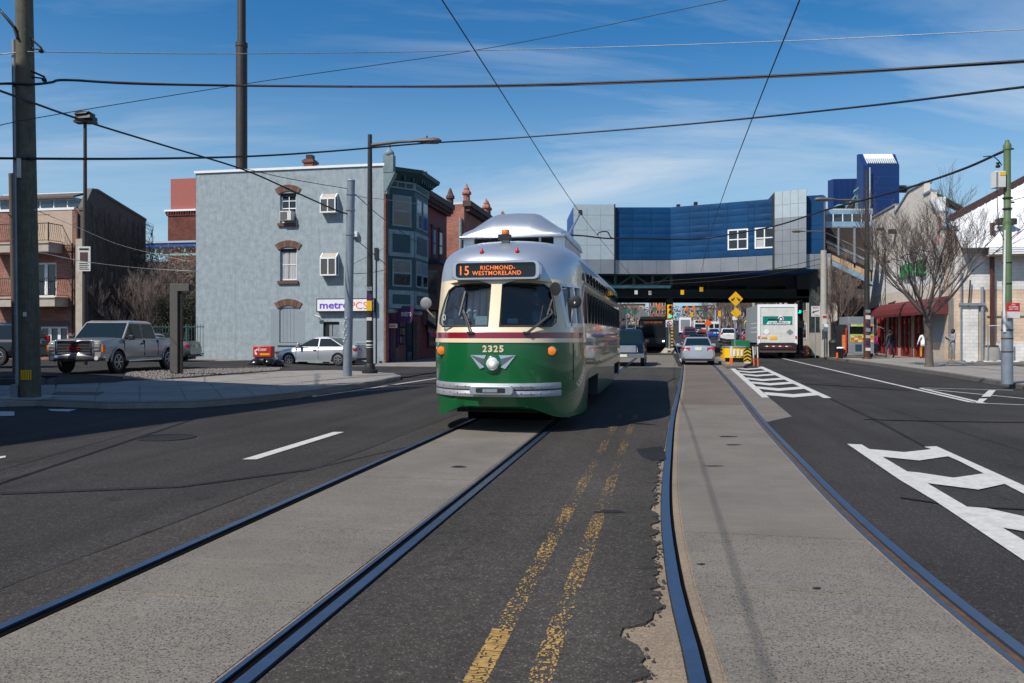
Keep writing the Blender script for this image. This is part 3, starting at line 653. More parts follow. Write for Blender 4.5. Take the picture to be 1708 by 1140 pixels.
for w in (w1, w2): MB().box(w[0]-.1, w[1]+.1, -.10, .05, w[2]-.16, w[2]).build('sill', 'arch_b', house)
ac = thing('air_conditioner', 'white window air conditioner sitting in the top sash window of the grey house', 'air conditioner', S(T0+(w1[0]+w1[1])/2-.02, S0, w1[2]+.10), ANG)
MB().box(-.30, .36, -.34, .12, 0, .50).build('case', 'off_white', ac, bevel=.02); 
g_ = MB(); g_.box(-.26, .12, -.352, -.34, .05, .45); g_.build('vent_panel', 'iron', ac)
for k in range(7): MB().box(-.25, .11, -.36, -.352, .075+k*.055, .085+k*.055).build('grille_slat', 'off_white', ac)
# boarded window
for i in range(5):
    x = w3[0]+.02+(w3[1]-w3[0]-.04)*i/5; MB().box(x+.006, x+(w3[1]-w3[0]-.04)/5-.006, .05, .10, w3[2]+.02, w3[3]+.02).build('board', 'stucco_patch', house)
MB().box(w3[0]-.12, w3[1]+.1, -.07, .02, w3[2]-.14, w3[2]).build('sill', 'stucco_patch', house)
MB().box(w3[0]-.5, w3[0]-.003, -.004, 0, w3[2]-.6, w3[3]-.1).build('paint_patch', 'stucco_patch', house)
MB().box(w3[1]+.003, w3[1]+.42, -.004, 0, w3[2]-.6, w3[3]-.2).build('paint_patch', 'stucco_patch', house)
pr = rectpx(587, 535, 640, 575); MB().box(pr[0], pr[1], -.0045, 0, 1.3, pr[3]).build('paint_patch', 'stucco_patch', house)
# greenhouse windows
for (a, b, c, d) in ((538, 332, 564, 357), (538, 431, 565, 461)):
    x0, x1, z0, z1 = rectpx(a, b, c, d); D = .36
    bx = MB()
    for x in (x0, x1-.06):
        bx.box(x, x+.06, -D, -D+.06, z0, z1).box(x, x+.06, -.06, 0, z0, z1+.26).bar((x+.03, -D+.03, z1), (x+.03, -.03, z1+.26), .06).box(x+.001, x+.059, -D+.06, -.06, z0+.001, z0+.06)
    bx.box(x0+.06, x1-.06, -D, -D+.06, z0, z0+.07).box(x0+.06, x1-.06, -D, -D+.06, z1-.06, z1+.04).box((x0+x1)/2-.03, (x0+x1)/2+.03, -D+.002, -D+.058, z0+.07, z1-.06)
    wn_ = bx.build('window', 'white', house)
    M('curtain_g', (.10, .10, .095), .25, var=.3, scale=18, coat=.6)
    for u, v in ((x0+.05, (x0+x1)/2-.03), ((x0+x1)/2+.03, x1-.05)): MB().box(u, v, -D+.022, -D+.034, z0+.06, z1-.05).build('pane', 'curtain_g', wn_)
    MB().hexa([(x0+.06,-D+.03,z1+.03),(x1-.06,-D+.03,z1+.03),(x1-.06,-.02,z1+.25),(x0+.06,-.02,z1+.25)], [(x0+.06,-D+.03,z1+.05),(x1-.06,-D+.03,z1+.05),(x1-.06,-.02,z1+.27),(x0+.06,-.02,z1+.27)]).build('roof_pane', 'sand', wn_)
    MB().box(x1-.035, x1-.025, -D+.06, -.06, z0+.06, z1).build('pane', 'glass_blue', wn_)
    MB().box(x0+.06, x1-.06, -D+.06, -.001, z0, z0+.05).build('shelf', 'off_white', wn_)
# shop sign
x0, x1, z0, z1 = rectpx(531, 498, 627, 521)
sg = thing('shop_sign', 'long white shop sign reading metroPCS on the grey wall', 'sign', S(T0+x0, S0, z0), ANG)
wS, hS = x1-x0, z1-z0
MB().box(0, wS, -.24, -.002, 0, hS).build('sign_box', 'iron', sg); MB().box(.05, wS-.05, -.25, -.24, .05, hS-.05).build('sign_face', 'white', sg)
mw = hS*.52
text('metro', wS*.51, hS*.46, 'purple', sg, (wS*.06+wS*.255, -.25, hS*.47), bold=.02); text('PCS', wS*.29, hS*.52, 'metro_orange', sg, (wS*.74, -.25, hS*.47), bold=-.004)
# side door, camera, alarm box
dd = MB().box(dr[0], dr[1], .12, .2, .1, dr[3]).build('door', 'galv', house)
MB().box(dr[0], dr[0]+.28, .10, .14, .1, dr[3]).build('door_jamb', 'black', dd); MB().box(dr[0]+.28, dr[1], .09, .14, dr[3]-.12, dr[3]).build('door_lintel', 'black', dd)
MB().box(dr[0]+.52, dr[1]-.06, .095, .119, .5, dr[3]-1.0).build('notice', 'white', dd); MB().box(dr[0]+.46, dr[0]+.48, .1, .119, .3, dr[3]-.15).build('door_seam', 'iron', dd)
cm = fx(532, 529); cc = thing('security_camera', 'small white security camera left of the side door', 'camera', S(T0+cm[0], S0, cm[1]), ANG)
MB().tube([(0,-.02,-.02),(0,-.2,.02)], .02).build('bracket', 'off_white', cc); MB().tube([(-.12,-.26,.07),(.12,-.16,-.02)], .055, 10).build('camera_body', 'white', cc)
bx_ = fx(594, 392); MB().box(bx_[0]-.17, bx_[0]+.14, -.2, -.002, bx_[1]-.13, bx_[1]+.14).build('lamp_box', 'off_white', house, bevel=.02)
MB().tube([(WX-.42,-.03,.1),(WX-.42,-.03,5.7)], .025).build('conduit', 'iron', house)
MB().box(WX-.5, WX-.3, -.07, -.002, 5.5, 6.1).build('junction_box', 'iron', house)
# chimney on roof
c = fx(515, 277, S0+1.0); ch = MB(); x = c[0]; ch.box(x-.26, x+.26, .9, 1.5, ROOF-.1, ROOF+.75).box(x-.33, x+.33, .83, 1.57, ROOF+.55, ROOF+.68); o = ch.build('chimney', 'brick_shop', house)
MB().box(x-.17, x+.17, 1.0, 1.4, ROOF+.75, ROOF+1.0).build('chimney_pot', 'black', o)
# --- street front of the corner house (plane x = WX), bay windows in green
XF = WX
fr = MB(); fr.box(XF-.3, XF+.02, .32, 6.2, -.1, ROOF); fr.box(XF, XF+.10, .0, .32, -.1, 9.0); fr.build('street_wall', 'brick_shop', house)
bay = [(0.55, 0), (1.9, 1.05), (4.4, 1.05), (5.7, 0)]     # (y, out)
def bayring(o, z): return [(XF+d+(o if d > 0 else 0)+.0, y + (-.0 if 0 else 0) + (o*-.6 if i < 2 else o*.6), z) for i, (y, d) in enumerate(bay)]
bz0, bz1 = 2.95, 9.35
bayp = MB(); bayp.hexa(bayring(0, bz0)[::-1], bayring(0, bz1)[::-1]); bp_ = bayp.build('bay', 'teal_paint', house)
def facet(i):  # frame of a bay facet
    a = Vector((XF+bay[i][1], bay[i][0], 0)); b = Vector((XF+bay[i+1][1], bay[i+1][0], 0)); d = (b-a); return a, d.normalized(), d.length
def on_facet(i, u0, u1, z0, z1, d0, d1, name, mat, parent=bp_):
    a, d, L = facet(i); n = Vector((d.y, -d.x, 0))
    q = lambda u, w: a+d*u+n*w
    m = MB(); m.hexa([(*q(u0,d0)[:2],z0),(*q(u1,d0)[:2],z0),(*q(u1,d1)[:2],z0),(*q(u0,d1)[:2],z0)], [(*q(u0,d0)[:2],z1),(*q(u1,d0)[:2],z1),(*q(u1,d1)[:2],z1),(*q(u0,d1)[:2],z1)])
    return m.build(name, mat, parent)
for (za, zb, kind) in ((7.35, 9.0, 'w'), (5.75, 7.15, 'p'), (4.15, 5.6, 'w'), (3.0, 3.95, 'p')):
    for i in (0, 1):
        L = facet(i)[2]
        if kind == 'p':
            on_facet(i, .04, L-.04, za, zb, .0, .03, 'panel_frame', 'teal_mid'); on_facet(i, .3, L-.3, za+.22, zb-.22, .02, .05, 'panel', 'teal_paint')
        else:
            spans = [(.28, L-.22)] if i == 0 else [(.2, L/2-.1), (L/2+.1, L-.2)]
            for u, v in spans:
                wn_ = on_facet(i, u, v, za, zb, .0, .05, 'window', 'teal_mid'); on_facet(i, u+.09, v-.09, (za+zb)/2+.05, zb-.09, .03, .058, 'pane', 'curtain_g', wn_); on_facet(i, u+.09, v-.09, za+.09, (za+zb)/2-.05, .03, .056, 'pane', 'glass', wn_)
def baycor(o0, o1, z0, z1, name, mat):
    ra = [(XF+d+o0 if d > 0 else XF+o0*.6, y+(-o0*.7 if i < 2 else o0*.7), z0) for i, (y, d) in enumerate(bay)]; rb = [(XF+d+o1 if d > 0 else XF+o1*.6, y+(-o1*.7 if i < 2 else o1*.7), z1) for i, (y, d) in enumerate(bay)]
    ra = [(XF-.1, ra[0][1], z0)]+ra+[(XF-.1, ra[-1][1], z0)]; rb = [(XF-.1, rb[0][1], z1)]+rb+[(XF-.1, rb[-1][1], z1)]
    return MB().hexa(ra[::-1], rb[::-1]).build(name, mat, house)
baycor(.05, .05, 9.35, 9.75, 'frieze', 'teal_mid')
for i in (0, 1):
    L = facet(i)[2]; n = 3 if i == 0 else 5
    for k in range(n): on_facet(i, .1+(L-.2)*k/n+.04, .1+(L-.2)*(k+1)/n-.04, 9.43, 9.67, .04, .07, 'frieze_panel', 'teal_paint')
baycor(.05, .5, 9.75, 10.15, 'cornice', 'teal_paint'); baycor(.55, .6, 10.15, 10.35, 'cornice_top', 'teal_paint'); baycor(.56, .2, 10.35, 10.42, 'cornice_cap', 'galv')
for k in range(9):
    i = 0 if k < 3 else 1; L = facet(i)[2]; u = .25+((k % 3)*.55 if i == 0 else (k-3)*.38); on_facet(i, u, u+.12, 9.78, 10.05, .05, .36, 'bracket', 'teal_paint')
# corner bracket with finial
m = MB(); m.prism_x([(-.02,8.9),(.32,8.9),(.32,9.3)][:2]+[(.32,11.0),(-.02,11.0)], XF, XF+.18).build('corner_pier', 'teal_light', house)
MB().hexa([(XF,-.04,9.0),(XF+.1,-.04,9.0),(XF+.1,.36,9.0),(XF,.36,9.0)], [(XF,-.04,10.0),(XF+.62,-.04,10.0),(XF+.62,.36,10.0),(XF,.36,10.0)]).build('corner_bracket', 'teal_light', house)
MB().box(XF-.03, XF+.52, -.06, .34, 10.0, 10.9).build('corner_block', 'teal_light', house)
MB().lathe([(.24,10.9),(.27,10.97),(.24,11.08),(.12,11.2),(.06,11.3),(.08,11.38),(.02,11.6)], (XF+.25,.14,0), 12).build('finial', 'teal_light', house, smooth=40)
# shop front at the street
sf = MB(); sf.box(XF, XF+.14, .75, 1.5, .15, 2.6); sf.build('shop_door', 'metro_purple', house); MB().box(XF+.13, XF+.16, .88, 1.38, .3, 2.4).build('door_glass', 'black', house)
sw = MB().box(XF, XF+.14, 1.8, 3.1, .9, 2.7).build('window', 'metro_purple', house); MB().box(XF+.13, XF+.17, 1.95, 2.95, 1.05, 2.55).build('pane', 'glass', sw)
for k in range(6): MB().box(XF+.17, XF+.175, 2.05+(k%2)*.45, 2.4+(k%2)*.45, 1.15+(k//2)*.45, 1.5+(k//2)*.45).build('poster', ('curtain_g', 'metro_purple', 'brown_trim')[k%3], sw)
MB().box(XF, XF+.12, 3.5, 4.3, .15, 2.5).build('door', 'glass_blue', house); MB().box(XF, XF+.10, 4.6, 5.3, .15, 2.4).build('door', 'black', house)
MB().box(XF-.02, XF+.25, .32, 5.9, 2.75, 2.95).build('ledge', 'teal_mid', house)
fl = thing('flag_sign', 'small purple hanging sign over the shop door under the green bay', 'sign', S(T0+XF, S0+1.2, 2.25), ANG)
MB().hexa([(.15,0,0.05),(1.1,0,0),(1.1,.06,0),(.15,.06,.05)], [(.4,0,.82),(1.25,0,.82),(1.25,.06,.82),(.4,.06,.82)]).build('sign_panel', 'metro_purple', fl)
text('metro', .55, .26, 'off_white', fl, (.82,-.005,.45)); MB().tube([(0,.03,.85),(1.2,.03,.85)], .02).build('bracket', 'iron', fl)
ss_ = thing('orange_lettered_sign', 'little cream sign with orange lettering beside the purple hanging sign', 'sign', S(T0+XF+.1, S0+.55, 1.95), ANG)
MB().box(0, .42, -.02, .04, 0, .22).build('sign_panel', 'off_white', ss_); MB().box(.05, .37, -.03, -.02, .06, .15).build('lettering_bar', 'metro_orange', ss_)
# --- maroon house next door
mh2 = thing('maroon_house', 'maroon painted row house with a dark brown bay between the green bay and the alley', 'house', S(T0+XF, S0+6.25), ANG)
D2 = 5.9
m = MB(); m.box(-10, 0, 0, D2, -.1, 9.9); m.build('wall', 'maroon_paint', mh2)
for y in (.75, 2.3, 3.9): 
    wn_ = MB().box(0, .06, y, y+.75, 6.3, 8.3).build('window', 'brown_trim', mh2); MB().box(.03, .075, y+.08, y+.67, 6.4, 7.3).build('pane', 'glass', wn_); MB().box(.03, .075, y+.08, y+.67, 7.38, 8.2).build('pane', 'glass', wn_)
    MB().box(-.02, .12, y-.1, y+.85, 8.3, 8.5).build('lintel', 'brown_trim', mh2)
m = MB(); m.hexa([(0,.3,3.1),(.9,1.2,3.1),(.9,4.6,3.1),(0,5.5,3.1)], [(0,.3,5.9),(.9,1.2,5.9),(.9,4.6,5.9),(0,5.5,5.9)]); by = m.build('bay', 'brown_trim', mh2)
MB().hexa([(-.02,.0,5.9),(1.1,1.0,5.9),(1.1,4.8,5.9),(-.02,5.8,5.9)], [(-.02,.3,6.3),(.7,1.3,6.2),(.7,4.5,6.2),(-.02,5.5,6.3)]).build('bay_roof', 'iron', mh2)
for y in (1.3, 2.45, 3.6):
    wn_ = MB().box(.9, .94, y, y+.95, 3.6, 5.5).build('window', 'brown_trim', mh2); MB().box(.93, .95, y+.1, y+.85, 3.7, 5.4).build('pane', 'glass', wn_)
wn_ = MB().hexa([(.25,.47,3.6),(.75,.97,3.6),(.78,.94,3.6),(.28,.44,3.6)],[(.25,.47,5.5),(.75,.97,5.5),(.78,.94,5.5),(.28,.44,5.5)]).build('pane', 'glass', mh2)
m = MB(); m.box(-.1, .55, -.05, D2+.05, 9.9, 10.25).box(-.1, .3, -.05, D2+.05, 9.5, 9.9); m.build('cornice', 'brown_trim', mh2)
for k in range(14): MB().box(.3, .5, .1+k*.42, .28+k*.42, 9.62, 9.9).build('bracket', 'brown_trim', mh2)
for y in (0, D2-.4): MB().lathe([(.22,10.2),(.22,10.6),(.3,10.65),(.3,10.8),(.2,10.95),(.12,11.2),(.05,11.35)], (.3,y+.2,0), 8).build('finial', 'brown_trim', mh2)
m = MB(); m.box(0, .12, .3, 5.6, 2.2, 3.0).build('shop_fascia', 'brown_trim', mh2)
gs = MB().box(.12, .6, 1.2, 1.26, 1.75, 3.0).build('banner', 'sand', mh2)
sw = MB().box(0, .1, 1.4, 3.8, .8, 2.2).build('window', 'iron', mh2); MB().box(.08, .12, 1.5, 3.7, .9, 2.1).build('pane', 'glass', sw)
aw = MB().hexa([(0,.9,2.2),(.9,.9,1.85),(.9,4.2,1.85),(0,4.2,2.2)], [(0,.9,2.6),(.9,.9,1.95),(.9,4.2,1.95),(0,4.2,2.6)]).build('awning', 'iron', mh2)
# --- far brick row houses beyond the alley
def row_house(s0, w, h, label, mat, fin=True, side_lit=False, grp='brick row houses beyond the alley'):
    o = thing('row_house', label, 'house', S(-14.26, s0, rise(s0)), ANG, grp)
    MB().box(-11, 0, 0, w, -.2, h).build('wall', mat, o)
    MB().box(-.1, .5, -.05, w+.02, h-.15, h+.25).build('cornice', 'brown_trim', o); m = MB()
    for k in range(int(w/.5)): m.box(.0, .38, .1+k*.5, .3+k*.5, h-.5, h-.15)
    for q in range(3): pass
    m.build('bracket_row', 'brown_trim', o)
    for fl_ in range(3):
        for k in range(2):
            y = w*(.18+.42*k); z = .9+fl_*3.1
            wn_ = MB().box(0, .06, y, y+.95, z, z+1.7).build('window', 'off_white' if fl_ else 'brown_trim', o); MB().box(.03, .07, y+.1, y+.85, z+.1, z+1.6).build('pane', 'glass', wn_)
            MB().box(0, .1, y-.1, y+1.05, z+1.7, z+1.9).build('lintel', 'off_white', o)
    if fin:
        for y in (0.05, w-.45): MB().lathe([(.25,h),(.25,h+.7),(.36,h+.75),(.34,h+.9),(.2,h+1.05),(.22,h+1.15),(.1,h+1.35),(.03,h+1.55)], (.12,y+.2,0), 8).build('finial', 'brick_bright', o)
    if side_lit:
        MB().box(-11, .1, -.02, .3, h, h+.14).build('coping', 'off_white', o); MB().tube([(-.25,-.12,0),(-.25,-.12,h-1)], .12).build('downpipe', 'galv', o)
    return o
row_house(56.2, 7.0, 11.1, 'brick row house showing its bright brick side wall to the alley', 'brick_bright', side_lit=True)
row_house(63.3, 6.3, 11.0, 'second brick row house beyond the alley, darker front', 'brick_shop')
row_house(69.7, 6.2, 11.0, 'third brick row house beyond the alley, furthest with roof finials', 'brick_bright')
# --- smokestack, tall, behind the grey house
b = W(403, 560, 70); st = thing('smokestack', 'tall dark steel smokestack rising behind the grey house', 'chimney', (b.x, b.y, 0))
MB().lathe([(.50,0),(.48,26.9)], (0,0,0), 20).build('lower_shaft', 'dark_bronze', st, smooth=40); MB().lathe([(.52,26.9),(.52,27.25),(.36,27.3),(.35,34)], (0,0,0), 20).build('upper_shaft', 'dark_bronze', st, smooth=40)
# --- brick house with balconies, far left (local x = t+35.4, y = s-37.8)
bh = thing('balcony_house', 'brick town house with two small balconies and a dark vine-covered side wall', 'house', S(-35.4, 37.8, .30), ANG)
def bx(px, py): t, z = front(px, py, 37.8); return t+35.4, z-.30
def br_(x0, y0, x1, y1): a = bx(x0, y1); b = bx(x1, y0); return (a[0], b[0], a[1], b[1])
BW = 4.45; BH = bx(60, 322)[1]
f1 = br_(60, 545, 113, 597); f1 = (f1[0]+.25, f1[1], f1[2]+.55, f1[3]); f2 = br_(57, 438, 94, 496); f3 = br_(57, 358, 84, 407)
zc = bx(60, 350)[1]
mb = MB(); wall_mb(mb, -1.1, BW, -.3, zc, [f1, f2, f3], 0, .2); mb.box(-1.1, BW-.02, .25, 5.2, -.3, zc); mb.build('wall', 'brick_red', bh)
MB().box(f3[0]-.3, BW-.5, -.012, 0, f3[2]-.2, zc-.02).build('stucco_bay', 'tan_siding', bh) if False else None
sb = MB(); wall_mb(sb, .9, BW-.42, f3[2]-.1, zc, [f3], -.02, .02); sb.build('stucco_panel', 'tan_siding', bh)
attic = MB(); attic.box(-1.1, BW-.35, .15, 5, zc, BH-.3); attic.build('attic', 'white', bh)
for k in range(6): 
    x = -.6+k*.85; MB().box(x, x+.72, .10, .16, zc+.1, BH-.42).build('window', 'glass_blue', bh)
MB().box(-1.2, BW-.3, -.05, .5, zc-.07, zc+.05).build('sill_band', 'white', bh)
MB().hexa([(-1.2,-.1,BH-.35),(BW-.3,-.1,BH-.35),(BW-.3,.9,BH-.02),(-1.2,.9,BH-.02)], [(-1.2,-.1,BH-.25),(BW-.3,-.1,BH-.25),(BW-.3,.9,BH+.1),(-1.2,.9,BH+.1)]).build('roof', 'bark', bh)
MB().box(-1.2, BW-.25, .9, 1.2, BH, BH+.14).build('roof_edge', 'white', bh)
# side wall with slanting parapet
MB().prism_x([(-.02,-.3),(5.2,-.3),(5.2,8.15),(1.0,BH+.15),(.6,BH+.1),(-.02,zc-.1)], BW, BW+.28).build('side_wall', 'bark', bh)
MB().prism_x([(-.06,zc-.12),(-.06,zc+.02),(.55,BH+.24),(1.0,BH+.29),(5.2,8.28),(5.2,8.15),(1.0,BH+.15),(.6,BH+.1)][::-1], BW-.04, BW+.34).build('parapet_coping', 'kerb', bh)
def french(parent, r, n):
    w = MB(); fw = .09; w.box(r[0], r[0]+fw, .06, .14, r[2], r[3]).box(r[1]-fw, r[1], .06, .14, r[2], r[3]).box(r[0]+fw, r[1]-fw, .06, .14, r[3]-fw, r[3]).box(r[0]+fw, r[1]-fw, .06, .14, r[2], r[2]+fw)
    for k in range(1, n): x = r[0]+(r[1]-r[0])*k/n; w.box(x-.09, x+.09, .055, .145, r[2]+fw, r[3]-fw)
    o = w.build('window', 'white', parent)
    for k in range(n): MB().box(r[0]+fw+(r[1]-r[0]-fw)*k/n, r[0]+(r[1]-r[0])*(k+1)/n-fw, .10, .12, r[2]+fw, r[3]-fw).build('pane', 'glass', o)
    return o
french(bh, f1, 3); french(bh, f2, 2); french(bh, f3, 2)
MB().box(f1[0]-.1, f1[1]+.1, -.03, .0, f1[3]+.02, f1[3]+.3).build('lintel', 'bark', bh); MB().box(f1[0]-.1, f1[1]+.1, -.08, .0, f1[2]-.35, f1[2]-.03).build('sill', 'kerb', bh)
for r in (f2, f3):
    bl = MB().box(-.6, r[1]+.75, -1.0, -.002, r[2]-.55, r[2]-.12).build('balcony', 'sand', bh)
    MB().box(-.65, r[1]+.8, -1.05, 0, r[2]-.12, r[2]-.04).build('balcony_floor', 'sand', bl)
    rr = MB(); x1 = r[1]+.75
    rr.bar((-.6,-1,r[2]+.95),(x1,-1,r[2]+.95),.04).bar((-.6,-1,r[2]+.05),(x1,-1,r[2]+.05),.03).bar((x1,-1,r[2]+.95),(x1,0,r[2]+.95),.04).bar((x1,-1,r[2]+.05),(x1,0,r[2]+.05),.03).bar((x1,-1,r[2]),(x1,-1,r[2]+1),.05)
    n = int((x1+.6)/.13)
    for k in range(n): x = -.6+k*.13; rr.tube([(x,-1,r[2]+.05),(x+.02,-1.09,r[2]+.35),(x,-1,r[2]+.6),(x,-1,r[2]+.95)], .011, 4)
    for k in range(7): y = -1+k*.14; rr.tube([(x1,y,r[2]+.05),(x1+.09,y,r[2]+.35),(x1,y,r[2]+.6),(x1,y,r[2]+.95)], .011, 4)
    rr.build('railing', 'iron', bl)
MB().tube([(BW-.05,-.08,-.2),(BW-.05,-.08,zc-.3),(BW-.25,-.08,zc-.1)], .06).build('downpipe', 'brown_trim', bh); MB().tube([(BW-.35,-.1,-.2),(BW-.35,-.1,bx(60,408)[1])], .045).build('downpipe', 'iron', bh)
p0 = bx(125, 400); p1 = bx(136, 560)
MB().box(BW+.02, BW+.42, -.32, -.02, -.3, p0[1]).build('stone_pier', 'sand', bh)
# dry vines on the side wall
vm = MB(); rv = random.Random(4)
for k in range(260):
    y = rv.uniform(.1, 5.1); z = rv.uniform(3.5, 8.6-.1*y); pts = []
    for i in range(5): pts.append((BW+.30+rv.uniform(0,.06), y+rv.uniform(-.12,.12), z-i*rv.uniform(.3,.55)))
    vm.tube(pts, .012, 3, cap=False)
for k in range(60):
    y = 5.15+rv.uniform(-.1,.15); z = rv.uniform(4, 8.2); vm.tube([(BW+.2,y,z),(BW+.3+rv.uniform(0,.4),y+.2,z-.2),(BW+.35+rv.uniform(0,.3),y+.25,z-rv.uniform(.5,1.2))], .012, 3, cap=False)
v_ = vm.build('dry_vine', 'twig', bh, fix=False); v_['kind'] = 'stuff'
# --- red brick block far behind (pink upper part)
tb = thing('brick_tower_block', 'red brick block with a plain pink upper storey behind the elevated railway', 'building', W(304, 560, 95)+Vector((0,0,-1.55)), ANG)
M_brick('brick_dark', (.17, .05, .035), (.12, .06, .05))
def hz(py, Y): return EYE+(HY-py)*Y/F
MB().box(-1.9, 6, 0, 8, 0, hz(352,95)).build('wall', 'brick_dark', tb); M('pink_stucco', (.34, .105, .085), .9, var=.05)
MB().box(-1.6, 6, .1, 8, hz(350,95), hz(298,95)).build('upper_wall', 'pink_stucco', tb)
MB().box(-2.2, 6.1, -.3, 8, hz(353,95), hz(350,95)).build('cornice', 'white', tb); m = MB()
for k in range(22): m.box(-2.1+k*.33, -1.95+k*.33, -.22, 0, hz(357,95), hz(353,95))
m.build('dentil_row', 'brick_dark', tb); MB().box(-2.05, 6.1, -.12, 8, hz(360,95), hz(357,95)).build('string_course', 'brick_dark', tb)
# --- elevated railway seen between the left houses
el = thing('elevated_railway', 'elevated railway with blue fascia and green steel trusses behind the left houses', 'railway', S(-18.5, 66.5, 0), ANG)
z1 = 10.35
def e_(*a): return MB().box(*a)
M('blue_fascia', (.012, .07, .26), .5, var=.1)
e_(-70, 2, 0, .25, 9.75, 10.12).build('fascia', 'blue_fascia', el); e_(-70, 2, -.1, 8, 10.12, 10.3).build('canopy_roof', 'silver_light', el)
e_(-70, 2, .1, .3, 8.95, 9.15).build('handrail', 'el_green_light', el); e_(-70, 2, .0, 7.5, 5.6, 6.3).build('deck', 'el_dark', el); e_(-70, 2, -.05, .0, 6.0, 6.6).build('girder', 'el_green_light', el)
m = MB()
for k in range(24):
    x = -70+k*3; m.bar((x,.1,5.2),(x,.1,6.6),.18); m.bar((x,.2,6.3),(x,.2,9.75),.14)
    m.bar((x,.05,3.6),(x+1.5,.05,5.6),.22) if k % 2 else m.bar((x+1.5,.05,3.6),(x,.05,5.6),.22)
m.build('lattice', 'el_green_light', el)
for k in range(8): MB().box(-66+k*9, -65.4+k*9, .2, .8, -1, 5.6).build('column', 'el_green', el)
# ------------------------------------------------------------------ station bridge over the street
stn = thing('station_bridge', 'blue and silver panelled station bridge spanning the street', 'bridge', (0,0,0))
def panel(parent, A, B, y0, y1, mat, name='panel', d=.07, gap=.016, puff=0., rnd=None, back=0):
    """panel between two plan points (px, Y) and pixel heights measured at the first plane"""
    a = Vector((A[0], A[1], 0)); b = Vector((B[0], B[1], 0)); dr = (b-a).normalized(); n = Vector((dr.y, -dr.x, 0)); L = (b-a).length
    a += dr*gap/2; b -= dr*gap/2; z0, z1 = y0+gap/2, y1-gap/2
    if not puff:
        return MB().hexa([(a.x,a.y,z0),(b.x,b.y,z0),((b-n*d).x,(b-n*d).y,z0),((a-n*d).x,(a-n*d).y,z0)], [(a.x,a.y,z1),(b.x,b.y,z1),((b-n*d).x,(b-n*d).y,z1),((a-n*d).x,(a-n*d).y,z1)]).build(name, mat, parent)
    m = MB(); g = 5; vs = []
    for j in range(g):
        for i in range(g):
            u, v = i/(g-1), j/(g-1); h = puff*math.sin(math.pi*u)**.6*math.sin(math.pi*v)**.8*(1 if rnd is None else rnd)
            p = a.lerp(b, u)+n*h; vs.append((p.x, p.y, z0+(z1-z0)*v))
    m.add(vs, [(j*g+i, j*g+i+1, (j+1)*g+i+1, (j+1)*g+i) for j in range(g-1) for i in range(g-1)]); bk = len(vs)
    return m.build(name, mat, parent, smooth=True, fix=False)
def XY(px, Y): return ((px-CX)/F*Y, Y)
def zz_(py, Y): return EYE+(HY-py)*Y/F
YA, YB, YC = 62.0, 58.1, 57.0
zt, zb, zs = zz_(346, YA), zz_(434, YA), zz_(457.5, YA)
P0, P1, P2, P3, P4 = XY(956, YA), XY(1024, YA), XY(1118, YA), XY(1292, YB), XY(1378, 56.6)
rs = random.Random(9)
M('blue_fascia', (.012, .07, .26), .5, var=.1)
# body behind the panels
m = MB(); off = lambda p, d=.1: (p[0], p[1]+d)
m.prism([off(P0), off(P1), off(P2), off(P3), off(P4), (P4[0]+1, P4[1]+9), (P0[0], P0[1]+7)], zs+.02, zt-.03).build('body', 'blue_fascia', stn)
m = MB(); m.prism([off(P0,.5), off(P2,.5), off(P4,.5), (P4[0]+1, P4[1]+8.5), (P0[0], P0[1]+6.5)], zt-.03, zt+.05).build('roof', 'galv', stn)
def run(a, b, x0, x1, n, rows, y0, y1, mat, name, puff=0., skip=()):
    for i in range(n):
        A = (a[0]+(b[0]-a[0])*i/n, a[1]+(b[1]-a[1])*i/n); B = (a[0]+(b[0]-a[0])*(i+1)/n, a[1]+(b[1]-a[1])*(i+1)/n)
        for j in range(rows):
            if (i, j) in skip: continue
            panel(stn, A, B, y0+(y1-y0)*j/rows, y0+(y1-y0)*(j+1)/rows, mat, name, puff=puff, rnd=rs.uniform(.5, 1.3))
run(P1, P2, 0, 0, 3, 8, zb, zt, 'blue_panel', 'blue_panel', .022)
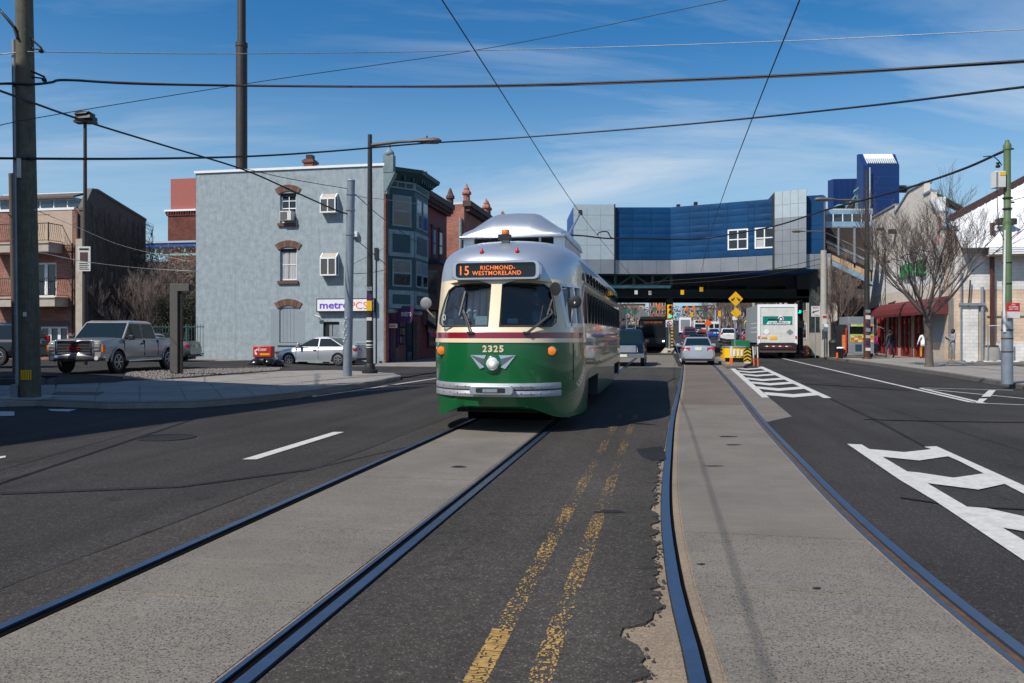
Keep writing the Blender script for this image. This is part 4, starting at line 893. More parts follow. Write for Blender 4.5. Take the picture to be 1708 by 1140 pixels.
# right blue stretch with two windows at px 1214-1248 and 1259-1292
def lerpP(u): return (P2[0]+(P3[0]-P2[0])*u, P2[1]+(P3[1]-P2[1])*u)
nn = 5; winz = (zz_(418, 59), zz_(378, 59))
def u_of(px):
    lo, hi = 0, 1
    for _ in range(40):
        mdl = (lo+hi)/2; q = lerpP(mdl)
        if CX+F*q[0]/q[1] < px: lo = mdl
        else: hi = mdl
    return lo
us = [0, u_of(1150), u_of(1182), u_of(1214), u_of(1248), u_of(1259), 1]
for k in range(6):
    A, B = lerpP(us[k]), lerpP(us[k+1]); rows = 8
    for j in range(rows):
        y0, y1 = zb+(zt-zb)*j/rows, zb+(zt-zb)*(j+1)/rows
        if k in (3, 5):
            if y0 >= winz[0]-.35 and y1 <= winz[1]+.35: continue
        panel(stn, A, B, y0, y1, 'blue_panel', 'blue_panel', puff=.022, rnd=rs.uniform(.4, 1.3))
    if k in (3, 5):
        yy0 = [zb+(zt-zb)*j/rows for j in range(rows+1) if zb+(zt-zb)*j/rows >= winz[0]-.35][0]; yy1 = [zb+(zt-zb)*j/rows for j in range(rows+1) if zb+(zt-zb)*j/rows <= winz[1]+.35][-1]
        a = Vector((*A, 0)); b = Vector((*B, 0)); dr = (b-a).normalized(); n = Vector((dr.y, -dr.x, 0)); L = (b-a).length
        fr = MB(); q = lambda u, z, d=.06: (a+dr*u+n*d)+Vector((0,0,z))
        for u0, u1, v0, v1 in ((0,.1,yy0,yy1),(L-.1,L,yy0,yy1),(.1,L-.1,yy0,yy0+.1),(.1,L-.1,yy1-.1,yy1),(L/2-.04,L/2+.04,yy0+.1,yy1-.1),(.1,L/2-.04,(yy0+yy1)/2-.04,(yy0+yy1)/2+.04),(L/2+.04,L-.1,(yy0+yy1)/2-.04,(yy0+yy1)/2+.04)):
            fr.hexa([q(u0,v0),q(u1,v0),q(u1,v0,-.05),q(u0,v0,-.05)], [q(u0,v1),q(u1,v1),q(u1,v1,-.05),q(u0,v1,-.05)])
        f_ = fr.build('window', 'white', stn)
        for i in range(2):
            for j in range(2):
                u0 = .1 if i == 0 else L/2+.04; u1 = L/2-.04 if i == 0 else L-.1; v0 = yy0+.1 if j == 0 else (yy0+yy1)/2+.04; v1 = (yy0+yy1)/2-.04 if j == 0 else yy1-.1
                MB().hexa([q(u0,v0,.0),q(u1,v0,.0),q(u1,v0,-.04),q(u0,v0,-.04)], [q(u0,v1,.0),q(u1,v1,.0),q(u1,v1,-.04),q(u0,v1,-.04)]).build('pane', 'curtain' if (k == 5 and i == 0 and j == 0) else 'glass', f_)
# silver skirt and towers
def stw(a, b, n, zs_, y0s, mat, name='silver_panel'):
    for i in range(n):
        A = (a[0]+(b[0]-a[0])*i/n, a[1]+(b[1]-a[1])*i/n); B = (a[0]+(b[0]-a[0])*(i+1)/n, a[1]+(b[1]-a[1])*(i+1)/n)
        for j in range(len(zs_)-1): panel(stn, A, B, zs_[j], zs_[j+1], mat[j] if isinstance(mat, list) else mat, name)
stw(P1, P2, 4, [zs, zb-.02], 0, 'silver_panel'); stw(P2, P3, 6, [zs, zb-.02], 0, 'silver_panel')
ztl = zz_(342, YA)
Lz = [zs, zz_(434,YA), zz_(410,YA), zz_(385,YA), zz_(360,YA), ztl]
stw((P0[0], YA-.25), (P1[0], YA-.25), 3, Lz, 0, ['silver_panel', 'silver_light', 'silver_light', 'silver_light', 'silver_light'])
MB().box(P1[0]-.02, P1[0]+.08, YA-.3, YA+.1, zs, ztl).build('corner_strip', 'black', stn)
Q0, Q1 = XY(1292, 57.2), XY(1345, 56.0)
Lz = [zz_(449,57.2)-.02, zz_(425,57.2), zz_(404,57.2), zz_(385,57.2), zz_(365,57.2), zz_(343,57.2), zz_(320.5,57.2)]
stw(Q0, Q1, 4, Lz, 0, ['silver_panel', 'silver_panel', 'silver_panel', 'silver_panel', 'silver_light', 'silver_light'])
m = MB(); m.prism([off(Q0,.08), off(Q1,.08), (Q1[0]+.5, Q1[1]+3), (Q0[0]+.5, Q0[1]+3)], Lz[0], Lz[-1]-.02).build('tower_core', 'el_dark', stn)
Q2, Q3 = XY(1345, 56.6), XY(1374, 56.2)
stw(Q2, Q3, 1, [zz_(423,56.4), zz_(400,56.4), zz_(376,56.4), zz_(352,56.4), zz_(326,56.4)], 0, 'blue_panel', 'blue_panel')
m = MB(); m.prism([off(Q2,.08), off(Q3,.08), (Q3[0]+.5, Q3[1]+4), (Q2[0]+.5, Q2[1]+4)], zz_(423,56.4), zz_(326,56.4)-.02).build('core', 'blue_panel', stn)
stw(XY(1345, 56.4), XY(1386, 55.9), 3, [zz_(449,56.2), zz_(423.5,56.2)], 0, 'silver_panel')
for px, c in ((1132, 'iron'), (1161, 'iron')):
    q = XY(px, 63); MB().box(q[0]-.13, q[0]+.13, 63, 63.3, zt, zz_(341 if px == 1132 else 337, 63)).build('roof_vent', c, stn)
# --- viaduct structure beneath: deep dark deck, girders, truss, column
vd = thing('railway_viaduct', 'dark green steel railway viaduct carried on one column in mid-street', 'viaduct', (0,0,0))
def vb(px0, px1, Y0, Y1, y0, y1, name, mat, Yr=None):
    Yr = Yr or Y0; a = XY(px0, Y0)[0]; b = XY(px1, Y0)[0]; return MB().box(a, b, Y0, Y1, zz_(y1, Yr), zz_(y0, Yr)).build(name, mat, vd)
zg0, zg1 = zz_(497, 64), zz_(483, 64)
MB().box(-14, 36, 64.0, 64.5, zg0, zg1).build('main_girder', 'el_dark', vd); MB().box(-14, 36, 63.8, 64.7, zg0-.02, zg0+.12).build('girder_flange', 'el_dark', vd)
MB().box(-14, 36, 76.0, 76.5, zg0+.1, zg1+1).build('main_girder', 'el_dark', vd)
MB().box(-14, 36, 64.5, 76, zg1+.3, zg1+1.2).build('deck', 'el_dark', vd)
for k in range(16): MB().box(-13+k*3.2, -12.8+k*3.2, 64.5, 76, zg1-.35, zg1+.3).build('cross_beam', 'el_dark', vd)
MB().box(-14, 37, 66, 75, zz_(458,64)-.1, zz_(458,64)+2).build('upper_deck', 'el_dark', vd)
# light green truss left of the column
ztb, ztt = zz_(479, 63), zz_(459, 63)
MB().box(-12, XY(1118,63)[0], 62.9, 63.15, ztb-.1, ztb+.12).build('truss_chord', 'el_green_light', vd); MB().box(-12, XY(1118,63)[0], 62.9, 63.15, ztt-.05, ztt+.2).build('truss_chord', 'el_green', vd)
xs_ = [XY(p, 63)[0] for p in (1119, 1088, 1057, 1026, 995, 964, 933, 902)]
for i, x in enumerate(xs_):
    MB().box(x-.11, x+.11, 62.92, 63.13, ztb, ztt).build('truss_post', 'el_green', vd)
    if i < len(xs_)-1:
        a, b = ((x, 63.02, ztt), (xs_[i+1], 63.02, ztb)) if i % 2 == 0 else ((x, 63.02, ztb), (xs_[i+1], 63.02, ztt)); MB().bar(a, b, .2, .12).build('truss_diagonal', 'el_green', vd)
cx = XY(1117.5, 64)[0]
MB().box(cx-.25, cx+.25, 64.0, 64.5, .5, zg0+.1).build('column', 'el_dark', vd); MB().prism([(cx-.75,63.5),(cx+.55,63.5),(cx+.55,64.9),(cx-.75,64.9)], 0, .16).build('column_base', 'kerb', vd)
MB().hexa([(cx-.6,63.6,.16),(cx+.4,63.6,.16),(cx+.4,64.8,.16),(cx-.6,64.8,.16)], [(cx-.3,63.9,.55),(cx+.3,63.9,.55),(cx+.3,64.6,.55),(cx-.3,64.6,.55)]).build('column_foot', 'sand', vd)
for k in range(9): MB().box(cx+.08, cx+.24, 63.985, 64.0, .7+k*.26, .82+k*.26).build('hazard_stripe', 'yellow', vd)
for sgn in (-1, 1):
    for k in range(2):
        pts = [Vector((cx+sgn*.2, 64.1, 3.0+k*.5))]; 
        for u in range(6): a = u/5*math.pi/2; pts.append(Vector((cx+sgn*(.2+math.sin(a)*(1.5-k*.5)), 64.1, 3.0+k*.5+(1-math.cos(a))*(zg0-3.0-k*.5))))
        MB().tube(pts, .10, 6).build('bracket_arm', 'el_dark', vd, smooth=True)
for px, h in ((1361, 65),): pass
xr = XY(1361, 57)[0]
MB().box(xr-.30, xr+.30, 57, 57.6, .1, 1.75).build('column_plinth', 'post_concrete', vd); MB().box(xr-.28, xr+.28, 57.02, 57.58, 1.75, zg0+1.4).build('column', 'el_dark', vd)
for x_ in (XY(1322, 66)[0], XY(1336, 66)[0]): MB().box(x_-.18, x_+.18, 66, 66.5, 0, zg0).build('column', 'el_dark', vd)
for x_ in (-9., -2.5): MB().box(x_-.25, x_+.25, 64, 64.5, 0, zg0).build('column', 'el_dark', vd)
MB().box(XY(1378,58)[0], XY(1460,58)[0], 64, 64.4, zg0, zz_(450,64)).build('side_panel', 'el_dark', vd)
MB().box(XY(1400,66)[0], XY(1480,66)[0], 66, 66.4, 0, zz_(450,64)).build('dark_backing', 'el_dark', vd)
# little yellow and white boxes (trolley wire signals) under the deck
def small_sign(name, label, cat, px, py, Y, w, h, mat, grp=None, d=.06, rz=0):
    c = W(px, py, Y); o = MB().box(-w/2, w/2, -d/2, d/2, -h/2, h/2).build(name, mat, None, loc=c, rz=rz); return tag(o, label, cat, grp)
small_sign('signal_box', 'small yellow box hanging under the viaduct just right of the column', 'signal box', 1138, 488, 62, .26, .36, 'sign_yellow')
small_sign('signal_box', 'small tilted yellow box hanging higher, furthest right under the viaduct', 'signal box', 1170, 483, 61, .26, .34, 'sign_yellow', rz=.3)
small_sign('signal_box', 'small white box hanging on a wire under the green truss', 'signal box', 1061, 488, 61, .23, .30, 'off_white')
small_sign('signal_box', 'small beige box hanging between the white box and the column', 'signal box', 1084, 489, 61.5, .22, .3, 'sand')
# --- enclosed stairs on the right
sr = thing('station_stairs', 'enclosed station staircase with plywood side and glazed landing above', 'staircase', (0,0,0))
Ys = 57.0
def sbx(x0, x1, y0, y1, name, mat, Y=Ys, dep=.12, par=sr): a = XY(x0, Y)[0]; b = XY(x1, Y)[0]; return MB().box(a, b, Y, Y+dep, zz_(y1, Y), zz_(y0, Y)).build(name, mat, par)
M('el_blue', (.22, .36, .48), .6, var=.15, scale=3)
sbx(1374, 1456, 350.5, 357.5, 'upper_fascia', 'el_blue'); sbx(1374, 1456, 370, 378, 'lower_fascia', 'el_blue'); sbx(1374, 1456, 348.5, 350.4, 'rail', 'off_white', dep=.2)
for k in range(6):
    x = 1374+k*15.8
    if k < 5: sbx(x+1, x+14.8, 358, 370, 'pane', 'glass_blue', Ys+.02, .03)
    sbx(x-.8, x+.8, 357.5, 370, 'mullion', 'white')
sbx(1373, 1376, 378, 420, 'post', 'galv'); sbx(1452, 1454.5, 378, 470, 'post', 'galv'); sbx(1397.5, 1400, 378, 430, 'post', 'galv'); sbx(1424, 1427, 378, 447, 'post', 'galv'); sbx(1374, 1456, 378, 380, 'rail', 'galv')
M('brown_dark', (.045, .036, .03), .9, var=.3); M('plywood', (.50, .34, .19), .8, var=.15, scale=2, stain=.15)
sbx(1374, 1456, 380, 432, 'inner_wall', 'brown_dark', Ys+2.6, .1); sbx(1420, 1456, 432, 478, 'inner_wall', 'brown_dark', Ys+2.6, .1)
def slant(x0, ya, x1, yb, h, name, mat, Y=Ys, dep=.1, n=1, par=sr):
    for k in range(n):
        u0, u1 = k/n, (k+1)/n; g = .02 if n > 1 else 0
        a = W(x0+(x1-x0)*u0, ya+(yb-ya)*u0, Y); b = W(x0+(x1-x0)*u1, ya+(yb-ya)*u1, Y); hh = h*Y/F
        MB().hexa([(a.x+g,Y,a.z-hh),(b.x-g,Y,b.z-hh),(b.x-g,Y+dep,b.z-hh),(a.x+g,Y+dep,a.z-hh)], [(a.x+g,Y,a.z),(b.x-g,Y,b.z),(b.x-g,Y+dep,b.z),(a.x+g,Y+dep,a.z)]).build(name, mat, par)
slant(1384, 420, 1456, 454, 13, 'plywood_panel', 'plywood', n=4); slant(1380, 418, 1456, 452, 2.2, 'edge_rail', 'iron', Ys-.05, .2); slant(1388, 434, 1456, 467, 9, 'stringer', 'el_blue')
slant(1378, 402, 1453, 437, 3, 'handrail', 'galv', Ys+.3); slant(1378, 388, 1453, 423, 1.2, 'handrail', 'galv', Ys+.3); slant(1380, 408, 1450, 440, 7, 'steps', 'sand', Ys+1.6, .8)
slant(1374, 398, 1453, 436, 1.2, 'handrail', 'galv', Ys+2.2)
# --- blue lift towers
def wedge_tower(name, label, x0, x1, xs0, ytop, ybot, Y, dep, skew=False):
    o = thing(name, label, 'tower', (0,0,0)); a = XY(x0, Y)[0]; b = XY(x1, Y)[0]; return o, a, b
tw = thing('lift_tower', 'tall dark blue lift tower with a sloping white skylight', 'tower', (0,0,0)); Yt = 68
a, b = XY(1440, Yt)[0], XY(1500, Yt)[0]; zlo, zhi = zz_(276, Yt), zz_(257.5, Yt+1.0); z0_ = zz_(352, Yt)
M('blue_metal', (.012, .042, .15), .4, .25, var=.08, scale=.8)
m = MB(); m.hexa([(a,Yt,z0_-3),(b,Yt,z0_-3),(b+.6,Yt+1.3,z0_-3),(a,Yt+1.3,z0_-3)], [(a,Yt,zlo),(b,Yt,zlo),(b+.6,Yt+1.3,zlo),(a,Yt+1.3,zlo)]); m.build('shaft', 'blue_metal', tw)
m = MB(); m.hexa([(a,Yt,zlo),(b,Yt,zlo),(b+.6,Yt+1.3,zlo),(a,Yt+1.3,zlo)], [(a+.0,Yt+1.0,zhi),(b+.1,Yt+1.0,zhi),(b+.3,Yt+1.3,zhi),(a,Yt+1.3,zhi)]); m.build('sloping_cap', 'blue_metal', tw)
def onslope(u, v): return Vector((a+(b-a)*u, Yt+1.0*v-.03, zlo+(zhi-zlo)*v+.02))
q = [onslope(.12,.1), onslope(.93,.1), onslope(.93,.92), onslope(.12,.92)]; up = Vector((0,-.04,.05))
sk = MB().hexa(q, [p+up for p in q]).build('skylight', 'white', tw)
for k in range(14):
    q = [onslope(.13+k*.057,.1), onslope(.155+k*.057,.1), onslope(.155+k*.057,.45), onslope(.13+k*.057,.45)]; MB().hexa([p+up for p in q], [p+up*2.4 for p in q]).build('skylight_rib', 'silver_light', sk)
MB().tube([(XY(1451,Yt-.3)[0],Yt-.3,z0_),(XY(1451,Yt-.3)[0],Yt-.3,zz_(281,Yt))], .06).build('mast', 'silver_light', tw)
for k in range(1, 4): MB().box(a-.004, b+.004, Yt-.008, Yt, z0_+(zlo-z0_)*k/4-.015, z0_+(zlo-z0_)*k/4+.015).build('panel_seam', 'blue_fascia', tw)
t2 = thing('station_block', 'low dark blue station block left of the lift tower', 'building', (0,0,0)); Y2 = 74
a2, b2 = XY(1390, Y2)[0], XY(1437, Y2)[0]
MB().hexa([(a2,Y2,5),(b2,Y2,5),(b2,Y2+.8,5),(a2-.2,Y2+.8,5)], [(a2,Y2,zz_(299,Y2)),(b2,Y2,zz_(298,Y2)),(b2,Y2+.8,zz_(298,Y2)),(a2-.2,Y2+.8,zz_(299,Y2))]).build('wall', 'blue_metal', t2)
for k in range(1, 5): MB().box(a2+(b2-a2)*k/5-.01, a2+(b2-a2)*k/5+.01, Y2-.006, Y2, 6, zz_(300,Y2)).build('panel_seam', 'blue_fascia', t2)
# green canopies
gc = thing('green_canopy', 'green steel platform canopy with a sloping end right of the lift tower', 'canopy', (0,0,0)); Yc = 70
def cv(px, py, Y=Yc): q = W(px, py, Y); return q
for nm, pts, h, mt in (('roof_edge', [(1498,309),(1545,309.5),(1607,343.5)], 2.6, 'el_green_light'), ('soffit', [(1498,311.8),(1545,312.6),(1603,345)], 6, 'brown_dark')):
    for p_, q_ in zip(pts, pts[1:]):
        A, B = cv(*p_), cv(*q_); hh = Vector((0,0,h*Yc/F)); D = Vector((.4,1.2,0)); dy = Vector((0,.02 if nm == 'soffit' else 0,0))
        MB().hexa([A-hh+dy,B-hh+dy,B-hh+D,A-hh+D], [A+dy,B+dy,B+D,A+D]).build(nm, mt, gc)
for px, y0, y1, mt in ((1529,313,332,'el_green_light'),(1521,318,330,'brown_dark'),(1555,318,345,'brown_dark'),(1564,322,345,'el_green'),(1599,343,352,'el_green_light')): sbx(px-2, px+2, y0, y1, 'post', mt, Yc+.3, .25, gc)
sbx(1545, 1600, 343.5, 345, 'tie_beam', 'brown_dark', Yc+.2, .2, gc)
g2 = thing('green_gable', 'small green gabled roof between the two blue towers', 'canopy', (0,0,0))
for p_, q_ in (((1386,348),(1398,341)),((1398,341),(1412,341)),((1410,346),(1427,325)),((1424,318),(1432,312))):
    A, B = cv(*p_, 66), cv(*q_, 66); hh = Vector((0,0,.14)); D = Vector((.3,.8,0)); MB().hexa([A-hh,B-hh,B-hh+D,A-hh+D], [A,B,B+D,A+D]).build('roof_edge', 'el_green_light', g2)
sbx(1400, 1410, 342, 349, 'gable_end', 'el_green', 66.2, .2, g2); sbx(1427, 1431, 316, 349, 'post', 'el_green_light', 66.2, .2, g2); sbx(1412, 1427, 334, 349, 'gable_end', 'brown_dark', 67, .2, g2)

# ------------------------------------------------------------------ dollar shop (local x = t-16, y = s-49.5)
ds = thing('dollar_shop', 'beige dollar shop with green letters and a stepped parapet', 'shop', S(16, 49.5, .1), ANG)
LEN = 19.5
def sd(px, py): s, z = side(px, py, 16.0); return s-49.5, z-.1
# street wall on local x=0, from y=0 to LEN; stepped top outline
top = [(0,7.6),(1.0,7.75),(1.7,7.5),(1.7,8.7),(3.0,9.6),(3.0,10.2),(4.3,10.2),(4.3,11.0),(7.4,11.0),(10.6,10.0),(10.6,10.6),(LEN,10.6)]
zs1, zs2 = 6.75, 4.5
def swall(y0, y1, z0, z1, name, mat, x=0., d=.3): return MB().box(x, x+d, y0, y1, z0, z1).build(name, mat, ds)
mb = MB(); mb.prism_x([(0,zs1)]+[(LEN,zs1)]+top[::-1], 0, .35).build('upper_wall', 'tan_stucco', ds)
for (y0, z0), (y1, z1) in zip(top, top[1:]):
    if abs(y1-y0) > .05: MB().hexa([(-.08,y0,z0),(.5,y0,z0),(.5,y1,z1),(-.08,y1,z1)], [(-.08,y0,z0+.13),(.5,y0,z0+.13),(.5,y1,z1+.13),(-.08,y1,z1+.13)]).build('parapet_coping', 'galv', ds)
MB().box(.0, .45, 1.8, 2.9, 8.8, 9.7).build('parapet_return', 'white', ds); MB().box(-.01, 0, 1.45, 1.6, 6.8, 8.7).build('red_edge', 'red', ds)
M('sign_band', (.68, .68, .65), .8, var=.05); swall(0, LEN, zs2, zs1-.005, 'sign_band', 'sign_band', 0.0); swall(0, LEN, 3.6, zs2-.005, 'mid_wall', 'tan_stucco')
# ground floor: grey end panel, doors
swall(0, 4.0, 1.05, 3.595, 'grey_panel', 'stucco_patch'); swall(0, 4.0, -.1, 1.04, 'base_wall', 'sand')
swall(.0, .55, -.1, 7.5, 'corner_pilaster', 'brick_paint_beige', -.012, .012)
y = 4.0; k = 0
while y < LEN-.8:
    MB().box(-.05, .1, y, y+.16, -.05, 3.58).build('door_post', 'door_red', ds)
    if k % 3 == 2: swall(y+.17, y+.95, -.1, 3.58, 'pier', 'sand', 0)
    else:
        d_ = MB().box(.05, .12, y+.17, y+.95, -.05, 3.58).build('door', 'door_red', ds); MB().box(.035, .05, y+.25, y+.87, .15, 2.1).build('pane', 'glass', d_); MB().box(.035, .05, y+.25, y+.87, 2.25, 3.4).build('pane', 'glass', d_)
    y += 1.0; k += 1
MB().box(-.06, .12, 3.9, 4.06, -.05, 3.58).build('door_post', 'door_red', ds)
# awning, curved top, sections along its length
for k in range(9):
    y0, y1 = .0+k*1.42, .0+(k+1)*1.42; m = MB(); prof = [(0,3.72),(-.35,3.68),(-.7,3.5),(-1.0,3.2),(-1.15,2.85),(-1.15,2.68),(-1.10,2.68),(-1.10,2.85),(-.96,3.16),(-.67,3.44),(-.33,3.62),(0,3.66)]
    m.loft([[(x, y0, z) for x, z in prof], [(x, y1-.002, z) for x, z in prof]]); m.build('awning_section', 'awning_red', ds)
MB().prism_y([(0,3.72),(-.35,3.68),(-.7,3.5),(-1.0,3.2),(-1.15,2.85),(-1.15,2.68),(0,2.68)][::-1], -.02, .004).build('awning_end', 'awning_red', ds)
# letters facing the street, drawn as raised letters (rotated to face -x)
s0_, zL = sd(1481, 477); s1_, zH = sd(1523, 450)
for word, ya, yb in (('DOLLAR', 8.9, 6.0), ('TREE', 5.6, 3.75)):
    o = text(word, ya-yb, 1.0, 'green_sign', ds, (-.02, (ya+yb)/2, 5.72), rz=-math.pi/2, d=.16, bold=.012, name='lettering')
for y in (9.4, 6.2, 3.4):   # lamps above the sign
    l = MB().tube([(0,y,6.6),(-.5,y,6.75),(-.7,y,6.6)], .03).build('lamp_arm', 'iron', ds); MB().lathe([(.16,0),(.05,.16)], (-.75,y,6.48), 8).build('lamp_shade', 'iron', l)
fl_ = MB().box(-.5, -.05, 10.2, 10.5, 8.6, 8.9).build('floodlight', 'iron', ds); 
MB().box(-.55, -.05, 13.2, 13.45, 9.2, 9.4).build('floodlight', 'iron', ds)
# camera-facing wall to the right
m = MB(); m.box(.36, 26, 0, .3, -.2, 4.05); m.build('brick_wall', 'brick_paint_beige', ds); m = MB(); m.box(.36, 26, 0, .3, 4.06, 6.1); m.build('brick_wall', 'brick_paint_white', ds)
MB().box(.35, 5, .3, 2, 5.9, 7.3).build('upper_block', 'tan_stucco', ds); MB().box(0.0, .36, 0, .3, -.1, 7.6).build('corner_wall', 'brick_paint_beige', ds)
MB().box(.62, 1.55, -.10, -.002, -.1, 3.15).build('painted_pier', 'brick_paint_white', ds)
MB().box(.55, 1.9, -.25, .0, 3.15, 3.3).build('pier_cap', 'galv', ds)
MB().tube([(.62,-.16,0),(.62,-.16,5.2)], .05).build('pipe', 'galv', ds); MB().tube([(1.75,-.12,-.1),(1.75,-.12,4.2)], .09).build('pipe', 'galv', ds); MB().tube([(1.0,-.2,3.1),(1.1,-.2,4.6)], .04).build('pipe', 'iron', ds)
MB().tube([(2.0,-.05,2.55),(26,-.05,2.62)], .03).build('cable_run', 'galv', ds)
MB().box(2.0, 26, -.08, -.002, -.1, 1.05).build('brick_plinth', 'brick_paint_white', ds)
for x in (4.1, 9.5): 
    MB().box(x, x+.35, -.25, -.01, 4.5, 4.8).build('floodlight', 'iron', ds)
# --- white roofed hall behind
hl = thing('white_roof_hall', 'hall with a steep white metal roof and brown gable edge at the right', 'hall', S(17.3, 49.9, 0), ANG)
def fh(px, py, s=49.9): t, z = front(px, py, s); return t-17.3, z
eave = 6.35
m = MB(); m.box(.5, 26, .1, .4, 5.6, eave-.35).build('soffit_wall', 'iron', hl)  # near-black wall colour puts in the shade under the eave
MB().box(.5, 26, -1.3, .2, eave-.35, eave-.28).build('soffit', 'tan_siding', hl)
for k in range(3): MB().box(.5, 26, -1.42-.02*k, -1.3, eave-.28+.12*k, eave-.17+.12*k).build('fascia_board', 'white', hl)
# roof plane rises away from the eave; its left end is cut by a rake going up to the right
sl = .95; Xr0 = -1.4
def roofp(x, y): return (x, -1.4+y, eave+.1+y*sl)
def rake(x): return max(0., min((x+2.3)*.60+1.2, 9))
m = MB(); ptsx = [-.9+.45*k for k in range(60)]
top_ = [roofp(x, rake(x)*.92) for x in ptsx]; bot_ = [roofp(x, 0) for x in ptsx]
m.add(bot_+top_, [(i, i+1, 60+i+1, 60+i) for i in range(59)]); rf = m.build('roof', 'roof_white', hl, fix=False)
for k in range(0, 59):
    x = ptsx[k]; 
    for w in (0,):
        y1 = rake(x)*.92; m = MB(); a0, a1 = roofp(x, .0), roofp(x+.0, y1)
        m.bar(Vector(a0)+Vector((0,-.01,.02)), Vector(a1)+Vector((0,-.01,.02)), .05, .05); m.build('roof_seam', 'roof_white', hl)
a0, a1 = Vector(roofp(-.9, rake(-.9)*.92)), Vector(roofp(ptsx[-1], rake(ptsx[-1])*.92))
xe = 7.8/.60-2.3; 
a1 = Vector(roofp(xe, 9*.92)); nrm = Vector((0,-.1,.35))
m = MB(); m.hexa([a0+Vector((0,-.12,-.05)), a1+Vector((0,-.12,-.05)), a1+Vector((0,.6,-.05)), a0+Vector((0,.6,-.05))], [a0+nrm, a1+nrm, a1+nrm+Vector((0,.6,0)), a0+nrm+Vector((0,.6,0))]).build('brown_gable_edge', 'brown_trim', hl)
# ------------------------------------------------------------------ tram (local x across to the right, y back from the nose)
M('tram_green', (.004, .105, .028), .25, var=.04, coat=.7); M('tram_cream', (.74, .60, .39), .28, var=.03, coat=.8); M('tram_maroon', (.22, .008, .022), .25, var=.03, coat=.9)
M('tram_silver', (.56, .59, .63), .36, .75, var=.05, scale=1.2); M('lamp_amber', (.85, .20, .01), .25, var=.05, coat=.8); M('lens', (.85, .82, .75), .08, .3, var=0, coat=1); M('warm_lens', (1.0, .78, .5), .2, var=0, emit=1.6)
M('led_orange', (1.0, .22, .03), .5, var=0, emit=.38); M('dark_inside', (.035, .038, .04), .8, var=.2); M('tram_gasket', (.015, .015, .015), .6, var=0); M('windscreen', (.03, .045, .06), .03, var=0, spec=.8)  # dark_inside greys the cream interior to stand in for its shade
_t = MATS['windscreen'].node_tree; _t.nodes.clear(); _n = _t.nodes.new; _l = _t.links.new      # clear tinted pane: see-through plus mirror-like sheen
_o = _n('ShaderNodeOutputMaterial'); _x = _n('ShaderNodeMixShader'); _tr = _n('ShaderNodeBsdfTransparent'); _g = _n('ShaderNodeBsdfGlossy'); _f = _n('ShaderNodeFresnel')
_tr.inputs[0].default_value = (.66, .76, .80, 1); _g.inputs['Roughness'].default_value = .03; _f.inputs['IOR'].default_value = 1.5
_l(_f.outputs[0], _x.inputs[0]); _l(_tr.outputs[0], _x.inputs[1]); _l(_g.outputs[0], _x.inputs[2]); _l(_x.outputs[0], _o.inputs[0])
M('tram_side_glass', (.10, .09, .075), .12, .4, var=.5, scale=3, coat=1)  # pane colour lightened and mottled in place of street reflections
tram = thing('tram', 'green cream and silver streamlined tram number 2325 on route 15', 'tram', S(-2.6, 12.0), ANG)
TL = 14.1
LV = [(.24,1.25,.13,1.95),(.45,1.258,.09,1.95),(.62,1.265,.06,1.95),(.80,1.27,.05,1.95),(1.10,1.27,.03,1.95),(1.44,1.27,.03,1.95),(1.50,1.27,.035,1.95),(1.605,1.27,.05,1.95),
      (1.66,1.267,.085,1.95),(1.80,1.262,.14,1.95),(2.0,1.252,.215,1.95),(2.2,1.242,.285,1.95),(2.38,1.232,.34,1.95),(2.45,1.228,.36,1.95),(2.55,1.222,.38,1.97),(2.65,1.213,.405,2.0),(2.75,1.20,.445,2.03),(2.85,1.175,.52,2.06),(2.93,1.125,.63,2.1),(3.01,1.045,.79,2.15),(3.08,.94,.98,2.25),(3.14,.80,1.24,2.4),(3.19,.60,1.6,2.6),(3.22,.35,2.0,2.8),(3.235,.12,2.5,3.0)]
def lev(z):
    for a, b in zip(LV, LV[1:]):
        if z <= b[0]: u = (z-a[0])/(b[0]-a[0]); u = max(0, u); return [a[i]+(b[i]-a[i])*u for i in range(1, 4)]
    return list(LV[-1][1:])
NF, NRR = 56, 28
SIDE_Y = [2.4, 4.4, 6.4, 8.4, 10.4, 12.2]
def ring(z, off=0., n=2.55):
    Wd, F0, yf = lev(z); L = yf-F0; Wd += off; L += off; pts = []
    for i in range(NF+1):      # from left side through nose to right side
        q = math.pi-math.pi*i/NF; c, s_ = math.cos(q), math.sin(q)
        pts.append((math.copysign(abs(c)**(2/n), c)*Wd, yf-abs(s_)**(2/n)*L))
    ry = 12.6-max(0, yf-1.95)*1.0
    for k in range(1, 7): pts.append((Wd, yf+(ry-yf)*k/7))
    rl = TL-ry-(F0-.03)*.9
    for i in range(NRR+1):
        q = math.pi*i/NRR; c, s_ = math.cos(q), math.sin(q)
        pts.append((math.copysign(abs(c)**(2/n), c)*Wd, ry+abs(s_)**(2/n)*max(rl, .05)))
    for k in range(6, 0, -1): pts.append((-Wd, yf+(ry-yf)*k/7))
    return pts
def plan_y(x, z, off=0.):
    Wd, F0, yf = lev(z); return yf-(max(0, 1-(abs(x)/(Wd+off))**2.55))**(1/2.55)*(yf-F0+off)
def band(zs_, off=0., lowfn=None, caps=False):
    rings = []
    for k, z in enumerate(zs_):
        r = ring(z, off); rings.append([(x, y, lowfn(x, y, z) if (lowfn and k == 0) else z) for x, y in r])
    return rings
def lowskirt(x, y, z):
    if y < 1.9 :
        a = smooth((abs(x)-.45)/.62); return .44-(.44-.24)*a
    return .33 if y < 12 else .42
m = MB(); m.loft(band([.36,.45,.62,.80,.95,1.10,1.25,1.44], lowfn=lowskirt), caps=True); skirt = m.build('lower_body', ['tram_green', 'dark_inside'], tram)
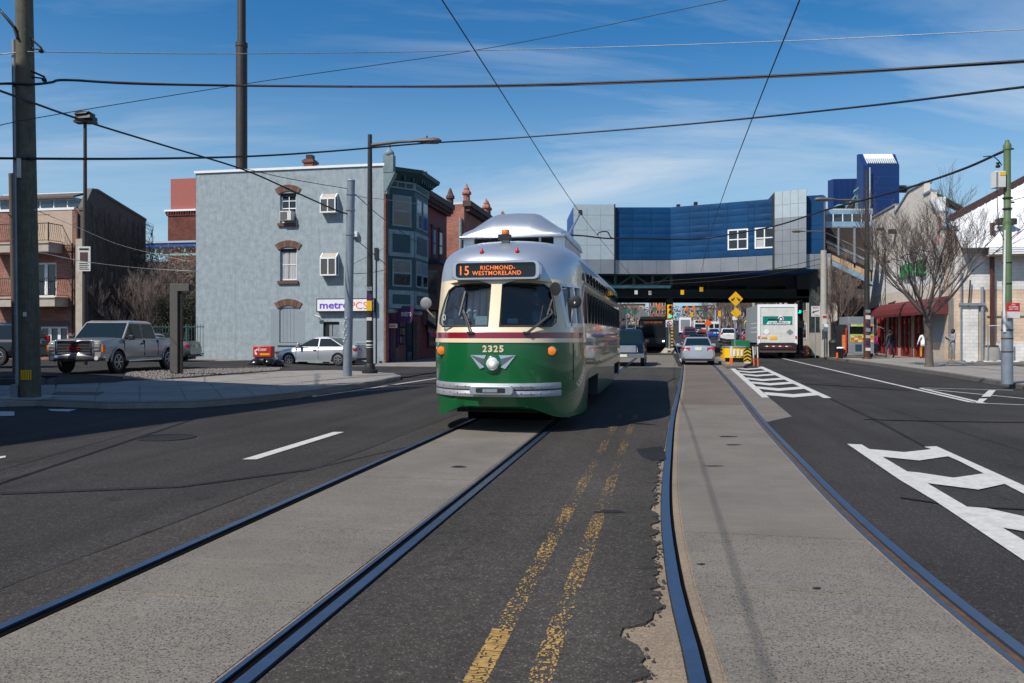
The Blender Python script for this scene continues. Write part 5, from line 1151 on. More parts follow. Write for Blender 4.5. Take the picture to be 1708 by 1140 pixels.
def boolean(o, cutter, keep=False):
    md = o.modifiers.new('cut', 'BOOLEAN'); md.operation = 'DIFFERENCE'; md.object = cutter; md.solver = 'EXACT'
    try: md.material_mode = 'TRANSFER'
    except Exception: pass
    dg = bpy.context.evaluated_depsgraph_get(); me = bpy.data.meshes.new_from_object(o.evaluated_get(dg), depsgraph=dg)
    o.modifiers.remove(md); o.data = me; bpy.data.objects.remove(cutter)
    return o
c = MB().box(-2, 2, 2.25, 4.45, -.2, .78).box(-2, 2, 9.9, 12.1, -.2, .78); cut = c.build('cut', 'dark_inside', tram); bpy.context.view_layer.update(); boolean(skirt, cut)
for p in skirt.data.polygons: p.use_smooth = True
skirt.data.set_sharp_from_angle(angle=R(32))
m = MB(); m.loft(band([1.44,1.45,1.495,1.505], .012), caps=False); m.build('cream_moulding', 'tram_cream', tram, smooth=35)
m = MB(); m.loft(band([1.505,1.60], .0), caps=False); m.build('maroon_stripe', 'tram_maroon', tram, smooth=35)
m = MB(); m.loft(band([1.375,1.39,1.40], .004), caps=False); 
# upper body: one solid, windows cut out, then split into cream body and silver roof
m = MB(); m.loft(band([1.60]+[l[0] for l in LV[8:]]), caps=True)
n = NF+1+6+NRR+1+6; nb = len(LV)-8
mats_ = []
for fi, f in enumerate(m.f):
    if len(f) > 4: mats_.append(0 if m.v[f[0]][2] < 2 else 1); continue
    x = sum(m.v[i][0] for i in f)/4; y = sum(m.v[i][1] for i in f)/4; z = sum(m.v[i][2] for i in f)/4
    lim = 2.45+.42*smooth((y-.75)/1.25) if y < 10 else 2.87
    mats_.append(1 if z > lim else 0)
m.m = mats_
up = m.build('upper_body', ['tram_cream', 'tram_silver', 'dark_inside'], tram)
cut = MB(); cut0 = MB()
def fpoly(sgn, grow=0., top=0.):   # windscreen outline in front view
    g = grow
    P_ = [(.10-g,1.70-g),(.88+g,1.70-g),(.93+g,1.75),(.935+g,1.84),(.885+g,2.12),(.83+g,2.28),(.73+g,2.355+g+top),(.48,2.375+g+top),(.14,2.375+g+top),(.085-g,2.34+g+top)]
    P_ = [(x, z) for x, z in P_]; return [(sgn*x, z) for x, z in (P_ if sgn > 0 else P_[::-1])]
def gl_y(x, z): # plane of the glass
    return .13+.10*(abs(x)/.9)**1.5*1.9+(z-1.70)*.42
for sgn in (-1, 1):
    p = [(.085,1.68),(.90,1.68),(.97,1.74),(.985,1.90),(.98,2.14),(.945,2.30),(.84,2.40),(.60,2.425),(.30,2.425),(.085,2.36)]; p = [(sgn*x, z) for x, z in (p if sgn > 0 else p[::-1])]; cut0.hexa([(x, gl_y(x, z)+.03, z) for x, z in p], [(x, -.3, z) for x, z in p], 0)
    p = fpoly(sgn, .0); cut.hexa([(x*.985+sgn*.006, 1.35, z) for x, z in p], [(x, gl_y(x, z), z) for x, z in p], 1)
YW = []
def swin(x_sign, y0, y1, z0, z1, d=.05, mi=1):
    x0, x1 = (1.0, 1.6) if x_sign > 0 else (-1.6, -1.0); x0 = 1.262-d if x_sign > 0 else -1.6; x1 = 1.6 if x_sign > 0 else -1.262+d
    cut.box(x0, x1, y0, y1, z0, z1, mi)
for sx in (1, -1):
    if sx > 0: cut.box(.98, 1.6, .72, 1.42, 1.72, 2.36, 1)
    swin(sx, 1.62, 2.16, 1.76, 2.32); YW.append((1.62, 2.16))
    for k in range(15): swin(sx, 2.36+k*.69, 2.36+k*.69+.46, 1.78, 2.30); swin(sx, 2.36+k*.69+.04, 2.36+k*.69+.49, 2.50, 2.70)
    swin(sx, 1.66, 2.12, 2.50, 2.70)
cutter = cut0.build('cut', ['tram_cream', 'dark_inside'], tram); bpy.context.view_layer.update(); boolean(up, cutter)
cutter = cut.build('cut', ['tram_cream', 'dark_inside'], tram); bpy.context.view_layer.update(); boolean(up, cutter)
# split by material
def split_mat(o, idx_names):
    src = o.data; res = []
    for mi_set, nm in idx_names:
        bm = bmesh.new(); bm.from_mesh(src); bmesh.ops.delete(bm, geom=[f for f in bm.faces if src.materials[f.material_index].name not in mi_set], context='FACES')
        me = bpy.data.meshes.new(nm); 
        for q in src.materials: me.materials.append(q)
        bm.to_mesh(me); bm.free(); 
        for p in me.polygons: p.use_smooth = True
        me.set_sharp_from_angle(angle=R(38))
        ob = bpy.data.objects.new(nm, me); COL.objects.link(ob); ob.parent = o.parent; res.append(ob)
    bpy.data.objects.remove(o); return res
up_cream, up_silver = split_mat(up, [({'tram_cream', 'dark_inside'}, 'upper_body'), ({'tram_silver'}, 'roof')])
# glass, gaskets
for sgn in (-1, 1):
    p = fpoly(sgn, .0); m = MB(); m.hexa([(x, gl_y(x, z)+.012, z) for x, z in p], [(x, gl_y(x, z)-.0, z) for x, z in p])
    w = m.build('windscreen', 'windscreen', tram); m = MB()
    q = [(x, gl_y(x, z)-.012, z) for x, z in fpoly(sgn, -.0)]; m.tube(q+[q[0], q[1]], .016, 6); m.build('gasket', 'tram_gasket', w, smooth=True)
for sx in (1, -1):
    X = 1.19*sx
    fr = MB(); Xf = lambda y, d=0: sx*(min(1.252, 1.262)-.0) 
    def sxat(y, z): 
        Wd, F0, yf = lev(z); L = yf-F0; u = max(0, (yf-y)/L); return Wd*(max(0, 1-u**2.55))**(1/2.55)
    w = MB()
    def lp(y, z, d): return (sx*(sxat(y, z)+d), y, z)
    for (a, b, c_, d_) in ((.70,.76,1.70,2.38),(1.38,1.44,1.70,2.38),(1.06,1.10,1.74,2.34)):
        w.hexa([lp(a,c_,-.05),lp(b,c_,-.05),lp(b,c_,.012),lp(a,c_,.012)], [lp(a,d_,-.05),lp(b,d_,-.05),lp(b,d_,.012),lp(a,d_,.012)])
    for (c_, d_) in ((1.68,1.75),(2.34,2.40)):
        for k in range(4):
            a = .70+k*.185; b = a+.185; w.hexa([lp(a,c_,-.05),lp(b,c_,-.05),lp(b,c_,.014),lp(a,c_,.014)], [lp(a,d_,-.05),lp(b,d_,-.05),lp(b,d_,.014),lp(a,d_,.014)])
    fo = w.build('driver_window', 'alu', tram) if sx > 0 else tram
    m = MB(); 
    for a, b in ((.75, 1.07), (1.09, 1.39)) if sx > 0 else (): m.hexa([lp(a,1.74,-.06),lp(b,1.74,-.06),lp(b,1.74,-.05),lp(a,1.74,-.05)], [lp(a,2.35,-.06),lp(b,2.35,-.06),lp(b,2.35,-.05),lp(a,2.35,-.05)])
    if sx > 0: m.build('pane', 'glass', fo)
    X0, X1 = (1.222, 1.232) if sx > 0 else (-1.232, -1.222)
    MB().box(X0, X1, 1.63, 2.15, 1.77, 2.31).build('curtained_window', 'maroon_paint', tram); 
    for k in range(15):
        y0 = 2.36+k*.69; g_ = MB().box(X0, X1, y0, y0+.46, 1.78, 2.30).build('side_window', 'tram_side_glass', tram)
        f = MB(); X2 = 1.262*sx; r_ = .02
        q = [(X2-.005*sx, y0+a*.46, 1.78+b*.52) for a, b in ((.06,0),(.94,0),(1,.06),(1,.94),(.94,1),(.06,1),(0,.94),(0,.06),(.06,0),(.5,0))]; f.tube(q, .014, 5); f.build('window_gasket', 'tram_gasket', g_)
        g_ = MB().box(X0, X1, y0+.04, y0+.49, 2.50, 2.70).build('standee_window', 'glass', tram)
    x = 1.155*sx; m = MB()
    for z0, z1 in ((.83,1.1),(1.1,1.42)): m.hexa([(x-.006,plan_y(x,z0)+.02,z0),(x+.006,plan_y(x,z0)+.02,z0),(x+.006,plan_y(x,z0)-.010,z0),(x-.006,plan_y(x,z0)-.010,z0)],[(x-.006,plan_y(x,z1)+.02,z1),(x+.006,plan_y(x,z1)+.02,z1),(x+.006,plan_y(x,z1)-.010,z1),(x-.006,plan_y(x,z1)-.010,z1)])
    m.build('panel_seam', 'dark_inside', tram)
    # rain gutter over windows
    q = [(sx*(sxat(y, 2.42)+.02), y, 2.42+(-.35*smooth((1.75-y)/.3) if y < 1.75 else 0)) for y in (1.46,1.52,1.6,1.7,1.8,2.0,2.4,4,6,8,10,12.4)]
    MB().tube(q, .016, 6).build('drip_rail', 'tram_cream', tram, smooth=True)
    # mirrors
# interior details seen through the glass
MB().box(-.95, -.1, .62, .75, 1.62, 1.82).build('dashboard', 'dark_inside', tram); MB().box(.1, .9, .55, .75, 1.60, 1.76).build('dashboard', 'dark_inside', tram)
sh = MB()
for k in range(7): sh.tube([(-.80+k*.115,.80+.02*(k%2),1.75),(-.80+k*.115,.95,2.28)], .05, 6)
sh.build('reflection_curtain', 'off_white', tram, smooth=True)  # curtain coloured pale in place of the pane's bright reflection
MB().box(-.38, -.18, .46, .60, 1.72, 1.86).build('paper_stack', 'off_white', tram); MB().box(.16, .32, .40, .5, 1.74, 1.82).build('fare_box', 'off_white', tram); MB().lathe([(.06,0),(.06,.05),(.035,.06)], (.40,.42,1.74), 10).build('dash_fan', 'iron', tram)
MB().box(.74, .82, .50, .51, 1.78, 1.85).build('green_card', 'green_sign', tram)
text('0', .05, .10, 'off_white', tram, (-.86, gl_y(-.86,1.8)-.006, 1.84), d=.003)
# seated driver
dv = thing('person', 'driver in dark blue at the controls behind the right windscreen of the tram', 'person', tuple(S(-2.6+.55, 12.0+.95, 0)), ANG)
m = MB(); m.loft([[(math.cos(q)*a, math.sin(q)*b, z) for q in [k*math.pi/6 for k in range(12)]] for z, a, b in ((1.35,.20,.14),(1.6,.21,.14),(1.85,.23,.13),(1.98,.20,.11),(2.03,.08,.07),(2.08,.06,.06),(2.12,.075,.085),(2.20,.088,.10),(2.28,.08,.095),(2.33,.04,.05))], caps=True)
for sg_ in (-1, 1): m.tube([(.21*sg_,0,1.93),(.27*sg_,-.12,1.70),(.16*sg_,-.40,1.72)], [.06,.05,.035], 8)
m.build('body', 'glass_blue', dv, smooth=True)
# destination sign
def rrect(x0, x1, z0, z1, r, n=5):
    p = []
    for cx_, cz_, a0 in ((x1-r,z0+r,-90),(x1-r,z1-r,0),(x0+r,z1-r,90),(x0+r,z0+r,180)):
        for k in range(n+1): a = R(a0+90*k/n); p.append((cx_+math.cos(a)*r, cz_+math.sin(a)*r))
    return p
sg = MB(); p = rrect(-.72, .70, 2.43, 2.735, .09); q = rrect(-.655, .635, 2.465, 2.70, .055)
yf_ = .285
n_ = len(p); vs = [(x, .62+.3*abs(x), z) for x, z in p]+[(x, yf_+.02, z) for x, z in p]+[(x*.985, yf_, 2.583+(z-2.583)*.95) for x, z in p]+[(x, yf_, z) for x, z in q]+[(x, yf_+.06, z) for x, z in q]
sg.add(vs, [(k*n_+i, k*n_+(i+1)%n_, (k+1)*n_+(i+1)%n_, (k+1)*n_+i) for k in range(4) for i in range(n_)]+[tuple(range(4*n_, 5*n_))])
db = sg.build('destination_box', 'tram_silver', tram, smooth=40)
M('sign_black', (.008, .009, .010), .25, var=0, coat=.3)
MB().prism_y(q, yf_+.035, yf_+.055).build('sign_glass', 'sign_black', db)
for s_, w_, h_, x_, z_ in (('15', .145, .145, -.52, 2.583), ('RICHMOND-', .56, .066, .02, 2.625), ('WESTMORELAND', .79, .066, .0, 2.54)):
    text(s_, w_, h_, 'led_orange', db, (x_, yf_+.034, z_), d=.003, bold=.008, spacing=1.12)
# beacon and marker lamps
bz = 3.085
b_ = MB().box(-.06, .06, 1.02, 1.16, bz-.04, bz+.06).build('beacon_bracket', 'galv', tram); MB().box(-.11, .09, .96, 1.12, bz+.06, bz+.15).build('beacon_base', 'black', b_); MB().lathe([(.065,bz+.15),(.07,bz+.17),(.068,bz+.22),(.06,bz+.235)], (0,1.05,0), 14).build('beacon_lens', 'lamp_amber', b_, smooth=40)
for x in (-.30, .28): 
    y = plan_y(x, 2.90)-.02; MB().lathe([(.03,-.02),(.034,.0),(.028,.03),(.012,.06),(.002,.07)], (x, y, 2.90), 10).build('marker_lamp', 'red', tram, smooth=True)
# headlight with chrome wings
hl_y = plan_y(0, 1.12)
MB().lathe([(.112,hl_y+.03),(.115,hl_y-.03),(.10,hl_y-.05),(.088,hl_y-.04)], (0,0,1.12), 24, axis='y').build('headlight_rim', 'chrome', tram, smooth=40)
h_ = MB().lathe([(.09,hl_y-.03),(.088,hl_y-.045),(.06,hl_y-.058),(.02,hl_y-.064)], (0,0,1.12), 20, axis='y').build('headlight', 'lens', tram, smooth=True); MB().lathe([(.035,hl_y-.062),(.03,hl_y-.068)], (0,0,1.12), 12, axis='y').build('bulb', 'warm_lens', h_)
MB().lathe([(.15,hl_y+.05),(.145,hl_y-.012),(.118,hl_y-.02)], (0,0,1.11), 20, axis='y').build('headlight_housing', 'tram_green', tram, smooth=40)
for sg_ in (-1, 1):
    q = [(.36,1.245),(.10,1.245),(.13,1.19),(.125,1.06),(.20,1.035)]; q = [(sg_*x, z) for x, z in (q if sg_ < 0 else q[::-1])]
    m = MB(); m.hexa([(x, plan_y(x, z)+.01, z) for x, z in q], [(x, plan_y(x, z)-.016, z) for x, z in q]); m.build('chrome_wing', 'chrome', tram)
    # indicators
    x = .90*sg_-.02; y = plan_y(x, 1.33); 
    MB().lathe([(.082,y+.06),(.084,y-.035),(.075,y-.045)], (x,0,1.31), 18, axis='y').build('indicator_rim', 'tram_green', tram, smooth=40); MB().lathe([(.068,y-.03),(.066,y-.055),(.03,y-.065)], (x,0,1.31), 18, axis='y').build('indicator', 'lamp_amber', tram, smooth=40)
# fleet number
for i, ch_ in enumerate('2325'):
    x = -.135+i*.088+.01; text(ch_, .068, .105, 'tram_cream', tram, (x, plan_y(x, 1.345)-.004, 1.345), d=.005, bold=.035)
# bumper
m = MB()
def bumper(z0, z1, o0, o1, nm, mt):
    q = []
    for k in range(41):
        x = -1.10+2.10*k/40; q.append(x)
    rings = [[(x, plan_y(x, .7)-o0+.08, z0), (x, plan_y(x, .7)-o0, z0), (x, plan_y(x, .7)-o1, (z0+z1)/2), (x, plan_y(x, .7)-o0, z1), (x, plan_y(x, .7)-o0+.08, z1)] for x in q]
    m = MB(); m.loft(rings); return m.build(nm, mt, tram, smooth=30)
M('bumper_metal', (.40,.41,.43), .5, .5, var=.1); bumper(.60, .695, .035, .05, 'bumper', 'bumper_metal'); bumper(.715, .81, .035, .05, 'bumper', 'bumper_metal'); bumper(.70, .72, .03, .045, 'bumper_groove', 'iron')
rv = MB()
for x in [-1.02,-.86,-.72,-.58,-.44,.44,.58,.72,.86,1.0]:
    for z in (.66, .765): y = plan_y(x, .7)-.048; rv.lathe([(.013,y+.01),(.011,y-.006),(.004,y-.011)], (x,0,z), 6, axis='y')
r_ = rv.build('rivet_row', 'chrome', tram); 
cb = MB(); p = rrect(-.34, .34, .64, .775, .05); cb.prism_y(p, -.085, .05); cb_ = cb.build('coupler_box', 'alu', tram, bevel=.008)
MB().prism_y(rrect(-.24, .22, .67, .745, .02), -.09, -.084).build('coupler_slot', 'iron', cb_); MB().box(-.13, .10, -.10, -.088, .68, .73).build('coupler_plate', 'galv', cb_)
# wipers
for sg_, x0, xt in ((-1, -.36, -.60), (1, .52, .80)):
    m = MB(); yb = plan_y(x0, 1.6)-.03
    m.box(x0-.05, x0+.05, yb-.02, yb+.03, 1.57, 1.61)
    for d in (0, .035): m.tube([(x0+d,yb-.02,1.59),(xt+.08+d*.6,gl_y(xt,1.9)-.05,1.90),(xt+.04,gl_y(xt,2.0)-.04,2.0)], .011, 4)
    xb = xt+(.05 if sg_ < 0 else .05); m.bar((xt+.02,gl_y(xt,1.75)-.03,1.86),(xt+.07,gl_y(xt,2.2)-.02,2.26 if sg_ < 0 else 2.12), .026)
    m.bar((xt-.06,gl_y(xt,1.9)-.03,2.02),(xt+.22 if sg_ < 0 else xt-.12,gl_y(xt,1.7)-.03,1.64), .014)
    m.build('wiper', 'black', tram)
# mirrors
M('lamp_grey_dull', (.22,.22,.22), .6, .2)
m = MB(); m.tube([(-1.20,.95,1.85),(-1.30,.86,1.97),(-1.29,.80,2.06),(-1.27,.76,2.08),(-1.29,.75,2.09)], .014, 6); am = m.build('mirror_arm', 'off_white', tram, smooth=True)
MB().lathe([(.03,.738),(.088,.740),(.096,.746),(.097,.755)], (-1.29,0,2.09), 20, axis='y').build('mirror', 'lamp_grey_dull', am, smooth=40)
m = MB(); m.tube([(1.16,.62,1.70),(1.18,.55,1.92),(1.19,.52,1.99),(1.22,.47,2.03),(1.23,.45,2.08)], .014, 6); am = m.build('mirror_arm', 'off_white', tram, smooth=True)
MB().lathe([(.03,.45),(.093,.452),(.102,.458),(.103,.467)], (1.23,0,2.08), 20, axis='y').build('mirror', 'iron', am, smooth=40)
vs = MB().lathe([(.03,.012),(.10,.0),(.104,-.008),(.05,-.012)], (0,0,0), 20, axis='y').build('visor_mirror', 'black', tram, smooth=40); vs.location = (.93, .40, 2.28); vs.rotation_euler = (0, R(-20), R(-25)); vs.scale = (1, 1, 1.05)
MB().tube([(.99,.47,2.27),(1.08,.60,2.30)], .012).build('mirror_stalk', 'galv', tram)
# underframe, wheels, fender behind the skirt
MB().box(-.85, .85, 1.1, 13.2, .26, .60).build('underframe', 'dark_inside', tram)
for y in (2.75, 3.95, 10.4, 11.6):
    for x in (-.80, .80): 
        MB().lathe([(.33,x-.05),(.36,x-.06),(.36,x-.03),(.33,x-.02),(.33,x+.06)] if x < 0 else [(.33,x-.06),(.33,x+.02),(.36,x+.03),(.36,x+.06),(.33,x+.05)], (0,y,.355), 24, axis='x').build('wheel', 'iron', tram, smooth=40)
for y0 in (2.4, 10.05):
    MB().box(-.98, -.90, y0, y0+2.0, .30, .58).build('bogie_frame', 'iron', tram); MB().box(.90, .98, y0, y0+2.0, .30, .58).build('bogie_frame', 'iron', tram)
MB().box(-.72, .72, 1.35, 1.45, .12, .36).build('pilot_board', 'groove', tram)
# roof pods
def pod(y0, y1, hw, z0, z1, xc, name, nose):
    m = MB(); rings = []
    ys = ([(y0,.0),(y0+.05,.26),(y0+.20,.55),(y0+.42,.84),(y0+.62,.96),(y0+.85,1.0)] if nose else [(y0,.86),(y0+.1,1.0)])+[(y1-.1,1.0),(y1,.93)]
    for y, u in ys:
        w = hw*(.93+.07*min(1,u*2)) if nose else hw; h = z0+.05+(z1-z0-.05)*u
        rings.append([(xc-w,y,z0),(xc-w*1.0,y,z0+.03),(xc-w*.965,y,z0+.03+(h-z0-.03)*.22),(xc-w*.82,y,z0+(h-z0)*.45),(xc-w*.48,y,z0+(h-z0)*.93),(xc-w*.38,y,h-.005),(xc,y,h+.01),(xc+w*.34,y,h-.005),(xc+w*.44,y,z0+(h-z0)*.93),(xc+w*.80,y,z0+(h-z0)*.45),(xc+w*.965,y,z0+.03+(h-z0-.03)*.22),(xc+w,y,z0+.03),(xc+w,y,z0)])
    m.loft(rings, closed=True, caps=True); return m.build(name, 'tram_silver', tram, smooth=32)
pod(2.0, 5.0, .96, 3.34, 3.84, -.08, 'roof_pod', True)
lip = MB(); lip.box(-1.05, .89, 1.985, 5.02, 3.305, 3.345); lip.build('pod_lip', 'alu', tram, bevel=.015)
MB().box(-.85, .70, 2.35, 4.9, 3.0, 3.33).build('pod_gap_shade', 'dark_inside', tram)  # dark block put in for the shaded gap under the pod
for x0, x1 in ((-1.0,-.80), (.66,.86)): MB().box(x0, x1, 2.15, 4.9, 2.85, 3.31).build('pod_foot', 'alu', tram)
MB().box(.40, .44, 2.1, 2.14, 3.0, 3.31).build('pod_stay', 'galv', tram)
pod(5.15, 12.3, .92, 3.0, 3.72, -.05, 'rear_roof_pod', False)
pass
# trolley pole
m = MB(); m.tube([(0.2,7.2,3.66),(.15,7.6,3.8),(0,13.2,5.42)], [.05,.04,.025], 8); tp = m.build('trolley_pole', 'galv', tram, smooth=True); MB().box(-.05, .05, 13.1, 13.4, 5.40, 5.52).build('trolley_shoe', 'iron', tp)
# ------------------------------------------------------------------ vehicles (local: front towards -y)
def paint_mat(name, c, metal=.5, rough=.28): return M(name, c, rough, metal, var=.03, coat=.8)
paint_mat('car_silver', (.40, .42, .45), .35); paint_mat('car_pewter', (.40, .37, .34), .25, .3); paint_mat('car_navy', (.006, .018, .045)); paint_mat('car_black', (.012, .013, .016)); paint_mat('car_white', (.68, .69, .70), 0.)
paint_mat('car_red', (.30, .015, .012), .1); paint_mat('car_blue', (.01, .08, .38), .3); paint_mat('car_grey', (.12, .125, .13)); paint_mat('car_maroon', (.12, .012, .02), .3)
M('tail_red', (.45, .008, .006), .15, var=.05, coat=.8); M('head_lens', (.75, .75, .73), .25, .0, var=.1, scale=30, coat=1); M('plate', (.7, .68, .5), .5, var=.1); M('trim_black', (.018, .018, .019), .55, var=.05); M('tint', (.008, .018, .022), .04, var=0, spec=.35)
M('head_on', (1, .9, .75), .3, var=0, emit=6.)
M('lamp_glassy', (.38,.39,.40), .15, .3, var=.3, scale=30, coat=1)
def wheel(parent, x, y, r, w, sgn, rim='alu', spokes=6):
    wh = MB().lathe([(r*.62,-w/2),(r*.93,-w/2),(r,-w*.36),(r,w*.36),(r*.93,w/2),(r*.62,w/2)], (0,0,0), 22, axis='x').build('wheel', 'rubber', parent, smooth=35, loc=(x, y, r))
    o = sgn*w/2; m = MB(); m.lathe([(r*.64,o*.55),(r*.66,o*1.0),(r*.60,o*1.04),(r*.58,o*.7),(r*.05,o*.6)], (0,0,0), 20, axis='x')
    for k in range(spokes):
        a = 2*math.pi*k/spokes; m.bar((o*.85, math.cos(a)*r*.08, math.sin(a)*r*.08), (o*.92, math.cos(a)*r*.60, math.sin(a)*r*.60), r*.16, r*.1)
    m.lathe([(r*.16,o*.6),(r*.15,o*1.0),(r*.04,o*1.02)], (0,0,0), 10, axis='x'); m.build('rim', rim, wh, smooth=40)
    return wh
def body_rings(st, nseg=1):
    """stations: (y, half width, z bottom, z shoulder, z top, top width fraction)"""
    rings = []
    for y, w, zb, zs_, zt_, tf in st:
        pr = [(0, zb), (w*.86, zb), (w*.97, zb+.08), (w, zb+(zs_-zb)*.45), (w*.985, zs_-.04), (w*.95, zs_+.02), (w*tf, zt_-.015), (w*tf*.6, zt_+.01), (0, zt_+.02)]
        rings.append([(x, y, z) for x, z in pr]+[(-x, y, z) for x, z in pr[-2:0:-1]])
    return rings
def quad_inset(q, mx, my):  # inset of a 4-gon in its plane
    a, b, c, d = [Vector(v) for v in q]; L1 = (b-a).length; L2 = (d-a).length
    f = lambda u, v: a.lerp(b, u).lerp(d.lerp(c, u), v)
    return [f(mx/L1, my/L2), f(1-mx/L1, my/L2), f(1-mx/L1, 1-my/L2), f(mx/L1, 1-my/L2)]
def pane_on(parent, q, name, mat='tint', mx=.05, my=.05, out=.008, th=.014, inset=True, hint=None):
    q = quad_inset(q, mx, my) if inset else [Vector(v) for v in q]
    n = (q[1]-q[0]).cross(q[3]-q[0]).normalized()
    if hint is not None and n.dot(Vector(hint)) < 0: n = -n
    return MB().hexa([v-n*th for v in q], [v+n*out for v in q]).build(name, mat, parent)
def car(name, label, spec, paint, loc, rz, group=None, lights='off'):
    o = thing(name, label, spec.get('cat', 'car'), loc, rz, group)
    Lg, Wd, H = spec['L'], spec['W']/2, spec['H']; st = spec['st']; wr = spec['r']; wy = spec['wheels']
    b = MB(); b.loft(body_rings(st), caps=True); bo = b.build('body', [paint, 'trim_black'], o)
    cutm = MB()
    for y in wy:
        for sg_ in (-1, 1): cutm.lathe([(wr*1.17, sg_*Wd*.62), (wr*1.17, sg_*Wd*1.3)] if sg_ > 0 else [(wr*1.17, -Wd*1.3), (wr*1.17, -Wd*.62)], (0, y, wr), 20, axis='x')
    ct = cutm.build('cut', 'trim_black', o); bpy.context.view_layer.update(); boolean(bo, ct)
    me = bo.data
    for p in me.polygons: p.use_smooth = True
    me.set_sharp_from_angle(angle=R(28))
    md = bo.modifiers.new('bevel', 'BEVEL'); md.width = .018; md.segments = 2; md.limit_method = 'ANGLE'; md.angle_limit = R(40)
    for y in wy:
        for sg_ in (-1, 1): wheel(o, sg_*(Wd-.11), y, wr, .21, sg_, spec.get('rim', 'alu'))
    # cabin
    y0, y1, y2, y3 = spec['cab']; zc, ztp = spec['zc'], H; wb, wt = Wd*.93, Wd*spec.get('tw', .72)
    ym = spec.get('bp', (y1+y2)/2)
    A = [(wb, y0, zc), (wt, y1, ztp-.05), (wt, y2, ztp-.05), (wb, y3, zc)]
    cab = MB(); L_ = A; Rr = [(-x, y, z) for x, y, z in A]
    rings = []
    for (y, z, w) in ((y0,zc-.05,wb),(y0,zc,wb),(y1,ztp-.045,wt),(y1+.12,ztp-.005,wt*.97),((y1+y2)/2,ztp+.01,wt*.99),(y2-.12,ztp-.005,wt*.97),(y2,ztp-.05,wt),(y3,zc,wb),(y3,zc-.05,wb)):
        pass
    top = [(-wt,y1,ztp-.05),(wt,y1,ztp-.05),(wt,y2,ztp-.05),(-wt,y2,ztp-.05)]; base = [(-wb,y0,zc-.03),(wb,y0,zc-.03),(wb,y3,zc-.03),(-wb,y3,zc-.03)]
    cab.hexa(base, top); n = len(cab.v)
    cab.hexa([(x*1.0, y, z-.01) for x, y, z in top], [(x*.86, y+(.18 if y == y1 else -.18), z+.055) for x, y, z in top])
    cab.build('cabin', paint, o, bevel=.03)
    pane_on(o, [(-wb,y0,zc),(wb,y0,zc),(wt,y1,ztp-.05),(-wt,y1,ztp-.05)], 'windscreen', 'tint', .07, .05, hint=(0,-1,.5))
    if not spec.get('noback'): pane_on(o, [(wb,y3,zc),(-wb,y3,zc),(-wt,y2,ztp-.05),(wt,y2,ztp-.05)], 'rear_window', 'tint', .10, .06, hint=(0,1,.5))
    splits = spec.get('splits') or [ym]
    for sg_ in (-1, 1):
        def e(u_y, v):   # point on cabin side at y along bottom, height v
            x = wb+(wt-wb)*v; return (sg_*x, u_y, zc+(ztp-.05-zc)*v)
        fr_y = lambda v: y0+(y1-y0)*v; bk_y = lambda v: y3+(y2-y3)*v
        v0, v1 = .06, .90; ys = [None]+splits+[None]
        for k in range(len(ys)-1):
            a0 = fr_y(v0)+.13 if k == 0 else ys[k]+.035; a1 = fr_y(v1)+.07 if k == 0 else ys[k]+.035
            b0 = bk_y(v0)-.13 if k == len(ys)-2 else ys[k+1]-.035; b1 = bk_y(v1)-.08 if k == len(ys)-2 else ys[k+1]-.035
            pane_on(o, [e(a0,v0), e(b0,v0), e(b1,v1), e(a1,v1)], 'side_window', 'tint', inset=False, hint=(sg_,0,.3))
        # door seams and handles
        for k, y in enumerate([y0+.12 if spec.get('sedan') else y0+.02]+splits+([y3-.1] if len(splits) < 2 else [])):
            MB().box(*sorted((sg_*Wd*.93, sg_*(Wd+.004))), y-.006, y+.006, spec['zb']+.12, zc-.02).build('door_seam', 'trim_black', o)
        for k, y in enumerate(splits): 
            d_ = MB().box(*sorted((sg_*(Wd-.03), sg_*(Wd+.03))), y-.26, y-.10, zc-.17, zc-.13).build('door_handle', spec.get('hmat', paint), o)
        mr = MB(); mr.box(*sorted((sg_*(wb-.04), sg_*(Wd+.02))), y0+.28, y0+.34, zc+.02, zc+.08); mo_ = mr.build('mirror', spec.get('mmat', paint), o)
        MB().box(*sorted((sg_*(Wd+.0), sg_*(Wd+.20))), y0+.24, y0+.36, zc+.0, zc+.17).build('mirror_shell', spec.get('mmat', paint), mo_, bevel=.03)
        MB().box(*sorted((sg_*Wd*.6, sg_*(Wd*.995))), wy[0]+wr*1.25, wy[1]-wr*1.25, spec['zb']-.03, spec['zb']+.05).build('sill', spec.get('sill', paint), o)
    # lights, plate, bumpers
    f = st[0]; r = st[-1]; yf, yr = f[0], r[0]; zl = spec.get('zl', .62); zr = spec.get('zr', .78)
    for sg_ in (-1, 1):
        hw = spec.get('hw', .30); hh = spec.get('hh', .13); 
        MB().hexa([(sg_*(Wd*.94-hw),yf-.015,zl-hh/2),(sg_*Wd*.93,yf+.10,zl-hh/2),(sg_*Wd*.93,yf+.3,zl-hh/2),(sg_*(Wd*.94-hw),yf+.1,zl-hh/2)], [(sg_*(Wd*.94-hw),yf+.0,zl+hh/2),(sg_*Wd*.93,yf+.12,zl+hh/2),(sg_*Wd*.93,yf+.3,zl+hh/2),(sg_*(Wd*.94-hw),yf+.1,zl+hh/2)]).build('headlight', 'head_on' if lights == 'on' else 'head_lens', o)
        if spec.get('amber'): MB().box(*sorted((sg_*Wd*.90, sg_*(Wd*.965))), yf+.06, yf+.28, zl-hh/2+.02, zl+hh/2-.02).build('indicator', 'lamp_amber', o)
        tw_, th_ = spec.get('tl', (.34, .16)); 
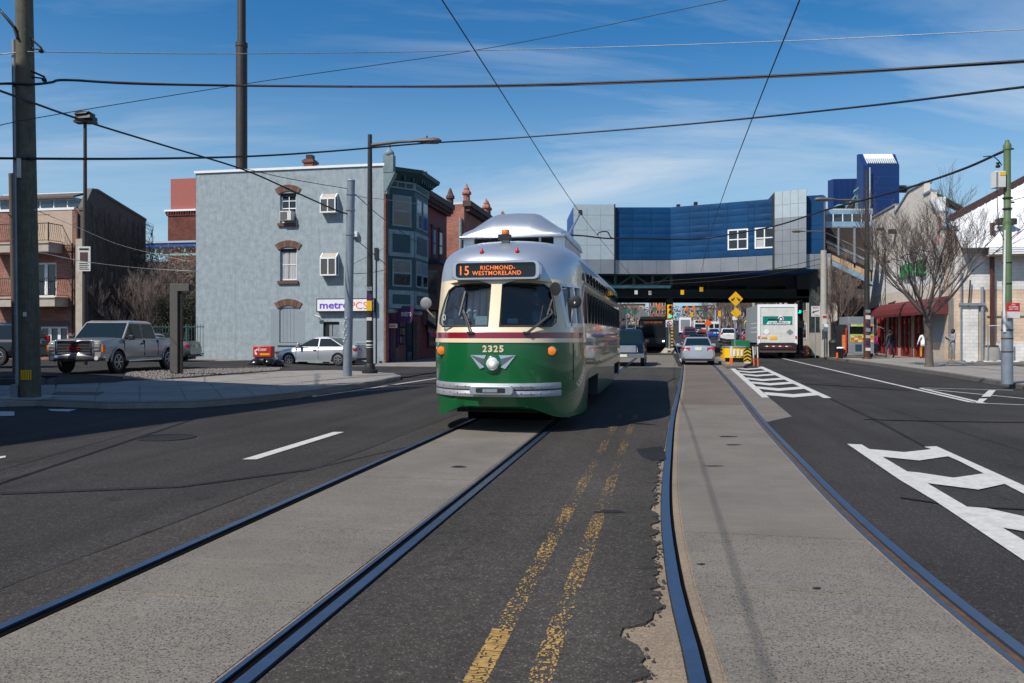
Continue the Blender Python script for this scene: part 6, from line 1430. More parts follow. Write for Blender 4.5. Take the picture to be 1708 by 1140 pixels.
        MB().hexa([(sg_*(Wd*.93-tw_),yr-.08,zr-th_/2),(sg_*Wd*.95,yr-.22,zr-th_/2),(sg_*Wd*.95,yr-.06,zr-th_/2),(sg_*(Wd*.93-tw_),yr+.012,zr-th_/2)], [(sg_*(Wd*.93-tw_),yr-.08,zr+th_/2),(sg_*Wd*.95,yr-.24,zr+th_/2),(sg_*Wd*.95,yr-.07,zr+th_/2),(sg_*(Wd*.93-tw_),yr+.012,zr+th_/2)]).build('tail_light', 'tail_red', o, bevel=.015)
    if spec.get('grille', 1):
        g = MB().box(-Wd*.45, Wd*.45, yf-.012, yf+.06, zl-.10, zl+.04).build('grille', 'trim_black', o)
    MB().box(-Wd*.6, Wd*.6, yf-.010, yf+.06, spec['zb']+.05, spec['zb']+.16).build('air_intake', 'trim_black', o)
    MB().box(-.17, .17, yr-.05, yr+.022, spec.get('zp', .78)-.08, spec.get('zp', .78)+.08).build('number_plate', 'plate', o)
    MB().box(-Wd*.94, Wd*.94, yr-.05, yr+.018, spec['zb']+.02, spec['zb']+.10).build('rear_valance', 'trim_black', o)
    return o
SEDAN = dict(L=4.45, W=1.72, H=1.43, r=.30, wheels=(.85, 3.47), zb=.22, zc=.93, cab=(1.12, 2.12, 2.98, 3.84), sedan=1, splits=[2.45], zl=.64, zr=.80, amber=1, bp=2.4,
    st=[(.0,.70,.30,.55,.60,.7),(.10,.80,.25,.60,.70,.8),(.5,.85,.22,.66,.80,.8),(1.3,.86,.20,.74,.95,.82),(2.2,.86,.20,.78,.97,.84),(3.1,.86,.20,.82,.97,.84),(3.75,.86,.21,.84,1.0,.84),(4.2,.84,.24,.82,1.03,.82),(4.38,.80,.30,.78,1.0,.8),(4.45,.76,.36,.70,.80,.85)])
CORO = dict(SEDAN, W=1.71, H=1.47, tl=(.36,.19), zr=.84, zp=.86)
PICK = dict(cat='pickup truck', L=5.85, W=2.02, H=1.87, r=.40, wheels=(.98, 4.62), zb=.46, zc=1.17, cab=(1.36, 2.02, 3.62, 3.90), splits=[2.78], noback=0, zl=.88, zr=1.0, hh=.30, hw=.30, grille=0, tl=(.14,.42), zp=.62, tw=.80, amber=0, hmat='trim_black', mmat='trim_black',
    st=[(.0,.93,.52,.98,1.12,.88),(.06,.98,.48,1.02,1.16,.9),(.5,1.0,.46,1.04,1.20,.9),(1.4,1.01,.46,1.06,1.24,.9),(2.6,1.01,.46,1.07,1.22,.9),(3.9,1.01,.46,1.07,1.21,.92),(3.98,1.01,.46,1.12,1.25,.95),(5.7,1.01,.48,1.13,1.26,.95),(5.85,.98,.52,1.10,1.22,.94)])
SUV = dict(cat='suv', L=4.7, W=1.86, H=1.72, r=.36, wheels=(.92, 3.65), zb=.30, zc=1.08, cab=(1.15, 1.85, 4.2, 4.58), splits=[2.35, 3.3], zl=.78, zr=1.05, hh=.16, tl=(.2,.34), zp=.95, tw=.76,
    st=[(.0,.78,.36,.72,.82,.75),(.1,.88,.32,.78,.92,.82),(.6,.92,.30,.86,1.03,.84),(1.4,.93,.29,.92,1.12,.86),(3,.93,.29,.95,1.14,.9),(4.3,.92,.30,.96,1.14,.9),(4.62,.88,.34,.92,1.1,.88),(4.70,.84,.40,.85,.98,.9)])
def turned(loc, rz): return loc
# silver pickup at the left, seen three-quarter from the front
ppos = P(176, 617, .30); fdir = math.atan2(-.60, -.80)
pk = car('pickup_truck', 'pewter crew cab pickup truck with chrome grille turning out of the side street', PICK, 'car_pewter', (0,0,0), 0)
M('chrome_soft', (.55, .55, .56), .22, .9, var=.05)
# chrome grille, split bars, badge, bumper
g = MB().box(-.60, .60, -.03, .05, .70, 1.12).build('grille', 'trim_black', pk)
gf = MB(); gf.box(-.66,-.58,-.06,.03,.67,1.16).box(.58,.66,-.06,.03,.67,1.16).box(-.58,.58,-.06,.03,1.09,1.16).box(-.58,.58,-.06,.03,.67,.73); gf.build('grille_surround', 'chrome', g, bevel=.012)
for z in (.80, .90, 1.0): MB().box(-.58, .58, -.045, -.03, z-.012, z+.012).build('grille_bar', 'chrome_soft', g)
text('GMC', .40, .105, 'red', g, (0, -.045, .885), d=.03, bold=.03, name='badge')
bm_ = MB(); bm_.loft([[(x, y+.25*abs(x/1.0)**3, z) for y, z in ((-.05,.44),(-.09,.49),(-.10,.60),(-.06,.68),(.1,.68),(.1,.44))] for x in [-1.0+.1*k for k in range(21)]]); bm_.build('front_bumper', 'chrome_soft', pk, smooth=40)
MB().box(-.5, .5, -.112, -.09, .49, .54).build('bumper_slot', 'trim_black', pk)
for s_ in (-1, 1):
    hl2 = MB().box(*sorted((s_*.69, s_*.90)), -.030, .06, .80, 1.07).build('headlight_unit', 'lamp_glassy', pk, bevel=.02); MB().box(*sorted((s_*.68, s_*.885)), -.042, -.03, .90, .93).build('headlight_bar', 'chrome_soft', hl2)
    MB().lathe([(.075,-.115+.1),(.07,-.13+.1)], (s_*.78,0,.55), 12, axis='y').build('fog_lamp', 'head_lens', pk); MB().box(*sorted((s_*.92, s_*.99)), .02, .2, .76, 1.0).build('indicator', 'lamp_amber', pk)
    MB().tube([(s_*1.0,1.6,.40),(s_*1.0,4.0,.40)], .045, 8).build('side_step', 'chrome_soft', pk)
    for y in (.98, 4.62):
        a = MB(); a.tube([(s_*1.015, y+math.cos(q)*.49, .40+math.sin(q)*.49) for q in [math.pi*k/10 for k in range(11)]], .03, 6); a.build('wheel_arch', 'car_pewter', pk, smooth=True)
    MB().box(*sorted((s_*.90, s_*.99)), 4.02, 5.7, 1.25, 1.29).build('bed_rail', 'trim_black', pk)
# place: rotate so the front points to the left and towards the camera
def place(o, px, py, z, rz, ref=(0, 2.6)):
    q = P(px, py, z); c, s_ = math.cos(rz), math.sin(rz); o.location = (q.x-(ref[0]*c-ref[1]*s_), q.y-(ref[0]*s_+ref[1]*c), z); o.rotation_euler.z = rz
pk.rotation_euler.z = R(-3); pk.location = (-14.95, 27.2, .225)
cv_ = car('sedan', 'silver four-door sedan parked against the grey wall under the shop sign', dict(SEDAN, rim='alu', splits=[2.42]), 'car_silver', (0,0,0), 0)
cv_.location = S(-19.25, 37.55, .06); cv_.rotation_euler.z = ANG+R(-90)   # front to the left
cv_.location = tuple(S(-19.3, 37.9, .06)); cv_.rotation_euler.z = ANG-R(90)
MB().box(-.75, .75, 4.25, 4.42, 1.06, 1.10).build('spoiler', 'car_silver', cv_)
co = car('sedan', 'silver sedan driving away over the right tram track towards the viaduct', CORO, 'car_silver', (0,0,0), 0)
co.rotation_euler.z = ANG+math.pi; co.location = S(1.78, 42.0+4.45-.2)   # rear faces us
co.location = S(1.75, 46.6)
f150 = car('pickup_truck', 'dark blue pickup truck following the tram on the left track', dict(PICK, grille=1), 'car_navy', S(-1.95, 39.6), ANG)
MB().box(-.6,.6,-.03,.0,.72,1.06).build('grille', 'galv', f150); MB().box(-1.0,1.0,-.12,.05,.46,.66).build('front_bumper', 'chrome_soft', f150); MB().box(-.17,.17,-.135,-.12,.5,.62).build('number_plate', 'plate', f150)
wc = car('sedan', 'white car at the far kerb, mostly hidden behind the left edge of the tram', SEDAN, 'car_white', S(-8.0, 32.5), ANG)
sv = car('suv', 'dark suv passing behind the wooden pole at the left edge', dict(SUV, L=5.0), 'car_black', (0,0,0), 0)
q = P(58, 607, .35); sv.rotation_euler.z = R(90)+ANG; c_ = sv.rotation_euler.z
YS_ = 33.0; sv.location = ((72-CX)/F*YS_-4.7, YS_, .34); sv.rotation_euler.z = R(90)   # front to the left... rear at px 72
sv.rotation_euler.z = R(-90)+R(-4); sv.location = ((72-CX)/F*YS_-4.7, YS_+.0, .34)
gc_ = car('sedan', 'grey car half hidden behind the steel angle post beside the grey house', SEDAN, 'car_grey', (0,0,0), 0)
Yq = 40.5; gc_.rotation_euler.z = R(-90); gc_.location = ((327-CX)/F*Yq-4.45, Yq, .24)
# --- traffic beyond the viaduct
protos = {'s': (CORO, 'sedan'), 'u': (SUV, 'suv')}
far = [('u','car_white','white suv with red tail lights beside the blue car beyond the viaduct',1210,100,0),('s','car_blue','bright blue car driving away left of the white suv',1189,122,0),
 ('s','car_black','black car just ahead of the silver sedan on the track',1160,64,0),('s','car_maroon','dark red car behind the black car in the left queue',1150,92,0),('u','car_red','red suv in the queue left of the open lane',1149,112,0),
 ('u','car_black','black suv in the left queue behind the red suv',1148,138,0),('s','car_grey','grey car at the head of the left queue',1163,168,0),('s','car_maroon','maroon car in the right row beyond the blue car',1200,150,0),('s','car_navy','navy car in the right row beyond the white suv',1222,128,0),
 ('u','car_grey','grey suv high in the right row of traffic',1213,175,0),('s','car_black','black car parked at the right kerb left of the truck',1236,118,0),('s','car_red','red car parked nearest the truck at the right kerb',1245,96,0),('u','car_grey','grey-blue suv oncoming left of the bus',1063,118,1),('s','car_silver','silver car oncoming at the far left of the underpass',1050,140,1),('s','car_white','white car far up the street in the left queue',1170,215,0),('s','car_black','black car furthest up the right row',1206,215,0)]
made = {}
for kind, pt, lab, px, Y, onc in far:
    spec, nm = protos[kind]; X = (px-CX)/F*Y; t = X*CA-Y*SA; s = X*SA+Y*CA; rz = ANG+(0 if onc else math.pi)
    if kind not in made:
        o = car(nm, lab, spec, pt, (0,0,0), rz); made[kind] = o; base = o
    else:
        o = copy_tree(made[kind]); o['label'] = lab
    o.location = S(t, s, rise(s)); o.rotation_euler.z = rz; o['group'] = 'cars in the street beyond the viaduct'
    ang = math.atan2(rise(s+2)-rise(s-2), 4)
    if kind in made and o is not made[kind] or True:
        for ch in o.children:
            if ch.name.split('.')[0] in ('body', 'cabin') and ch.data:
                me = ch.data.copy() if o is not made[kind] else ch.data; ch.data = me
                for i in range(len(me.materials)):
                    if me.materials[i] and me.materials[i].name.startswith('car_'): me.materials[i] = MATS[pt]
# --- bus coming towards the viaduct
def flatbox(o, x0, x1, y0, y1, z0, z1, name, mat, **k): return MB().box(x0, x1, y0, y1, z0, z1).build(name, mat, o, **k)
bus = thing('bus', 'dark fronted city bus waiting under the viaduct left of the column', 'bus', S(-.95, 72.5, rise(72.5)), ANG)
flatbox(bus, -1.28, 1.28, 0, 12, .3, 2.75, 'body', 'car_black', bevel=.08); flatbox(bus, -1.15, 1.15, .3, 9, 2.75, 3.05, 'roof_fairing', 'off_white', bevel=.08)
flatbox(bus, -1.15, 1.15, -.03, .02, 1.15, 2.3, 'windscreen', 'tint'); flatbox(bus, -1.0, 1.0, -.04, 0, 2.36, 2.68, 'destination_board', 'sign_black')
text('OUT OF SERVICE', 1.6, .16, 'led_orange', bus, (0,-.045,2.52), d=.004, bold=.02)
for s_ in (-1, 1):
    flatbox(bus, *sorted((s_*.82, s_*1.0)), -.03, 0, .78, .90, 'headlight', 'head_on'); wheel(bus, s_*1.12, 2.4, .48, .28, s_); flatbox(bus, *sorted((s_*1.3, s_*1.5)), -.25, -.1, 1.6, 2.1, 'mirror', 'black')
flatbox(bus, -1.2, 1.2, -.06, .05, .35, .62, 'bumper', 'trim_black')
# --- parcel carrier truck
tk_ = thing('box_truck', 'white box truck with a green lettered panel on its rear door', 'truck', S(7.45, 55.6), ANG)
W2 = 1.27; ZB, ZT = 1.05, 3.62
flatbox(tk_, -W2, W2, .06, 7.6, ZB, ZT, 'cargo_box', 'silver_light', bevel=.02)
fr = MB(); fr.box(-W2-.01,-W2+.17,0,.07,ZB-.1,ZT+.02).box(W2-.17,W2+.01,0,.07,ZB-.1,ZT+.02).box(-W2+.17,W2-.17,0,.07,ZT-.17,ZT+.02); fr.build('door_frame', 'white', tk_)
for k in range(4): flatbox(tk_, -W2+.18, W2-.18, .03, .06, ZB+.02+k*.59, ZB+.60+k*.59, 'door_panel', 'off_white')
lg = flatbox(tk_, -.93, .95, .005, .03, 2.30, 2.83, 'logo_panel', 'teal_logo')
MB().prism_y([(-.70,2.30),(.78,2.30),(.86,2.50),(-.60,2.50)], -.002, .004).build('logo_strip', 'white', lg); text('NEW PENN', 1.25, .14, 'teal_logo', lg, (.08,-.003,2.39), d=.004, bold=.02)
MB().bar((-.6,-.004,2.63),(.35,-.004,2.63), .01, .08).build('logo_line', 'black', lg); MB().lathe([(.17,-.002),(.19,-.006),(.19,-.012),(.17,-.016)], (.22,0,2.66), 18, axis='y').build('logo_ring', 'white', lg)
rg_ = MB(); rg_.tube([(.22+.115*math.cos(a),-.018,2.66+.115*math.sin(a)) for a in [k*.45 for k in range(-4,10)]], .03, 5); rg_.bar((.10,-.018,2.70),(.0,-.018,2.42), .05, .05); rg_.build('logo_mark', 'black', lg)
for x, m_ in ((-.92,'white'),(.58,'galv')): MB().prism_y([(x,1.78),(x+.22,1.58),(x+.44,1.78),(x+.22,1.98)][::1], .012, .03).build('diamond_placard', m_, tk_)
flatbox(tk_, -.5, -.02, .012, .03, 1.28, 1.5, 'yellow_placard', 'yellow'); text('308', .36, .14, 'yellow', tk_, (-.85,.012,1.42), d=.02, bold=.02)
for s_ in (-1, 1):
    flatbox(tk_, *sorted((s_*(W2-.13), s_*(W2-.03))), -.02, .0, 1.32, 1.52, 'tail_light', 'tail_red'); 
    for y in (1.4,): wheel(tk_, s_*(W2-.2), y, .48, .42, s_, 'off_white')
    wheel(tk_, s_*(W2-.2), 6.6, .46, .26, s_, 'off_white')
flatbox(tk_, -W2+.05, W2-.05, -.05, .1, .62, 1.04, 'tail_lift', 'iron'); flatbox(tk_, -W2+.1, W2-.1, -.12, .0, .42, .55, 'step_bar', 'brown_trim'); flatbox(tk_, -.9, .9, -.065, -.05, .80, .86, 'reflector_strip', 'red')
for k in range(4): flatbox(tk_, -.75+k*.42, -.6+k*.42, -.07, -.064, .80, .86, 'reflector_white', 'white')
flatbox(tk_, -W2+.1, W2-.1, .1, 7.2, .5, .95, 'chassis', 'black'); flatbox(tk_, -1.15, 1.15, 7.7, 9.5, .5, 2.7, 'cab', 'car_white', bevel=.1)
for k in range(3):
    for j in range(8): MB().box(-W2-.006, -W2, .5+j*.5, .62+j*.5, 2.35-.3*k, 2.42-.3*k).build('side_mark', 'white', tk_)
# ------------------------------------------------------------------ poles, lamps, signs
def X_of(px, Y): return (px-CX)/F*Y
def tapered(o, name, mat, h, r0, r1, n=14, lean=(0,0)): return MB().tube([(0,0,0),(lean[0]*.5,lean[1]*.5,h/2),(lean[0],lean[1],h)], [r0,(r0+r1)/2,r1], n).build(name, mat, o, smooth=60)
# wooden utility pole (left front)
Yp = 18.2; up = thing('utility_pole', 'tall weathered wooden utility pole with a grey conduit on its left side', 'utility pole', (X_of(51, Yp), Yp, .13))
tapered(up, 'pole', 'wood_pole', 13.5, .215, .165, 18, (-.22, 0))
MB().tube([(-.27,-.03,0),(-.305,-.03,4),(-.36,-.03,hz(68,Yp)-.13)], .055, 10).build('conduit', 'galv', up, smooth=60)
MB().box(-.40,-.22,-.12,.05,0,.30).build('conduit_boot', 'galv', up)
for z in (1.9, 3.6, 5.1, 6.6, 7.6): MB().box(-.35-.006*z, -.18-.006*z, -.06, .02, z, z+.03).build('strap', 'galv', up)
MB().box(-.17,-.09,-.24,-.20,hz(300,Yp)-.13,hz(268,Yp)-.13).build('pole_tag', 'off_white', up)
tg = MB().box(-.10,.14,-.225,-.20,hz(633,Yp)-.13,hz(617,Yp)-.13).build('reflector_tag', 'sign_yellow', up)
for k in range(5): MB().box(-.095+k*.05,-.085+k*.05,-.229,-.225,hz(633,Yp)-.12,hz(617,Yp)-.14).build('tag_line', 'black', tg)
MB().box(-.03,.03,-.235,-.2,1.85,1.95).build('nail_plate', 'off_white', up)
for px, py, q in ((71, 86, 62), (76, 134, 118)):
    z1 = hz(py, Yp)-.13; z0 = hz(q, Yp)-.13; x = X_of(px, Yp)-up.location.x
    m = MB(); m.tube([(-.02,-.05,z0),(x,-.05,z1+.06),(x,-.05,z1)], .025, 6); m.tube([(-.02,-.05,z1+.06),(x,-.05,z1+.02)], .018, 6); m.build('wire_bracket', 'iron', up); MB().lathe([(.04,z1-.05),(.06,z1-.02),(.04,z1+.03)], (x,-.05,0), 8).build('insulator', 'black', up)
# old short leaning pole
Yo = 26; o = thing('old_pole', 'short leaning dark timber pole behind the utility pole', 'pole', (X_of(27, Yo), Yo, .3)); tapered(o, 'pole', 'bark', hz(290,Yo)-.3, .11, .085, 10, (X_of(19,Yo)-X_of(27,Yo), 0)); MB().bar((-.2,-.1,5.2),(.1,-.1,5.0),.03).build('hook_bar', 'iron', o)
# floodlight pole of the lot
Yf = 34; o = thing('floodlight_pole', 'slim lot lighting pole with a boxy floodlight head left of the smokestack', 'lamp', (X_of(142, Yf), Yf, .3)); zt_ = hz(206, Yf)-.3
tapered(o, 'pole', 'dark_bronze', zt_, .10, .07, 8)
MB().box(-.40,.44,-.2,.2,zt_,zt_+.10).build('lamp_bar', 'dark_bronze', o)
hd = MB(); hd.hexa([(-.35,-.25,zt_+.14),(.38,-.35,zt_+.16),(.38,.3,zt_+.16),(-.35,.3,zt_+.14)], [(-.30,-.25,zt_+.26),(.36,-.30,zt_+.30),(.36,.3,zt_+.30),(-.30,.3,zt_+.26)]); hd.hexa([(-.32,-.3,zt_+.32),(.2,-.35,zt_+.34),(.2,.3,zt_+.34),(-.32,.3,zt_+.32)], [(-.2,-.3,zt_+.46),(.30,-.3,zt_+.44),(.30,.3,zt_+.44),(-.2,.3,zt_+.46)])
hd.box(-.38,-.33,-.1,.1,zt_+.1,zt_+.4).box(.33,.38,-.1,.1,zt_+.1,zt_+.4); hd.build('lamp_head', 'dark_bronze', o)
# poster on pole
x = X_of(143.5, Yf)-o.location.x; z0, z1 = hz(453,Yf)-.3, hz(412,Yf)-.3
pt = MB().box(x-.27,x+.27,-.16,-.13,z0,z1).build('poster_board', 'off_white', o); MB().box(x-.17,x+.16,-.17,-.16,z0+.42,z1-.25).build('poster_picture', 'brown_trim', pt)
for k in range(4): MB().box(x-.2,x+.2-.05*(k%2),-.168,-.16,z0+.07+k*.08,z0+.10+k*.08).build('print_line', 'iron', pt)
MB().box(x-.2,x+.2,-.168,-.16,z1-.16,z1-.08).build('print_line', 'iron', pt)
# steel angle post (sign frame)
Ya = 27.9; o = thing('angle_post', 'grey steel post shaped like an upside-down L in the gravel bed', 'sign frame', (X_of(296, Ya), Ya, .33)); h = hz(474,Ya)-.33
fr = MB(); fr.prism_y([(-.22,-.1),(.05,-.1),(.05,h-.26),(.45,h-.26),(.45,h),(-.22,h)], -.12, .12)
M('angle_grey', (.12, .115, .105), .6, .3, var=.1)
fr = MB(); fr.prism_y([(-.22,-.1),(.05,-.1),(.05,h-.26),(.45,h-.26),(.45,h),(-.22,h)], -.12, .12); fr.build('frame', 'angle_grey', o, bevel=.01)
MB().box(.052,.16,-.05,.10,-.1,h-.27).build('inner_channel', 'dark_bronze', o); MB().box(.452,.50,-.08,.10,h-.24,h-.03).build('end_cap', 'black', o)
# round steel pole
Yg = 27.7; gp = thing('steel_pole', 'leaning round grey steel pole before the phone shop sign', 'pole', (X_of(579.5, Yg), Yg, .13)); h = hz(302,Yg)-.13
M('galv_blue', (.22, .26, .30), .5, .3, var=.15, scale=4, streak=.25); tapered(gp, 'pole', 'galv_blue', h, .155, .135, 18, (.13,0))
MB().lathe([(.14,h-.03),(.15,h),(.13,h+.03)], (.13,0,0), 16).build('pole_cap', 'galv', gp)
for z in (h-.5, h-1.05, h-1.9, 2.0): 
    x = .13*z/h; MB().lathe([(.16,z),(.165,z+.05)], (x,0,0), 16).build('strap', 'galv', gp)
for k in range(9): MB().box(-.13+.05*(k%3), -.09+.05*(k%3), -.165, -.145, 1.2+k*.1, 1.26+k*.1).build('torn_flyer', 'off_white', gp)
# black street lamp with cobra head
M('lamp_grey', (.13, .11, .09), .55, .2, var=.1)
def cobra(o, tip, mat='lamp_grey', sc=1.):
    d = 1 if tip.x > 0 else -1; r = []
    for u, w, hh in ((-.55,.05,.05),(-.35,.09,.08),(0,.17,.12),(.3,.19,.14),(.5,.16,.12),(.6,.06,.05)):
        r.append([(tip.x+d*u*sc, tip.y+w*sc*math.cos(a), tip.z+hh*sc*(math.sin(a) if math.sin(a) > 0 else math.sin(a)*.45)) for a in [k*math.pi/6 for k in range(12)]])
    h_ = MB().loft(r).build('lamp_head', mat, o, smooth=50); MB().loft([[(tip.x+d*u*sc, tip.y+w*sc*math.cos(a), tip.z-.03*sc+.07*sc*min(0, math.sin(a))) for a in [k*math.pi/5 for k in range(10)]] for u, w in ((-.1,.05),(.1,.13),(.4,.13),(.5,.05))]).build('lamp_lens', 'curtain_g', h_, smooth=True); return h_
Ys_ = 30; sl_ = thing('street_lamp', 'black street lamp with an arm reaching right, stickers on its shaft', 'street lamp', (X_of(617, Ys_), Ys_, .13)); h = hz(225,Ys_)-.13
MB().lathe([(.30,0),(.30,.12),(.20,.16),(.19,.30),(.155,.36)], (0,0,0), 12).build('base', 'iron', sl_, smooth=40)
M('pole_black', (.03, .026, .024), .5, .2, var=.2); tapered(sl_, 'pole', 'pole_black', h, .135, .08, 14)
za = hz(243,Ys_)-.13; zb_ = hz(236,Ys_)-.13; xe = X_of(712,Ys_)-sl_.location.x
MB().tube([(0,0,za),(xe*.5,0,(za+zb_)/2+.05),(xe-.45,0,zb_)], [.07,.055,.045], 8).build('arm', 'lamp_grey', sl_, smooth=60); cobra(sl_, Vector((xe-.05,0,zb_)))
MB().lathe([(.03,0),(.035,.08)], (xe-.0,0,zb_+.12), 8).build('photocell', 'el_green', sl_)
for z, hh, mt in ((2.75,.22,'metro_purple'),(2.35,.38,'yellow'),(1.98,.12,'off_white'),(1.18,.05,'off_white'),(1.04,.05,'off_white'),(.96,.03,'off_white'),(3.1,.15,'galv')): 
    r = .135-.055*z/h+.004; MB().tube([(0,0,z),(0,0,z+hh)], r, 14).build('sticker', mt, sl_, smooth=60) if hh < .1 else MB().box(-.10, .09, -r-.012, -r+.05, z, z+hh).build('sticker', mt, sl_)
# red enter sign and rubbish bags
Ye = 36; o = thing('enter_sign', 'low red Enter sign with a yellow arrow on a short post by the lot', 'sign', (X_of(440, Ye), Ye, .12)); z0 = hz(596,Ye)-.12; z1 = hz(578,Ye)-.12
MB().hexa([(-.42,-.12,z0),(.42,-.12,z0),(.50,.35,z0),(-.42,.35,z0)], [(-.45,-.14,z1),(.32,-.14,z1),(.52,.38,z1),(-.42,.38,z1)]) 
sb_ = MB().box(-.45,.38,-.12,.40,z0,z1).build('sign_box', 'red', o, bevel=.02); MB().box(-.1,.1,.1,.2,-.1,z0-.02).build('post', 'iron', o) if False else MB().box(-.05,.05,.1,.2,-.1,z0).build('post', 'dark_bronze', o)
MB().box(-.40,.40,-.02,.38,z0-.08,z0).build('sign_base', 'galv', o); text('Enter', .40, .15, 'white', sb_, (-.02,-.121,z1-.13), d=.008, bold=.012)
MB().prism_y([(-.16,z0+.13),(-.06,z0+.06),(-.06,z0+.09),(.30,z0+.09),(.30,z0+.17),(-.06,z0+.17),(-.06,z0+.20)], -.128, -.12).build('arrow', 'yellow', sb_)
MB().prism_y([(-.36,z0+.12),(-.27,z0+.10),(-.26,z0+.17),(-.34,z0+.26),(-.22,z0+.33),(-.27,z0+.38),(-.38,z0+.30),(-.37,z0+.2)], -.128, -.12).build('emblem', 'white', sb_)
rbg = random.Random(6)
M('bag_black', (.012, .012, .014), .22, var=.1, bump=.8, bscale=9)
for i, (px, Y, sc) in enumerate(((428, 37.0, .34), (450, 37.2, .38), (463, 36.9, .30))):
    m = MB(); rr = []
    for j, (r, z) in enumerate(((.5,0),(.95,.12),(1.05,.4),(.85,.8),(.4,1.1),(.12,1.22),(.2,1.35))):
        rr.append([(math.cos(a)*r*sc*rbg.uniform(.88,1.12), math.sin(a)*r*sc*rbg.uniform(.88,1.12), z*sc) for a in [k*math.pi/6 for k in range(12)]])
    m.loft(rr); b_ = m.build('rubbish_bag', 'bag_black', smooth=True, loc=(X_of(px,Y), Y, .1)); tag(b_, ['knotted black rubbish bag left behind the red Enter sign', 'biggest black rubbish bag behind the red Enter sign', 'black rubbish bag lying right of the red Enter sign'][i], 'bag')
# --- right side
Yr = 23.3; gp2 = thing('green_pole', 'tall green tram pole in a wide grey sleeve with a red notice', 'pole', (X_of(1680, Yr), Yr, .13)); h = hz(240,Yr)-.13; hs_ = hz(520,Yr)-.13
MB().lathe([(.155,0),(.15,hs_-.4),(.145,hs_),(.12,hs_+.02)], (0,0,0), 20).build('sleeve', 'galv_blue', gp2, smooth=40)
MB().lathe([(.12,hs_),(.118,hz(377,Yr)),(.095,hz(376,Yr)+.05),(.092,h-.2),(.11,h-.18),(.11,h-.05),(.06,h+.04),(.05,h+.10),(.0,h+.12)], (0,0,0), 20).build('pole', 'pole_green', gp2, smooth=40)
for py in (552, 566, 588, 475, 440, 332, 350): z = hz(py,Yr)-.13; MB().lathe([(.16 if py > 500 else .125,z),(.162 if py > 500 else .127,z+.04)], (0,0,0), 16).build('strap', 'rust' if py in (566,588) else 'iron', gp2)
MB().tube([(-.12,-.08,hs_-.6),(-.14,-.08,hs_+.35),(-.11,-.08,hz(385,Yr)-.13)], [.05,.035,.035], 8).build('conduit', 'off_white', gp2, smooth=60)
nz0, nz1 = hz(531,Yr)-.13, hz(506,Yr)-.13
nb = MB().box(-.12,.25,-.19,-.17,nz0,nz1).build('notice', 'red', gp2); MB().box(-.12,.25,-.195,-.19,nz0,nz0+(nz1-nz0)*.42).build('notice_lower', 'off_white', nb)
text('NO', .09, .05, 'white', nb, (.065,-.192,nz1-.05), d=.004); text('STOPPING', .27, .045, 'white', nb, (.065,-.192,nz1-.12), d=.004); text('ANY TIME', .27, .04, 'white', nb, (.065,-.192,nz1-.185), d=.004)
bz0, bz1 = hz(314,Yr)-.13, hz(287,Yr)-.13; bb = MB().box(-.40,-.12,-.14,.14,bz0,bz1).build('equipment_box', 'off_white', gp2, bevel=.01); MB().box(-.30,-.14,-.15,-.14,bz1-.13,bz1-.03).build('warning_label', 'yellow', bb); MB().box(-.405,-.36,-.15,-.14,bz0+.03,bz1-.03).build('hinge_strip', 'galv', bb)
MB().tube([(-.30,0,bz0),(-.29,0,bz0-.5),(-.24,0,bz0-1.2),(-.12,-.1,bz0-1.6)], .012, 5).build('cable', 'black', gp2); MB().lathe([(.05,0),(.07,.05),(.03,.1),(.06,.15)], (-.27,0,bz1+.12), 10).build('insulator', 'iron', gp2)
for z, w in ((hz(250,Yr)-.13,.18),(hz(332,Yr)-.13,.16),(hz(339,Yr)-.13,.2)): MB().box(-.04,w,-.03,.03,z,z+.04).build('clamp', 'iron', gp2)
# black lamp before the shop
Yl = 48; o = thing('street_lamp', 'dark street lamp by the food cart, arm reaching left, brown lower shaft', 'street lamp', (X_of(1446, Yl), Yl, .13)); h = hz(284,Yl)-.13; zq = hz(487,Yl)-.13
MB().lathe([(.28,0),(.26,.08),(.20,.12),(.19,zq-1.2),(.17,zq-1.1)], (0,0,0), 14).build('lower_shaft', 'brown_pole', o, smooth=40); MB().tube([(0,0,zq-1.2),(0,0,h)], [.17,.09], 12).build('pole', 'pole_black', o, smooth=60)
for k, mt in enumerate(('off_white','metro_purple','sand','galv','metro_purple','off_white','galv')): MB().box(-.15,.12,-.21,-.16,.5+k*.38,.68+k*.38+.05*(k%2)).build('sticker', mt, o)
za = hz(333.5,Yl)-.13; xe = X_of(1372,Yl)-o.location.x
MB().tube([(0,0,za-.05),(xe+.8,0,za)], [.07,.05], 8).build('arm', 'lamp_grey', o, smooth=60); cobra(o, Vector((xe+.2,0,za)), sc=1.15)
# concrete poles
Yc2 = 52.5; o = thing('concrete_pole', 'thick pale concrete pole before the station, carrying red and white notices', 'pole', (X_of(1374, Yc2), Yc2, .13)); h = hz(418,Yc2)-.13
tapered(o, 'pole', 'post_concrete', h, .22, .19, 16); MB().tube([(.05,0,h-.1),(.05,0,hz(340,Yc2))], .05, 8).build('mast', 'lamp_grey', o)
MB().box(-.18,.10,-.24,-.22,hz(541,Yc2)-.13,hz(525,Yc2)-.13).build('red_notice', 'off_white', o); MB().box(-.16,.08,-.25,-.24,hz(531,Yc2)-.13,hz(527,Yc2)-.13).build('notice_band', 'red', o); MB().box(-.10,.18,-.245,-.225,hz(553,Yc2)-.13,hz(541,Yc2)-.13).build('white_notice', 'white', o)
zb2 = hz(386.5,Yc2)-.13; xe = X_of(1330,Yc2)-o.location.x; MB().tube([(0,0,zb2),(xe+.6,0,zb2+.02)], .04, 8).build('arm', 'lamp_grey', o); cobra(o, Vector((xe+.1,0,zb2)), sc=.8)
